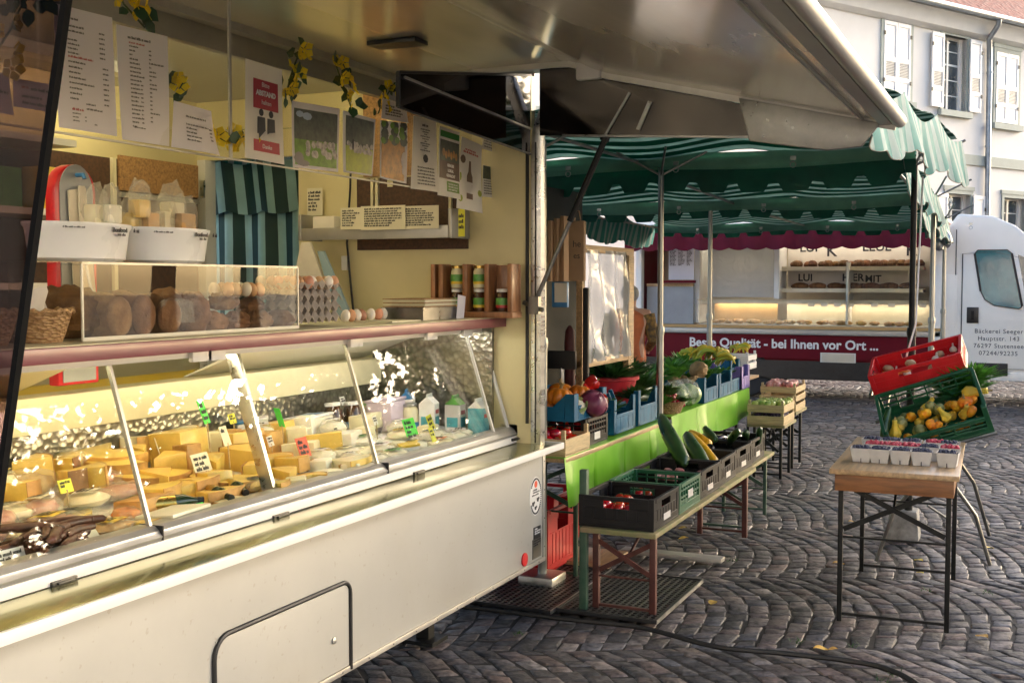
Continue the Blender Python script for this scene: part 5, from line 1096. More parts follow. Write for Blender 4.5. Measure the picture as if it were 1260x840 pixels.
# striped cloth seen through the door opening
def cur(u, v): return (-4.75+1.1*u, 5.72+.035*math.sin(u*26)*(.4+v), 2.5-1.6*v)
o = MB().grid(cur, 90, 20, th=(0,.004,0)).build('striped_curtain', M['canopy_x']); tag(o, 'green and white striped cloth hanging outside the trailer door', 'curtain')
def cur2(u, v): return (-4.75+1.1*u, 5.62+.03*math.sin(u*19+1)+.05*v, 2.52-.3*v-.025*abs(math.sin(u*14)))
o = MB().grid(cur2, 80, 6, th=(0,.004,0)).build('striped_valance', M['canopy_x']); tag(o, 'short striped valance above the cloth outside the trailer door', 'valance')
# ---------------------------------------------------------------- chilled display: cheese, cured meat, tubs, jars
def dsp(x, y):
    """point on the tilted display floor under a pixel of the photo"""
    r = _fw+_rt*((x-630)/F_PX)+_up*((420-y)/F_PX); a = .0968
    t = (.9855-2.525*a-CAM_H)/(r.z+a*r.x); return Vector((0,0,CAM_H))+r*t
def place(o, x, y, rz=0, dz=0, s=None):
    p = dsp(x, y); o.location = (max(-3.2, min(-2.56, p.x)), min(5.3, p.y), .9855-(-2.525-max(-3.2, min(-2.56, p.x)))*-.0968+dz); o.rotation_euler = (0, -.097, rz)
    if s: o.scale = (s,)*3
    return o
def wedge(label, x, y, L, a, h, rz, mat='cheese', rind='rind', dz=0):
    """a cut of a round cheese: paste, with rind on its curved back"""
    o = thing('cheese_wedge', label, 'cheese'); n = 8; A = R(a)
    arc = [(L*math.cos(A*(i/n-.5))-L*.55, L*math.sin(A*(i/n-.5)), 0) for i in range(n+1)]
    MB().prism([(-L*.55,0,0)]+arc, (0,0,h)).build('paste', M[mat], o, bev=.004)
    b = MB(); b.prism(arc+[((p[0]+L*.55)*1.03-L*.55, p[1]*1.03, 0) for p in reversed(arc)], (0,0,h*1.002)); b.build('rind', M[rind], o)
    return place(o, x, y, rz, dz)
def block(label, x, y, s, rz, mat='cheese', rind=None, dz=0, nm='cheese_block', cat='cheese', wrap=False):
    if rind or wrap:
        o = thing(nm, label, cat); MB().box((0,0,s[2]/2), s).build('paste', M[mat], o, bev=.008)
        if rind: MB().box((-s[0]/2-.004,0,s[2]/2), (.007, s[1]*1.0, s[2])).build('rind', M[rind], o, bev=.003)
        if wrap: MB().ell((0,0,s[2]*.5), (s[0]*.62, s[1]*.62, s[2]*.62), 18, 10, .3, 4, seed=len(label)).build('clear_wrap', M['film_bag'], o, sm=False)
    else:
        o = MB().box((0,0,s[2]/2), s).build(nm, M[mat], bev=.008); tag(o, label, cat)
    return place(o, x, y, rz, dz)
def wheel(label, x, y, r, h, rz=0, mat='cheese', rind='rind', dz=0):
    o = thing('cheese_round', label, 'cheese'); n = 26
    pts = [(r*math.cos(R(-20+250*i/n)), r*math.sin(R(-20+250*i/n)), 0) for i in range(n+1)]
    MB().prism([(0,0,0)]+pts, (0,0,h)).build('paste', M[mat], o, bev=.006)
    MB().prism(pts+[(p[0]*1.03, p[1]*1.03, 0) for p in reversed(pts)], (0,0,h)).build('rind', M[rind], o)
    return place(o, x, y, rz, dz)
def pack(label, x, y, s, rz, mat, lab='yellow_print', dz=0, seed=0, cat='packed food', lr=.5):
    o = thing('food_pack', label, cat)
    MB().ell((0,0,s[2]*.42), (s[0]/2, s[1]/2, s[2]*.5), 18, 8, .22, 2.5, seed=seed).build('food', M[mat], o)
    b = MB(); b.grid(lambda u, v: (s[0]*1.15*(u-.5), s[1]*1.15*(v-.5), s[2]*(.12+.95*max(0, 1-(2*u-1)**4)*max(0, 1-(2*v-1)**4))+.004*math.sin(u*23+seed)*math.sin(v*19)), 18, 18); b.build('film', M['film_bag'], o, sm=False)
    if lab:
        b = MB(); b.grid(lambda u, v: (s[0]*lr*(u-.5), s[1]*lr*(v-.5), s[2]*1.09+.001-.01*((u-.5)**2+(v-.5)**2)), 5, 5); lb = b.build('label', M[lab], o)
        b = MB(); b.M = Matrix.Translation((0,0,s[2]*1.09+.0005)) @ Matrix.Rotation(R(90), 4, 'Z'); scrawl(b, -s[1]*lr*.4, s[0]*lr*.2, s[1]*lr*.8, s[0]*lr*.22, 3, random.Random(seed)); b.M = None; b.build('lettering', M['ink'], lb)
    return place(o, x, y, rz, dz)
def card(label, x, y, wid, hgt, rz, mat, rows=3, dz=0, stick=0, seed=0, lean=.25):
    o = thing('price_card', label, 'price card'); m_ = Matrix.Translation((0,0,stick)) @ Matrix.Rotation(-lean, 4, 'Y')
    b = MB(); b.M = m_; b.bx(-.0008, .0008, -wid/2, wid/2, 0, hgt); b.build('card', M[mat], o)
    b = MB(); b.M = m_ @ basis((0,1,0), (0,0,1), (.0012, -wid*.4, hgt*.68)); scrawl(b, 0, 0, wid*.8, hgt*.26, rows, random.Random(seed+40), h=.55); b.M = None; b.build('lettering', M['ink'], o)
    if stick: MB().tube([(-.002,0,-.03), (-.001,0,stick+.01)], .003, 5).build('stick', M['wood_pale'], o)
    return place(o, x, y, rz, dz)
def jar(label, x, y, r, h, mat, lid='white_plastic', lab=None, dz=0):
    o = thing('preserve_jar', label, 'jar'); MB().lathe([(r*.92,0), (r,.012), (r,h*.72), (r*.82,h*.85), (r*.8,h*.88)], 18).build('glass_body', M[mat], o)
    MB().lathe([(r*.86,h*.88), (r*.88,h*.9), (r*.88,h*.99), (r*.8,h), (.001,h)], 18).build('lid', M[lid], o)
    if lab: MB().lathe([(r*1.012,h*.08), (r*1.012,h*.3)], 18).build('label', M[lab], o)
    return place(o, x, y, 0, dz)
def tubbox(label, x, y, s, rz, mat='cream_cheese', lid='white_tub', lab=None, dz=0, nm='food_tub'):
    o = thing(nm, label, 'tub'); a, c = s[0]/2, s[1]/2
    b = MB(); k = .88; b.add([(-a*k,-c*k,0), (a*k,-c*k,0), (a*k,c*k,0), (-a*k,c*k,0), (-a,-c,s[2]), (a,-c,s[2]), (a,c,s[2]), (-a,c,s[2])], [(3,2,1,0),(4,5,6,7),(0,1,5,4),(1,2,6,5),(2,3,7,6),(3,0,4,7)]); b.build('tub_body', M[mat], o, bev=.008)
    MB().box((0,0,s[2]+.006), (s[0]*1.06, s[1]*1.06, .012)).build('lid', M[lid], o, bev=.004)
    if lab: MB().box((0,0,s[2]+.0135), (s[0]*.5, s[1]*.6, .001)).build('label', M[lab], o)
    return place(o, x, y, rz, dz)
# --- cured meats and packs, nearest the camera
def sausages():
    pr = MB(); pr.tube([(0,-.1,.014), (.01,-.085,.014), (.006,-.03,.016), (-.004,.03,.016), (.008,.085,.014), (0,.1,.012)], [.004,.012,.0145,.015,.012,.004], 10)
    s = pr.build('sausage', M['sausage']); tag(s, 'dark smoked sausage in the pile behind the first white cards', 'sausage', 'dark smoked sausages')
    k = random.Random(3)
    for i in range(24):
        o = s if i == 0 else dup(s); place(o, 24+i*3.1, 690-(i % 5)*4-i*.4, k.uniform(-1, 1.2), .006+.015*(i % 4), k.uniform(.8, 1.1))
sausages()
card('white handwritten card at the lower left corner of the glass', 18, 699, .1, .055, .0, 'card_white', 2, seed=1)
card('white handwritten card beside the smoked sausages', 76, 688, .1, .055, .1, 'card_white', 2, seed=2)
card('ivory handwritten card lying low right of the sausage card', 112, 672, .12, .05, .1, 'paper_y', 2, seed=3, lean=.6)
pack('large golden cured piece in film behind the left packs', 28, 612, (.2,.24,.09), .2, 'rind', None, seed=1)
pack('vacuum pack of pale ham in the front of the left pane', 62, 648, (.16,.2,.04), .3, 'ham', 'yellow_print', seed=2)
pack('yellow labelled pack next to the sausage pile', 42, 660, (.15,.19,.04), -.1, 'cheese_pale', 'yellow_print', seed=3, lr=.7)
pack('pack with dark label and a red and green picture', 84, 640, (.14,.2,.03), .15, 'cheese', 'p_tree', seed=4, lr=.75)
pack('pack of pale sliced sausage in the middle of the left pane', 108, 622, (.15,.18,.05), .4, 'cheese_pale', 'paper_y', seed=5)
pack('film wrapped ham beside the first glass joint', 148, 612, (.16,.18,.05), .1, 'ham', None, seed=6)
pack('crumpled film pack of cured slices behind the middle packs', 130, 596, (.16,.2,.06), .6, 'ham', 'paper_y', seed=7, lr=.35)
pack('yellow bagged pack at the front left of the first glass joint', 138, 655, (.13,.15,.04), .2, 'crumb', 'yellow_print', seed=8, lr=.6)
pack('small pack with dark label near the first glass joint', 120, 650, (.1,.12,.03), .5, 'cheese', 'p_tree', seed=9, lr=.6)
pack('pack of orange dried sticks close to the first glass joint', 156, 636, (.09,.16,.035), .9, 'carrot', None, seed=10)
pack('pale pack half hidden behind the near smoked screen', 12, 640, (.16,.2,.05), .1, 'cheese_pale', 'paper_y', seed=12)
wheel('big cut wheel with orange rind at the back of the left pane', 112, 578, .15, .1, 2.6, 'cheese', 'rind'); wheel('second orange wheel lying behind the first glass joint', 150, 590, .13, .09, 2.2, 'cheese', 'rind')
block('amber cheese block before the orange wheels', 128, 588, (.12,.16,.07), .2, 'rind', None)
# --- hard cheese
wheel('broad flat yellow wheel right of the first glass joint', 178, 592, .17, .055, 2.8, 'cheese', 'rind')
block('large upright block of yellow cheese, tallest in the second pane', 224, 575, (.14,.2,.15), .15, 'cheese', 'cheese')
wedge('low yellow wedge at the back left of the tall block', 182, 560, .17, 40, .07, 1.9)
wedge('yellow wedge in front of the tall block', 190, 615, .2, 55, .05, .4); wedge('yellow wedge behind the green bottles', 232, 606, .22, 45, .05, .2)
wedge('pointed yellow wedge right of the tall block', 262, 585, .17, 38, .075, 2.4); wedge('dark rinded wedge by the aluminium glass support', 300, 578, .18, 50, .09, 2.9, 'cheese', 'rind_dark')
wheel('flat yellow half wheel before the dark rinded wedge', 278, 597, .14, .045, 3.0); wedge('large flat cut of cheese in the front of the second pane', 262, 615, .2, 60, .04, .0, 'cheese', 'rind')
block('amber block of hard cheese behind the aluminium support', 325, 560, (.12,.16,.1), .2, 'rind', None); block('orange cheese block leaning by the support', 318, 590, (.09,.13,.07), .5, 'cheese', 'rind')
block('flat orange cut in front of the broad wheel', 180, 628, (.11,.2,.05), .1, 'rind', None)
card('plain ivory card standing on the broad flat wheel', 203, 578, .055, .085, .1, 'paper_y', 2, .05, seed=5); card('ivory card with four written lines before the tall block', 252, 595, .11, .08, .1, 'paper_y', 4, .04, seed=6)
card('bright green card raised on a stick over the yellow wedges', 259, 575, .06, .1, .3, 'neon_green', 3, .08, .1, seed=7); card('bright green card lying against the front glass', 246, 634, .09, .045, .0, 'neon_green', 2, .0, seed=8, lean=.5)
card('ivory card on a stick beside the aluminium support', 283, 585, .06, .08, .2, 'paper_y', 1, .06, .06, seed=9)
def bottle(label, x, y, rz, L=.2, r=.028, dz=0):
    o = thing('wine_bottle', label, 'bottle'); m_ = Matrix.Translation((0, 0, r)) @ Matrix.Rotation(R(90), 4, 'X')
    b = MB(); b.M = m_; b.lathe([(r*.9,-L*.5), (r,-L*.46), (r,.03), (r*.45,.07), (r*.4,L*.5)], 16); b.build('bottle_body', M['glass_bottle'], o)
    b = MB(); b.M = m_; b.lathe([(r*1.02,-L*.38), (r*1.02,-.0)], 16); b.build('label', M['gold'], o); b = MB(); b.M = m_; b.lathe([(r*.44,L*.3), (r*.44,L*.51), (.001,L*.51)], 12); b.build('capsule', M['black'], o)
    return place(o, x, y, rz, dz)
bottle('dark bottle lying at the left behind the low green card', 214, 628, 2.6); bottle('dark bottle with gold label lying above the low green card', 268, 617, 1.2); bottle('last dark bottle lying by the aluminium support foot', 292, 610, 1.0)
tubbox('shallow cream tray of small goods at the front of the second pane', 215, 642, (.14,.2,.03), .1, 'white_tub', 'cream_cheese')
# --- soft cheese
wedge('golden wedge under the orange red card', 360, 580, .14, 45, .06, .2, 'cheese', 'rind'); block('tan rinded cheese block by the sun glare', 345, 545, (.1,.14,.1), .2, 'cheese', 'rind')
card('orange red card standing on the golden wedge', 377, 575, .085, .085, .05, 'neon_red', 3, .045, seed=11); card('narrow green card seen edge on behind the white tub', 349, 555, .05, .09, 1.2, 'neon_green', 2, .06, .05, seed=12)
tubbox('white rectangular tub with blue label in the third pane', 382, 535, (.15,.26,.085), .12, 'cream_cheese', 'white_tub', 'blue_lid')
wedge('large pale wedge at the back of the third pane', 410, 512, .2, 42, .09, 2.4, 'cheese_pale', 'cheese_pale'); wedge('pale wedge leaning behind the white block', 436, 520, .18, 40, .08, 2.2, 'cheese_pale', 'cream_cheese')
block('white soft cheese block near the second glass joint', 428, 548, (.1,.17,.065), .25, 'cream_cheese'); block('flat pale cheese slab before the white block', 440, 562, (.1,.2,.035), .2, 'cheese_pale')
wedge('thin upright pale wedge left of the white block', 402, 560, .16, 25, .1, .6, 'cheese', 'cheese'); wedge('broad pale yellow cut at the front of the third pane', 430, 578, .19, 70, .05, .2, 'cheese_pale', 'cheese')
block('small white bloomy cheese right of the red card', 395, 578, (.08,.1,.045), .3, 'cream_cheese', 'rind'); wheel('small orange washed rind cheese at the front rail', 396, 598, .06, .04, .5, 'cheese', 'rind'); wheel('small pale round cheese beside the washed rind cheese', 420, 594, .065, .035, .8, 'cream_cheese', 'cream_cheese')
block('pinkish soft cheese cut by the second glass joint', 448, 583, (.08,.13,.045), .2, 'cream_cheese', 'rind')
wedge('small wedge in the sun glare at the front rail', 345, 610, .12, 50, .05, .3, 'cheese', 'rind'); wheel('yellow round cheese left of the red card', 338, 575, .08, .05, .6, 'cheese', 'rind'); block('pale cheese piece in the front centre of the glare', 365, 600, (.08,.1,.04), .6, 'cheese_pale')
# --- jars, cartons, packs at the far end
for i, (x, y, m_, l_, lab) in enumerate(((492,505,'jar_dark','white_plastic','dark jar at the back, leftmost of the jars'),(511,509,'jar_dark','white_plastic','second dark jar with blue band'),(529,516,'jar_cream','steel','first cream coloured jar'),(545,520,'jar_cream','steel','second cream coloured jar'))):
    o = jar(lab, x, y, .045, .14, m_, l_, 'blue_lid'); o.location.x = max(o.location.x, -3.12+.03*i); o.location.y = 4.72+.125*i
for x, y, yy, lab, l_ in ((470,500,4.5,'small white tub with blue lid behind the second glass joint','blue_lid'), (452,497,4.33,'small white tub left of the dark jars','white_tub'), (480,515,4.62,'low white tub with red lid in front of the dark jars','red_tub')):
    o = tubbox(lab, x, y, (.1,.11,.06), .1, 'white_tub', l_); o.location.y = yy
o = tubbox('cloudy square canister near the far end', 570, 525, (.14,.17,.15), .05, 'lilac', 'lilac', None, nm='canister'); o.location = (-2.98, 5.0, 1.03)
def carton(label, x, y, z, rz, mat, roof, sc_=1):
    o = thing('milk_carton', label, 'carton', (x, y, z), rz); MB().box((0,0,.07), (.085,.085,.14)).build('carton_body', M[mat], o, bev=.003)
    MB().prism([(-.0425,-.0425,.14), (.0425,-.0425,.14), (.004,-.0425,.175), (.004,-.0425,.19), (-.004,-.0425,.19), (-.004,-.0425,.175)], (0,.085,0)).build('gable_top', M[roof], o)
    b = MB(); b.box((.0435,0,.05), (.002,.06,.05)); b.box((0,-.0435,.05), (.06,.002,.05)); b.build('print_band', M['teal_print'], o); b = MB(); b.box((.0437,.0,.1), (.002,.05,.02)); b.build('red_mark', M['red_tub'], o)
    return o
carton('white gable carton beside the cloudy canister', -2.82, 5.14, 1.02, .2, 'white_tub', 'white_tub'); carton('pale carton with red mark at the far end', -2.72, 5.24, 1.01, .1, 'card_white', 'green_print'); carton('teal printed carton in the far corner', -2.6, 5.27, .995, .05, 'teal_print', 'white_tub'); carton('white carton in the back corner of the display', -3.0, 5.22, 1.03, .4, 'white_tub', 'blue_lid')
card('green half of the double card at the far packs', 486, 543, .12, .085, .05, 'neon_green', 4, .035, seed=15).location.x = -2.7; card('yellow half of the double card at the far packs', 516, 538, .12, .085, .3, 'neon_yellow', 3, .035, seed=16).location.x = -2.69
for i, (x, y, yy, xx, m_, l_, lab) in enumerate(((500,540,4.55,-2.85,'cream_cheese','green_print','white pack with green label behind the double card'),(480,530,4.4,-2.95,'cream_cheese','teal_print','white pack with teal label by the second glass joint'),(530,545,4.85,-2.82,'cheese_pale','yellow_print','pale pack with yellow label behind the yellow card'),(545,540,4.95,-2.7,'cream_cheese','blue_lid','white pack with blue label left of the cartons'),(520,560,4.62,-2.62,'cream_cheese','yellow_print','front pack with yellow label below the double card'),(490,570,4.38,-2.58,'cream_cheese','green_print','front pack with green label below the double card'),(560,560,4.98,-2.6,'cream_cheese','paper','white pack in a row before the cartons'),(540,565,4.8,-2.57,'cheese_pale','carrot','pack with orange label at the front rail'),(580,545,5.1,-2.62,'cream_cheese','paper','crumpled white pack before the teal carton'),(465,555,4.25,-2.75,'cream_cheese','paper_y','white pack just right of the second glass joint'),(455,575,4.2,-2.58,'cream_cheese','paper','white pack at the front rail by the second joint'))):
    o = pack(lab, x, y, (.13,.16,.045), .2*(i % 3), m_, l_, seed=30+i); o.location = (xx, yy, .987+(-2.525-xx)*.097+.0)
card('small pale green card stuck in the front packs', 530, 585, .05, .07, .1, 'leafbright' if 0 else 'neon_yellow', 2, .02, seed=17).location = (-2.56, 4.72, 1.03)

# --- smaller pieces filling the gaps between the large ones
def fill():
    k = random.Random(12); taken = [(o.location.x, o.location.y) for o in bpy.data.objects if o.parent is None and -3.25 < o.location.x < -2.5 and 2.0 < o.location.y < 5.35 and .95 < o.location.z < 1.35]
    cnt = {}
    for ri, X in enumerate((-2.585, -2.68, -2.78, -2.89, -3.0, -3.11, -3.19)):
        y = 2.15
        while y < 5.28:
            y += k.uniform(.085, .13); x = X+k.uniform(-.03, .03)
            if y > 5.28 or any((x-a)**2+(y-b_)**2 < .085**2 for a, b_ in taken): continue
            taken.append((x, y)); pane = 'left' if y < 2.72 else 'second' if y < 4.07 else 'far'
            row = ('front','front','middle','middle','rear','rear','hindmost')[ri]
            if pane == 'left': kind = k.choice(('pack_ham','pack_pale','pack_yel','pack_ham','wedge'))
            elif pane == 'second': kind = k.choice(('wedge','wedge','block','wedge_d','pack_yel','card','round'))
            else: kind = k.choice(('pack_w','pack_w','tub','soft','soft','pack_g','card'))
            key = (pane, row, kind); cnt[key] = cnt.get(key, 0)+1
            od = ('first','second','third','fourth','fifth','sixth','seventh','eighth','ninth')[min(8, cnt[key]-1)]
            tail = f'{od} in the {row} row, {pane} pane'; z = .987+(-2.525-x)*.097; h_ = .03+.012*ri; rz = k.uniform(-.5, .8)
            if kind == 'wedge': o = wedge(f'small yellow wedge, {tail}', 100, 600, k.uniform(.1,.15), k.uniform(30,60), h_, k.uniform(-.6,2.8))
            elif kind == 'wedge_d': o = wedge(f'small dark rinded wedge, {tail}', 100, 600, k.uniform(.1,.15), k.uniform(30,60), h_, k.uniform(-.6,2.8), 'cheese', 'rind_dark')
            elif kind == 'round': o = wheel(f'little cut round cheese, {tail}', 100, 600, .055, h_, rz, 'cheese_pale', 'rind')
            elif kind == 'block': o = block(f'small amber block, {tail}', 100, 600, (k.uniform(.06,.09), k.uniform(.08,.13), h_*1.3), rz, k.choice(('cheese','rind')), 'rind')
            elif kind == 'soft': o = block(f'small white cheese piece, {tail}', 100, 600, (k.uniform(.06,.09), k.uniform(.08,.12), h_), rz, k.choice(('cream_cheese','cheese_pale')))
            elif kind == 'tub': o = tubbox(f'little white tub, {tail}', 100, 600, (.085,.085,.045+.006*ri), rz, 'white_tub', k.choice(('blue_lid','green_print','white_tub','yellow_print')))
            elif kind == 'card': o = card(f'small price card, {tail}', 100, 600, .06, .045, k.uniform(-.1,.3), k.choice(('card_white','paper_y','card_white','neon_yellow')), 2, 0, .02+.015*ri, seed=int(y*90))
            else:
                m_, lb, nm_ = {'pack_ham':('ham','paper_y','pack of dark ham'),'pack_pale':('cheese_pale','yellow_print','pale yellow labelled pack'),'pack_yel':('cheese','p_tree','yellow pack with dark label'),'pack_w':('cream_cheese','paper','white pack'),'pack_g':('cream_cheese','green_print','white pack with green label')}[kind]
                o = pack(f'{nm_}, {tail}', 100, 600, (k.uniform(.1,.13), k.uniform(.11,.16), .035+.01*ri), rz, m_, lb, seed=int(y*77), lr=k.uniform(.4,.7))
            o.location = (x, y, z+(.02 if ri > 3 and kind[0] != 'c' else 0))
fill()
# ---------------------------------------------------------------- market stall canopies and their posts
def canopy(label, y0, y1, z0, z1, x0=-4.7, x1=-.6, drop=.2, skew=0):
    xe = x1
    o = thing('market_canopy', label, 'canopy', ((x0+x1)/2, (y0+y1)/2, z0), group='striped market canopies')
    n = 26
    def roof(u, v):
        y = y0+(y1-y0)*u; x = x0+(x1+skew*u-x0)*v
        return (x, y, z0+(z1-z0)*u+.14*math.sin(math.pi*u)**.8*(1-.55*max(0, (v-.8)/.2)) -.02*math.sin(math.pi*u*3)**2+.012*math.sin(x*5+y*3)-.05*abs(math.sin(math.pi*v*3)))
    MB().grid(roof, n, 40, th=(0,0,.004)).build('roof_cloth', M['canopy'], o, world=True)
    def side(u, v):
        y = y0-.1+(y1-y0+.2)*u; top = roof(min(1, max(0, u)), 1)[2]-.07*abs(math.sin(math.pi*u*3))**.7; L_ = .27+.03*abs(math.sin(math.pi*u*(y1-y0)/.26))
        return (x1+skew*u+.02+.06*v+.022*math.sin(y*9)*v+.01*math.sin(y*23)*v, y+.02*math.sin(y*17)*v, top+.004-L_*v)
    MB().grid(side, 90, 8, th=(.004,0,0)).build('side_valance', M['canopy_side'], o, world=True)
    def side_l(u, v): p = side(u, v); return (x0+(x1-p[0]), p[1], p[2])
    MB().grid(side_l, 60, 4, th=(.004,0,0)).build('side_valance', M['canopy_side'], o, world=True)
    hem = MB(); hem.tube([side(i/90, 1) for i in range(91)], .0035, 5); hem.build('hem', M['egg_tray'], o, world=True)
    def sleeve(u, v):
        x = x0+(x1-x0)*u; a = -.2+v*3.5; return (x, y1+.06*math.cos(a), z1-.02-.1*math.sin(a)-.025*math.sin(math.pi*u*2)**2)
    MB().grid(sleeve, 40, 8, th=(0,0,.003)).build('beam_sleeve', M['sleeve'], o, world=True)
    def val(u, v):
        x = x0+(x1-x0)*u; ph = (u*(x1-x0)/.3) % 1; sc_ = .07 if .22 < ph < .78 else .07*(1-min(1, (abs(ph-.5)-.28)/.12))
        return (x, y1+.03+.02*math.sin(x*8)*v, z1-.09-(drop-.07+max(0, sc_))*v-.03*math.sin(math.pi*u*2)**2)
    MB().grid(val, 280, 4, th=(0,.004,0)).build('scalloped_valance', M['canopy_shaded'], o, world=True)
    b = MB()
    for x in (x0+.1, x0+2.0, x1-.1): b.tube([(x, y0, z0-.02), (x, y1, z1-.06)], .014, 6)
    b.tube([(x0, y1, z1-.05), (x1, y1, z1-.05)], .02, 8); b.build('beam', M['pole'], o, world=True)
    for i in range(5):
        b = MB(); x = x0+.6+i*.85; b.tube([(x+.02*math.cos(a), y1-.06, z1-.13+.02*math.sin(a)) for a in [2*math.pi*q/10 for q in range(11)]], .004, 5); b.bx(x-.02, x+.02, y1-.062, y1-.056, z1-.1, z1-.07)
        b.build('eyelet', M['steel'], o, world=True)
canopy('green striped canopy bay next to the trailer', 5.4, 8.2, 2.7, 2.74, x1=-.74, drop=.19, skew=.26)
canopy('middle bay of the green striped canopies', 8.3, 11.2, 2.66, 2.62, x1=-.85, drop=.1)
canopy('farthest green striped canopy bay before the bakery truck', 11.3, 15.0, 2.56, 2.58, x1=-1.0, drop=.08)
def post(label, x, y, top, base=True, rope=False):
    o = thing('canopy_post', label, 'post', (x, y, 0), group='canopy posts')
    b = MB(); b.tube([(0,0,0), (0,0,top*.55)], .027, 10); b.tube([(0,0,top*.55), (0,0,top)], .021, 10); b.lathe([(.031,top*.55-.03), (.034,top*.55), (.029,top*.55+.03)], 10); b.build('pole', M['pole'], o)
    b = MB()
    for a in (.3, 2.0, 3.6, 5.1): b.tube([(.015*math.cos(a), .015*math.sin(a), top-.03), (.33*math.cos(a), .33*math.sin(a), top+.13)], .009, 6)
    b.build('brace', M['pole'], o)
    if base: MB().box((0,0,.035), (.22,.22,.07)).build('foot_weight', M['steel'], o, bev=.012)
    return o
post('left canopy post standing behind the trailer corner', -2.6, 6.12, 2.6); p = post('canopy post between the two lime green tables', at(812, 440, Y=8.05).x, 8.05, 2.6); p2 = post('dark canopy post standing behind the red crate', at(1121, 450, Y=8.3).x, 8.3, 2.62, False); post('canopy post behind the bananas', at(873, 400, Y=11.25).x, 11.25, 2.62); post('far canopy post near the bakery truck cab', -.85, 11.25, 2.6); post('hindmost canopy post by the bakery truck', -1.0, 15.0, 2.6)
for ch in p2.children: 
    if ch.name.startswith('pole'): ch.data = ch.data.copy(); ch.data.materials[0] = M['black_steel']
b = MB(); b.prism([(-.11,-.09,0), (.11,-.09,0), (.09,-.06,.2), (-.09,-.06,.2)], (0,.18,0)); o = b.build('weight_block', pm('grey_weathered_block', (.28,.27,.25), .8, var=.4, vs=12), bev=.012); o.location = (p2.location.x-.03, 8.3, 0); o.location.z = 0.001; tag(o, 'weathered grey block at the foot of the dark canopy post', 'weight')
b = MB(); x = p2.location.x; b.tube([(x+.06, 8.24, 2.5), (x+.03, 8.25, 1.5), (x-.02, 8.24, 1.3), (x-.08, 8.24, .9)], .007, 6); tag(b.build('tie_strap', M['white_plastic']), 'pale strap running down beside the dark canopy post', 'strap')
b = MB(); 
for dx, dz in ((0,0), (.05,-.08), (-.04,-.13)): b.ell((-1.0+dx, 14.7, 2.38+dz), (.06,.06,.09), 10, 7, .25, seed=int(dz*100))
tag(b.build('ratchet_buckle', M['steel']), 'metal buckles hanging at the far right canopy corner', 'buckle')
# ---------------------------------------------------------------- trestle tables and benches
def trestle(name, label, cat, loc, L, Wd, H, top, leg='black_steel', rz=0, inset=.28, apron=None, th=.028, legw=.025, leg2=None):
    """beer-garden table: board, rim, two folding leg frames with crossed braces. Local Y is the long axis"""
    o = thing(name, label, cat, loc, rz); a, c = Wd/2, L/2
    MB().box((0,0,H-th/2), (Wd,L,th)).build('tabletop', M[top], o, bev=.005)
    if apron:
        b = MB(); b.bx(-a+.025, a-.025, -c+.035, -c+.06, H-th-.09, H-th-.001); b.bx(-a+.025, a-.025, c-.06, c-.035, H-th-.09, H-th-.001); b.bx(-a+.025, -a+.05, -c+.0605, c-.0605, H-th-.09, H-th-.001); b.bx(a-.05, a-.025, -c+.0605, c-.0605, H-th-.09, H-th-.001); b.build('apron', M[apron], o, bev=.003)
    for s in (-1, 1):
        y = s*(c-inset); zb = H-.2
        for q in (-1, 1):
            x = q*(a-.05); MB().bx(x-legw/2, x+legw/2, y-legw/2, y+legw/2, 0.0, H-th-.002).build('leg', M[(leg2 if q > 0 and leg2 else leg)], o, bev=.003)
        b = MB(); b.bar((-a+.065, y+.003, H-.33 if H > .6 else H-.25), (a-.065, y+.003, H-.09), .012, .026); b.bar((-a+.065, y-.006, H-.09), (a-.065, y-.012, H-.33 if H > .6 else H-.25), .012, .026)
        MB().bar((-a+.05, y, .04), (a-.05, y, .04), .014, .014).build('foot_bar', M[leg], o); b.bar((-a+.05, y, H-.37 if H > .6 else H-.28), (a-.05, y, H-.37 if H > .6 else H-.28), .01)
        b.build('brace', M[leg], o); MB().bar((0, y-s*.01, H-.2), (0, y-s*min(.42, c*.7), H-th-.01), .012).build('stay', M[leg], o)
    return o
def oilcloth(label, x0, x1, y0, y1, z, drop, seed):
    o = thing('oilcloth', label, 'tablecloth', ((x0+x1)/2, (y0+y1)/2, z), group='lime green oilcloths')
    r = random.Random(seed)
    MB().bx(x0, x1, y0, y1, z+.001, z+.004).build('cloth_top', M['cloth_green'], o, world=True)
    def fr(u, v):
        y = y0+(y1-y0)*u; k = max(0, math.sin(u*math.pi*5+seed))**8
        return (x1+.004+.012*v+.012*math.sin(u*17+seed)*v+.018*k*v, y, z+.004-(drop+.012*math.sin(u*9+seed))*v)
    fr0 = fr
    def fr(u, v):
        p = fr0(u, v); c_ = sum(.02*max(0, 1-abs(u-q)/.012) for q in (.22+.03*seed, .52, .78))*v; return (p[0]-c_+.003*math.sin(u*41)*v*math.sin(v*4), p[1], p[2])
    MB().grid(fr, 160, 8, th=(.002,0,0)).build('front_drop', M['cloth_green'], o, world=True)
    return o
T1 = trestle('trestle_table', 'front trestle table under the first lime green oilcloth', 'table', (-2.74, 7.02, 0), 2.0, .66, .775, 'wood_y', 'green_steel')
T2 = trestle('trestle_table', 'rear trestle table under the second lime green oilcloth', 'table', (-2.78, 9.55, 0), 2.5, .66, .775, 'wood_y', 'black_steel')
oilcloth('lime green oilcloth on the front table beside the trailer', -3.06, -2.42, 6.0, 8.02, .775, .27, 1)
oilcloth('lime green oilcloth on the rear table towards the bananas', -3.08, -2.45, 8.22, 10.8, .775, .27, 2)
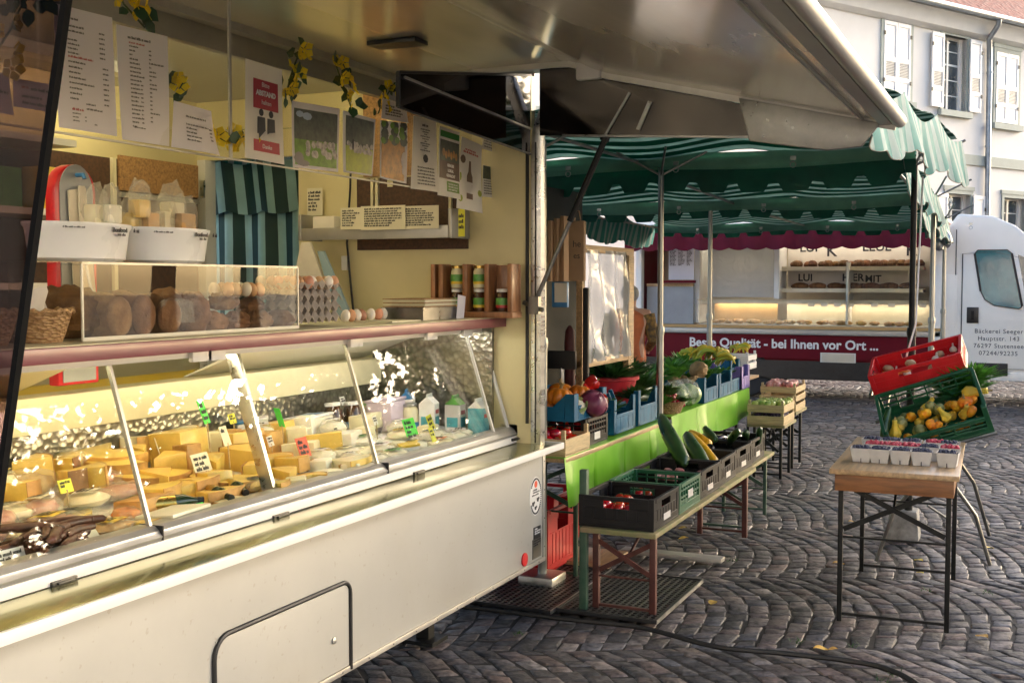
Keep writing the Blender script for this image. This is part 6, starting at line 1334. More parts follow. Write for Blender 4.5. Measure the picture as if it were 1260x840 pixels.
bench = trestle('low_bench', 'low worn bench carrying the row of plastic crates', 'bench', (-1.96, 6.8, 0), 2.36, .42, .48, 'wood_green', 'brown_steel', inset=.12, leg2='brown_steel', legw=.034)
b2 = trestle('low_bench', 'second low bench under the far black crates', 'bench', (-2.0, 8.35, 0), .9, .42, .48, 'wood_green', 'green_steel', inset=.1)
b = MB()
for q in (-.26,): MB().bx(-2.19, -2.15, 5.66, 5.7, 0, .78).build('leg', M['green_steel'], bench, world=True, bev=.003)
trestle('trestle_table', 'small dark trestle with the wooden apple crates', 'table', (-2.17, 10.55, 0), .55, .34, .5, 'wood_green', 'black_steel', inset=.08)
trestle('trestle_table', 'back trestle table with bananas and far crates', 'table', (-3.1, 11.6, 0), 1.6, .8, .78, 'wood_y', 'black_steel')
# ---------------------------------------------------------------- crates
def crate(name, label, w, l, h, mat, style='lattice', cat='crate', low=None):
    """plastic crate, open top, base at z 0; local X is the width, Y the length"""
    o = thing(name, label, cat); b = MB(); a, c = w/2, l/2; t = .014
    b.bx(-a, a, -c, c, 0, .012)
    for sx in (-1, 1):
        for sy in (-1, 1): b.box((sx*(a-.016), sy*(c-.016), h/2+.006), (.032,.032,h-.012))
    def side(p0, p1, nrm, n, hh, lowc):
        p0, p1 = Vector(p0), Vector(p1); d = p1-p0
        b.bar(p0+Vector((0,0,hh-.012)), p1+Vector((0,0,hh-.012)), t*1.5, .022); b.bar(p0+Vector((0,0,.03)), p1+Vector((0,0,.03)), t, .034)
        if style == 'lattice':
            b.bar(p0+Vector((0,0,hh*.52)), p1+Vector((0,0,hh*.52)), t*.8, .012); b.bar(p0+Vector((0,0,hh*.74)), p1+Vector((0,0,hh*.74)), t*.7, .01)
            for i in range(1, n):
                q = p0+d*(i/n); b.bar(q+Vector((0,0,.02)), q+Vector((0,0,hh-.02)), t*.7, .012, up=nrm)
            for i in range(0, n, 2): 
                q = p0+d*((i+.5)/n); b.bx(q.x-(.045 if abs(d.x) > .1 else .005), q.x+(.045 if abs(d.x) > .1 else .005), q.y-(.045 if abs(d.y) > .1 else .005), q.y+(.045 if abs(d.y) > .1 else .005), hh*.2, hh*.42)
        elif style == 'solid':
            k = Vector(nrm)*.003
            for (f0, f1, z0, z1) in ((0,1,.046,hh*.62), (0,.3,hh*.62,hh-.02), (.7,1,hh*.62,hh-.02)): b.bar(p0+d*f0+Vector((0,0,(z0+z1)/2)), p0+d*f1+Vector((0,0,(z0+z1)/2)), t*.5, z1-z0)
            for i in range(1, n): q = p0+d*(i/n); b.bar(q+Vector((0,0,.03)), q+Vector((0,0,hh*.6)), t*.9, .012, up=nrm)
        elif style == 'notch':
            b.bar(p0+Vector((0,0,hh*.3)), p1+Vector((0,0,hh*.3)), t*.7, hh*.44)
            if n < 9:
                for f0, f1 in ((0,.26), (.74,1)): b.bar(p0+d*f0+Vector((0,0,hh*.72)), p0+d*f1+Vector((0,0,hh*.72)), t*.8, hh*.44)
            else: b.bar(p0+Vector((0,0,hh*.7)), p1+Vector((0,0,hh*.7)), t*.7, hh*.4)
            for i in range(1, n): q = p0+d*(i/n); b.bar(q+Vector((0,0,.02)), q+Vector((0,0,hh*.5)), t*.95, .01, up=nrm)
    e = .03
    if style == 'notch':
        b.v = []; b.f = []; b.m = []; b.bx(-a, a, -c, c, 0, .012)
        for sx in (-1, 1):
            for sy in (-1, 1): b.box((sx*(a-.03), sy*(c-.008), h*.55), (.06,.016,h*1.08)); b.box((sx*(a-.008), sy*(c-.035), h*.55), (.016,.07,h*1.08))
        for sx in (-1, 1): 
            b.box((sx*(a-.008), 0, h*.28), (.013, l-.15, h*.5)); b.box((sx*(a-.008), 0, h*.55), (.018, l-.15, .016))
            for q in (-.25, .25): b.box((sx*(a-.006), q*(l-.15), h*.28), (.014, .02, h*.5))
        for sy in (-1, 1): 
            b.box((0, sy*(c-.008), h*.3), (w-.13, .013, h*.52)); 
            for q in (-1, 1): b.prism([(q*(a-.06), sy*(c-.008)-.006, h*.5), (q*(a-.06), sy*(c-.008)-.006, h*1.05), (q*(a-.15), sy*(c-.008)-.006, h*.5)] if q*sy < 0 or 1 else [], (0,.012,0))
        o2 = b.build('crate_body', M[mat], o, bev=.002, seg=1)
        return o
    side((-a+e, -c+t/2, 0), (a-e, -c+t/2, 0), (0,-1,0), 6, h if low is None else low, None); side((-a+e, c-t/2, 0), (a-e, c-t/2, 0), (0,1,0), 6, h, None)
    side((-a+t/2, -c+e, 0), (-a+t/2, c-e, 0), (-1,0,0), 8, h, None); side((a-t/2, -c+e, 0), (a-t/2, c-e, 0), (1,0,0), 8, h, None)
    b.build('crate_body', M[mat], o, bev=.0015, seg=1)
    return o
def lab(o, w, y0, z, sy=.1, sz=.045, mat='card_white'):
    MB().bx(w/2+.0015, w/2+.0035, y0-sy/2, y0+sy/2, z-sz/2, z+sz/2).build('crate_label', M[mat], o); return o
def put(o, loc, rz=0): o.location = loc; o.rotation_euler = (0,0,rz) if isinstance(rz, (int, float)) else rz; return o
ZB = .481
cb1 = lab(crate('plastic_crate', 'front black crate of tomatoes on the low bench', .42, .46, .17, 'crate_black', 'solid'), .42, .0, .05, .12, .035); put(cb1, (-1.98, 5.88, ZB))
cb2 = lab(crate('plastic_crate', 'green crate between the black crates on the low bench', .42, .44, .17, 'crate_green'), .42, .0, .09, .1); put(cb2, (-1.985, 6.36, ZB))
for y, labl in ((6.83, 'third crate on the low bench, black with red fruit'), (7.32, 'black crate holding the big courgettes'), (7.81, 'black crate holding the yellow courgettes'), (8.3, 'last black crate of the low row, with dark vegetables')):
    dup(cb1, (-1.99-.02*(y-6.8), y, ZB), U(-.03,.03), None, labl)
W1 = None
def wood_crate(label, w, l, h, loc, rz=0, slats=2, mat='wood_pale', nm='wooden_crate'):
    o = thing(nm, label, 'crate', loc, rz); a, c = w/2, l/2; b = MB(); b.bx(-a, a, -c, c, 0, .008)
    for sx in (-1, 1):
        for sy in (-1, 1): b.box((sx*(a-.018), sy*(c-.018), h/2+.012), (.022,.022,h+.02))
    b.build('base', M[mat], o)
    for i in range(slats):
        z0 = .012+i*(h/slats); z1 = z0+h/slats*.68
        for nm_, bb in (('slat',(-a,a,-c-.0,-c+.006,z0,z1)), ('slat',(-a,a,c-.006,c,z0,z1)), ('slat',(-a,-a+.006,-c+.0065,c-.0065,z0,z1)), ('slat',(a-.006,a,-c+.0065,c-.0065,z0,z1))): MB().bx(*bb).build(nm_, M[mat], o, bev=.0015, seg=1)
    return o
# front table
wood_crate('thin pale wooden crate of tomatoes at the corner of the front table', .36, .4, .13, (-2.6, 6.23, .78), 0, 1)
cbk = lab(crate('plastic_crate', 'black crate beside the wooden crate, under the blue crates', .4, .4, .17, 'crate_black'), .4, 0, .05); put(cbk, (-2.66, 6.66, .78))
blue = crate('plastic_crate', 'blue crate with radicchio, stacked on the front crates', .4, .56, .15, 'crate_blue', 'notch'); put(blue, (-2.64, 6.5, .96))
dup(blue, (-2.57, 7.2, .79), 0, (.55,.8,1.4), 'blue crate on the cloth behind the radicchio crate'); dup(blue, (-2.57, 7.7, .79), 0, (.55,.8,1.5), 'blue crate at the rear end of the front table')
for i, (x, y, s) in enumerate(((-2.66, 9.45, .9), (-2.66, 9.95, .9), (-2.68, 10.4, .9))): dup(blue, (x, y, .78), 0, (1,.82,1.3), ['first blue crate of celeriac on the rear table','second blue crate on the rear table','third blue crate next to the purple crate'][i])
dup(blue, (-3.0, 9.2, .78), 0, (1,.8,1.1), 'blue crate lying deeper on the rear table with leeks')
pur = crate('plastic_crate', 'purple crate at the end of the rear table', .4, .34, .2, 'crate_purple', 'notch'); put(pur, (-2.66, 10.72, .78))
# fruit and vegetables: one prototype of each kind, copied
def proto(b, nm, mat, cat, smooth=True):
    o = b.build(nm, M[mat] if isinstance(mat, str) else mat); o['category'] = cat; return o
P = {}
def rib(n, k): return lambda a: 1-k*abs(math.sin(a*n/2))**.6*0-k*(1-abs(math.cos(a*n/2)))
b = MB(); b.ell((0,0,.03), (.034,.034,.029), 14, 9, .04); P['tomato'] = proto(b, 'tomato', 'tomato', 'tomato')
MB().prism([(.012*math.cos(R(i*36))*(1 if i % 2 else .35), .012*math.sin(R(i*36))*(1 if i % 2 else .35), .059) for i in range(10)], (0,0,.002)).build('calyx', M['green_stalk'], P['tomato'])
def pumpkin_mb(r, h, n=9, k=.12): 
    b = MB(); prof = [(.001,.02*h)]+[(r*math.sin(math.pi*(i/10))**.75, h*(.5-.5*math.cos(math.pi*i/10))) for i in range(1, 10)]+[(.001,h*.93)]; b.lathe(prof, n*6, wob=rib(n, k)); return b
P['pumpkin'] = thing('pumpkin', '', 'pumpkin'); pumpkin_mb(.09, .12).build('rind', M['orange_pumpkin'], P['pumpkin']); MB().tube([(0,0,.105), (.004,.0,.13), (.014,.004,.15)], [.014,.009,.012], 8).build('stalk', M['stalk'], P['pumpkin'])
P['gourd_o'] = thing('ornamental_gourd', '', 'gourd'); pumpkin_mb(.055, .075, 8, .1).build('rind', M['gourd_orange'], P['gourd_o']); MB().tube([(0,0,.066), (.004,0,.085), (.012,.0,.1)], [.009,.006,.007], 7).build('stalk', M['stalk'], P['gourd_o'])
P['gourd_g'] = thing('ornamental_gourd', '', 'gourd'); pumpkin_mb(.05, .085, 10, .06).build('rind', M['gourd_green'], P['gourd_g']); MB().tube([(0,0,.076), (.003,0,.1)], [.008,.005], 7).build('stalk', M['stalk'], P['gourd_g'])
P['gourd_c'] = thing('ornamental_gourd', '', 'gourd'); b = MB(); b.lathe([(.001,0), (.035,.008), (.05,.035), (.045,.065), (.026,.1), (.019,.135), (.021,.16), (.001,.168)], 20, wob=lambda a: 1+.05*math.sin(a*7)); b.build('rind', M['gourd_cream'], P['gourd_c']); MB().tube([(0,0,.165), (.008,0,.19)], [.007,.005], 7).build('stalk', M['stalk'], P['gourd_c'])
b = MB(); b.tube([(0,-.2,.045), (.004,-.17,.047), (0,-.08,.048), (-.006,.04,.045), (0,.15,.04), (.01,.2,.036)], [.012,.04,.047,.045,.034,.014], 14); P['courgette'] = proto(b, 'giant_courgette', 'zucchini', 'courgette')
b = MB(); b.tube([(0,-.16,.03), (.004,-.13,.03), (0,0,.03), (-.006,.1,.03), (0,.16,.03)], [.01,.033,.033,.026,.01], 12); P['ycourg'] = proto(b, 'yellow_courgette', 'yellow_squash', 'courgette')
b = MB(); b.tube([(0,-.09,.03), (0,-.06,.035), (0,.02,.035), (0,.09,.025), (0,.11,.02)], [.01,.032,.036,.02,.006], 12); P['aubergine'] = proto(b, 'aubergine', 'aubergine', 'aubergine')
b = MB(); b.lathe([(.001,0), (.03,.005), (.042,.03), (.045,.06), (.03,.08), (.012,.07), (.001,.068)], 20, wob=rib(4, .2)); P['pepper'] = proto(b, 'red_pepper', 'red_pepper', 'pepper'); MB().tube([(0,0,.068), (.004,0,.095)], .006, 7).build('stalk', M['green_stalk'], P['pepper'])
P['radicchio'] = thing('radicchio', '', 'radicchio')
for i in range(9):
    a = i*2.4; r_ = .05+.006*i; b = MB(); b.grid(lambda u, v: (r_*math.sin(math.pi*(.1+.85*v))*math.cos(a+2.4*(u-.5)), r_*math.sin(math.pi*(.1+.85*v))*math.sin(a+2.4*(u-.5)), .075-.075*math.cos(math.pi*(.1+.85*v))*1.02+.004*math.sin(u*14)), 10, 10, th=(0,0,.0015)); b.build('leaf', M['radicchio'], P['radicchio'])
P['cauliflower'] = thing('cauliflower', '', 'cauliflower'); MB().ell((0,0,.06), (.075,.075,.055), 26, 14, .22, 7, seed=4).build('curd', M['cauli'], P['cauliflower'])
for i in range(6): 
    a = i*1.05; MB().grid(lambda u, v: ((.06+.03*v)*math.cos(a+(u-.5)*1.3), (.06+.03*v)*math.sin(a+(u-.5)*1.3), .01+.085*v+.01*math.sin(u*9)), 5, 5, th=(.001,0,.001)).build('leaf', M['cabbage'], P['cauliflower'])
P['cabbage'] = thing('cabbage', '', 'cabbage')
MB().ell((0,0,.085), (.095,.095,.085), 24, 14, .05, 3, seed=2).build('head', M['cabbage'], P['cabbage'])
for i in range(6):
    a = i*1.1; MB().grid(lambda u, v: ((.1+.012*math.sin(u*9))*math.sin(math.pi*(.15+.6*v))*math.cos(a+1.7*(u-.5)), (.1+.012*math.sin(u*8+1))*math.sin(math.pi*(.15+.6*v))*math.sin(a+1.7*(u-.5)), .085-.09*math.cos(math.pi*(.15+.6*v))), 8, 8, th=(0,0,.0015)).build('leaf', M['cabbage'], P['cabbage'])
def bunch_mb(n, L, spread, lw, seed, droop=.4, lz=.3):
    r = random.Random(seed); b = MB()
    for i in range(n):
        a = r.uniform(0, 6.3); s = r.uniform(.2, 1)*spread; p = Vector((0,0,0)); d = Vector((math.cos(a)*s, math.sin(a)*s, 1)).normalized(); l = L*r.uniform(.6, 1.1); sd_ = Vector((-math.sin(a), math.cos(a), r.uniform(-.4,.4)))*lw*r.uniform(.5,1.2)
        q = [p+d*l*t_+Vector((math.cos(a), math.sin(a), 0))*l*droop*t_*t_*s-Vector((0,0,1))*l*droop*.5*t_*t_ for t_ in (0,.35,.7,1)]
        b.add([q[0]-sd_*.15, q[0]+sd_*.15, q[1]-sd_*.8, q[1]+sd_*.8, q[2]-sd_, q[2]+sd_, q[3]], [(0,1,3,2), (2,3,5,4), (4,5,6)])
    return b
P['herb'] = proto(bunch_mb(240, .2, 1.1, .012, 3), 'herb_bunch', 'leafgreen', 'herbs')
P['greens'] = proto(bunch_mb(70, .2, .9, .03, 5), 'leafy_greens', 'leafbright', 'greens')
P['carrot_tops'] = proto(bunch_mb(260, .2, 1.2, .01, 8), 'leafy_bunch', 'leafbright', 'greens')
P['leek'] = thing('leek', '', 'leek'); MB().tube([(0,-.25,.025), (0,-.05,.025), (0,.08,.03)], [.016,.019,.024], 10).build('shaft', M['leek_white'], P['leek'])
b = MB()
for i in range(7): 
    s_ = (i-3)*.022; b.grid(lambda u, v: (s_*(.3+v)+.022*(u-.5)*(1-.6*v), .07+.3*v, .03+.05*v-.09*v*v+abs(u-.5)*.012), 3, 8, th=(0,0,.0015))
b.build('leaf', M['leek'], P['leek'])
P['radish'] = thing('radish_bunch', '', 'radishes'); k = random.Random(4)
for i in range(9): MB().ell((k.uniform(-.04,.04), k.uniform(-.04,.04), .02+k.uniform(0,.03)), (.017,.017,.018), 10, 7).build('radish', M['radish'], P['radish'])
b = bunch_mb(26, .16, .6, .02, 9); b.v = [(x, y+z*.7, .04+z*.35) for x, y, z in b.v]; b.build('leaf', M['leafgreen'], P['radish'])
P['banana'] = thing('banana_hand', '', 'bananas')
for i in range(5):
    a = (i-2)*.2; pts = []
    for q in range(9):
        t_ = q/8; r_ = .17*t_; pts.append((r_*math.sin(a)*.7+.03*(i-2)*min(1,t_*2), r_*math.cos(a)-.08, .1-.075*t_*t_+.035*math.sin(t_*3.1)-.012*abs(i-2)))
    MB().tube(pts, [.007,.011,.018,.021,.0215,.021,.018,.011,.006], 7).build('banana', M['banana' if i % 3 else 'banana_green'], P['banana'])
b = MB(); b.ell((0,0,.06), (.065,.065,.06), 20, 12, .3, 5, seed=3); P['celeriac'] = proto(b, 'celeriac', 'celeriac', 'celeriac')
b = MB(); b.lathe([(.001,.062), (.01,.066), (.027,.06), (.036,.04), (.032,.015), (.018,.002), (.001,.006)][::-1], 14); P['apple'] = proto(b, 'apple', 'apple', 'apple'); MB().tube([(0,0,.06), (.003,0,.075)], .002, 5).build('stalk', M['stalk'], P['apple'])
P['apple_red'] = P['apple'].copy(); P['apple_red'].data = P['apple'].data.copy(); P['apple_red'].data.materials[0] = M['apple_red']; C.objects.link(P['apple_red'])
b = MB(); b.ell((0,0,.022), (.022,.028,.021), 10, 7); P['plum'] = proto(b, 'plum', 'plum', 'plum')
b = MB(); b.ell((0,0,.028), (.03,.042,.027), 12, 8, .15, seed=6); P['potato'] = proto(b, 'potato', 'potato', 'potato')
b = MB(); b.lathe([(.001,0), (.02,.003), (.03,.018), (.024,.035), (.008,.048), (.006,.07), (.001,.072)], 14, wob=rib(7, .08)); P['garlic'] = proto(b, 'garlic_bulb', 'garlic', 'garlic')
b = MB(); b.tube([(0,-.08,.014), (0,-.03,.014), (0,.06,.014)], [.003,.011,.015], 8); P['carrot'] = proto(b, 'carrot', 'carrot', 'carrot')
used = set()
def veg(k, loc, rot=None, s=1, label=None, group=None):
    o = P[k] if k not in used else None
    rot = rot if rot is not None else (U(-.2,.2), U(-.2,.2), U(0,6.3))
    if o is None: return dup(P[k], loc, rot, s, label, group)
    used.add(k); o.location = loc; o.rotation_euler = rot if not isinstance(rot, (int, float)) else (0,0,rot); o.scale = (s,)*3 if isinstance(s, (int, float)) else s; tag(o, label, None, group); return o
def heap(k, x0, x1, y0, y1, z, nx, ny, label, group, s=1, jit=.3, prob=1, lay=0):
    for i in range(nx):
        for j in range(ny):
            if rng.random() > prob: continue
            dx, dy = (x1-x0)/nx, (y1-y0)/ny
            veg(k, (x0+dx*(i+.5)+U(-jit,jit)*dx, y0+dy*(j+.5)+U(-jit,jit)*dy, z+U(0,.012)), None, s*U(.88,1.1), label, group)
    if lay: heap(k, x0+.03, x1-.03, y0+.03, y1-.03, z+.045, max(1, nx-1), max(1, ny-1), label.replace('in the', 'on top in the'), group+', upper layer', s, jit, .8)
# low bench crates
heap('tomato', -2.15, -1.81, 5.68, 6.07, ZB+.012, 5, 6, 'red tomato in the front black crate on the low bench', 'tomatoes in the front black crate', lay=1)
heap('apple_red', -2.15, -1.82, 6.64, 7.03, ZB+.012, 5, 5, 'red apple in the third crate on the low bench', 'apples in the third low crate', .95, lay=1)
heap('tomato', -2.15, -1.82, 6.18, 6.54, ZB+.012, 4, 4, 'tomato lying in the green crate on the low bench', 'tomatoes in the green low crate', .9, prob=.75)
MB_ = None
def lean(k, x0, y0, Y0, x1, y1, Y1, label, wd=1):
    a_, c_ = at(x0, y0, Y=Y0), at(x1, y1, Y=Y1); L0 = {'courgette': .42, 'ycourg': .34, 'aubergine': .2}[k]; s = (a_-c_).length/L0; q = (a_-c_).to_track_quat('Y', 'Z')
    o = veg(k, (a_+c_)/2-q @ Vector((0,0,.045*wd)), q.to_euler(), (wd, s, wd), label); return o
lean('courgette', 812, 508, 7.45, 843, 574, 7.0, 'longest dark green courgette leaning out of the black crate', 1.15)
lean('courgette', 843, 530, 7.6, 868, 576, 7.2, 'dark green courgette beside the yellow ones', 1.1)
lean('ycourg', 849, 528, 7.75, 881, 571, 7.3, 'front bright yellow courgette in the black crate', 1.25); lean('ycourg', 848, 527, 8.0, 873, 546, 7.75, 'second yellow courgette behind the front one', 1.2)
lean('courgette', 866, 524, 8.15, 880, 543, 7.95, 'slender green courgette behind the second yellow one', .7)
veg('courgette', (-1.92, 8.0, ZB+.17), (-.6, 0, .6), .62, 'short green courgette in the crate behind the yellow ones'); veg('courgette', (-1.88, 8.22, ZB+.16), (-.3, 0, .2), .62, 'short dark courgette in the last low crate'); veg('courgette', (-1.82, 8.36, ZB+.15), (-.9, .2, 0), .5, 'small upright courgette in the last low crate')
for i, (x, y, z) in enumerate(((-2.05,7.75,.1), (-1.95,8.3,.12), (-2.08,8.25,.11))): veg('aubergine', (x, y, ZB+z), (U(-.4,.1), 0, U(-1,1)), 1, ['dark aubergine beside the second yellow courgette','dark aubergine in the front of the last low crate','dark aubergine at the back of the last low crate'][i])
# wooden crate and pumpkins at the trailer corner
heap('tomato', -2.74, -2.48, 6.07, 6.39, .8, 4, 4, 'tomato in the thin wooden crate on the front table', 'tomatoes in the wooden crate', 1.1, lay=1)
heap('tomato', -2.8, -2.5, 6.5, 6.8, .84, 3, 3, 'tomato in the black crate under the blue crate', 'tomatoes in the black table crate', 1.0, prob=.6)
for i, (x, y, z, s) in enumerate(((-2.6,6.36,1.02,1.05), (-2.74,6.42,1.02,.95), (-2.53,6.52,1.05,.85), (-2.66,6.3,.985,.7), (-2.7,6.64,1.04,.9), (-2.52,6.34,.985,.55))): veg('pumpkin', (x, y, z), None, s, ['large orange pumpkin at the trailer post','orange pumpkin behind the large one','orange pumpkin with green stalk, topmost of its pile','small orange pumpkin at the bottom of the pile','orange pumpkin at the back of the blue crate','tiny orange pumpkin beside the radicchio'][i])
veg('radicchio', (-2.47, 6.5, .985), (.5, .3, 1), 1.0, 'purple radicchio head hanging over the blue crate'); veg('cauliflower', (-2.5, 6.38, .985), (.4, .2, 0), .85, 'pale cauliflower beside the radicchio')
for i, (x, y, z) in enumerate(((-2.55,6.7,1.12), (-2.5,6.74,1.06), (-2.58,6.64,1.1), (-2.47,6.66,1.04))): veg('pepper', (x, y, z), (U(0,2), U(-1,1), U(0,6)), 1.1, ['glossy red pepper standing highest by the wooden frame','red pepper lying beside the red tub','second red pepper next to the highest one','red pepper just behind the radicchio'][i])
# red tub, herbs
o = thing('red_tub', 'round red tub of herbs standing behind the blue crates', 'tub', (-2.84, 7.9, .79)); b = MB(); b.lathe([(.15,0), (.2,.2), (.215,.28), (.235,.285), (.237,.31), (.215,.312), (.2,.29), (.15,.02), (.01,.015)], 32); b.build('tub_body', M['red_tub'], o)
for i, (x, y, s, z) in enumerate(((-2.78,7.8,1.2,1.05), (-2.9,8.0,1.4,1.08), (-2.75,8.02,1.2,1.05), (-2.98,8.15,1.4,1.05), (-2.82,8.2,1.3,1.02), (-2.72,8.3,1.0,.95), (-2.57,7.2,.7,.9), (-2.57,7.75,.8,.93), (-2.56,7.0,.6,.9))): veg('herb', (x, y, z), None, s, ['front herb bunch in the red tub','large dark herb bunch in the middle of the red tub','right hand herb bunch in the red tub','dark herb bunch behind the red tub','herb bunch left of the table post','small herb bunch in front of the red tub','low herb bunch inside the first blue crate','herb bunch in the rear blue crate','small herb tuft over the rim of the first blue crate'][i])
card_ = MB().bx(-.001,.001,-.05,.05,0,.085).build('green_card', M['neon_green']); card_.location = (-2.5, 7.04, .93); card_.rotation_euler = (0,.2,.5); tag(card_, 'bright green card stuck in the blue crate beside the red tub', 'card')
# rear table
for i, (x, y, z, rz) in enumerate(((-2.86,8.35,.82,2.6), (-2.8,8.5,.85,2.8), (-2.95,8.6,.87,2.4), (-2.78,8.68,.9,2.9), (-2.93,8.85,.9,2.5))): veg('leek', (x, y, z), (.1,0,rz), 1.2, ['front leek on the rear green table','second leek lying on the rear green table','leek at the back of the leek pile','upper leek of the pile','last leek near the blue crate'][i])
for i in range(7): veg('leek', (-2.9+.05*(i % 3), 8.3+.03*i, 1.0), (-1.1+.1*i, .2, .5*i), .8, 'leek leaning upright behind the wooden frame', 'leeks standing behind the frame')
basket_t = thing('radish_basket', 'flat wicker basket of radishes on the rear table edge', 'basket', (-2.56, 8.46, .78)); MB().lathe([(.11,0), (.12,.02), (.15,.09), (.155,.095), (.145,.09), (.11,.015), (.01,.012)], 28).build('weave', M['wicker'], basket_t)
for i, (x, y, z) in enumerate(((-2.6,8.4,.85), (-2.52,8.45,.86), (-2.56,8.52,.87), (-2.46,8.5,.81), (-2.6,8.56,.86))): veg('radish', (x, y, z), (U(-.3,.3), U(-.3,.3), U(0,6)), 1.15, ['front left radish bunch in the flat basket','front radish bunch in the flat basket','top radish bunch in the flat basket','radish bunch hanging over the basket edge','rear radish bunch in the flat basket'][i])
for i, (x, y, s) in enumerate(((-2.6,8.82,1.0), (-2.57,9.05,1.05), (-2.78,8.95,1.0))):
    veg('cabbage', (x, y, .782), None, s, ['green cabbage in clear film, front of two','green cabbage in clear film beside the celeriac crate','green cabbage lying behind the wrapped ones'][i])
    if i < 2:
        b = MB(); b.ell((0,0,.1), (.12,.12,.11), 22, 12, .18, 4, seed=i+2); o = b.build('clear_bag', M['film'], sm=False); o.location = (x, y, .785); tag(o, ['crinkled clear film round the front cabbage','crinkled clear film round the second cabbage'][i], 'film wrap')
heap('celeriac', -2.8, -2.52, 9.27, 9.65, .86, 2, 3, 'celeriac root in the first blue crate on the rear table', 'celeriac in the blue crate', 1.0)
veg('celeriac', (-2.62, 9.62, .95), None, 1.25, 'biggest celeriac standing above the blue crates')
for i in range(6): veg('greens', (-2.75+.06*(i % 3), 9.8+.14*i, .88), None, .8, 'leafy greens in the far blue crates', 'greens in the far blue crates')
for i, (x, y, z, s, L_) in enumerate(((-2.62,8.75,.83,.8,'leafy head between the radishes and the wrapped cabbages'),(-2.85,8.75,.9,1.1,'leafy head behind the radish basket'),(-2.9,9.1,.92,1.1,'leafy head left of the celeriac crate'),(-2.75,9.35,.95,.9,'leafy top above the celeriac'),(-2.9,9.75,.95,1.1,'dark leafy head behind the blue crates'),(-2.95,10.2,.95,1.2,'large leafy head before the bananas'),(-2.55,8.3,.84,.7,'small leafy tuft at the canopy post'),(-2.68,10.05,.98,.8,'leafy tuft in the third blue crate'))): veg('greens' if i % 2 else 'carrot_tops', (x, y, z), None, s, L_)
# banana table
bx_ = crate('plastic_crate', 'dark blue crate under the bananas', .6, .4, .16, 'crate_blue', 'notch'); put(bx_, (-2.95, 11.1, .85), 0)
for i, (px_, py_, rz) in enumerate(((850,441,.3), (862,439,2.2), (872,440,1.2), (882,441,.2), (888,445,-.4), (893,450,.9), (846,444,2.9))):
    c = at(px_, py_, Y=11.0); veg('banana', (c.x, 11.0+.05*(i % 2), c.z-.02), (0, 0, rz), 1.0, ['first banana hand at the left of the pile','banana hand left of the middle','yellow banana hand in the middle of the pile','banana hand right of the middle','banana hand hanging at the right of the pile','greenish banana hand at the right end','banana hand lying at the left back'][i])
for i, (px_, py_) in enumerate(((908,436), (916,435))):
    c = at(px_, py_, Y=12.2); veg('banana', (c.x, 12.2, c.z), (0,0,i), .9, ['pale banana hand in the back crate','second banana hand in the back crate'][i])
tb = thing('red_bowl', 'red bowl behind the bananas', 'bowl', (at(875, 438, Y=11.6).x, 11.6, .98)); MB().lathe([(.1,0), (.15,.1), (.16,.1), (.1,.02), (.01,.015)], 24).build('bowl_body', M['red_tub'], tb)
wood_crate('pale wooden crate behind the middle canopy post', .4, .4, .18, (at(810, 440, Y=10.2).x, 10.2, .8)); heap('cabbage', at(800,440,Y=10.2).x-.1, at(820,440,Y=10.2).x+.1, 10.05, 10.35, .86, 3, 2, 'pale green vegetable in the crate behind the middle post', 'vegetables behind the middle post', .62)
wood_crate('white rimmed wooden crate at the back right of the bananas', .36, .4, .16, (at(905, 450, Y=11.9).x, 11.9, .88), 0, 2, 'white_plastic')
# apple crates on the dark trestle
wood_crate('lower wooden crate of plums and apples on the dark trestle', .33, .5, .2, (-2.17, 10.5, .5), 0, 2); heap('plum', -2.3, -2.04, 10.28, 10.72, .54, 6, 8, 'dark plum in the lower wooden crate', 'plums in the wooden crate'); 
heap('apple', -2.3, -2.03, 10.28, 10.74, .64, 5, 7, 'green apple in the wooden crate on the dark trestle', 'green apples in the wooden crate', .95)
wood_crate('upper wooden crate of pink apples behind the green ones', .34, .5, .25, (-2.2, 11.2, .55), 0, 3); heap('apple_red', -2.33, -2.08, 11.0, 11.4, .76, 5, 6, 'pink apple in the crate behind the green apples', 'pink apples in the upper crate', .95)
trestle('trestle_table', 'low trestle under the pink apple crate', 'table', (-2.2, 11.2, 0), .56, .36, .55, 'wood_green', 'black_steel', inset=.08)
o = crate('plastic_crate', 'dark crate standing under the rear green table', .4, .5, .3, 'crate_black', 'solid'); put(o, (-2.75, 9.7, .002)); wood_crate('small wooden crate on the cobbles under the rear table', .34, .3, .16, (-2.55, 10.25, .003), .1)
o = thing('white_bucket', 'white bucket under the end of the rear table', 'bucket', (-2.62, 10.9, .002)); MB().lathe([(.11,0), (.14,.3), (.146,.3), (.146,.32), (.135,.32), (.11,.01), (.01,.01)], 24).build('bucket_body', M['white_tub'], o)
o = crate('plastic_crate', 'red crate on the ground behind the trailer end', .4, .5, .38, 'crate_red', 'solid'); put(o, (-2.82, 6.5, .03))
o = crate('plastic_crate', 'second red crate behind the first on the ground', .4, .5, .36, 'crate_red', 'solid'); put(o, (-3.05, 7.15, .005))
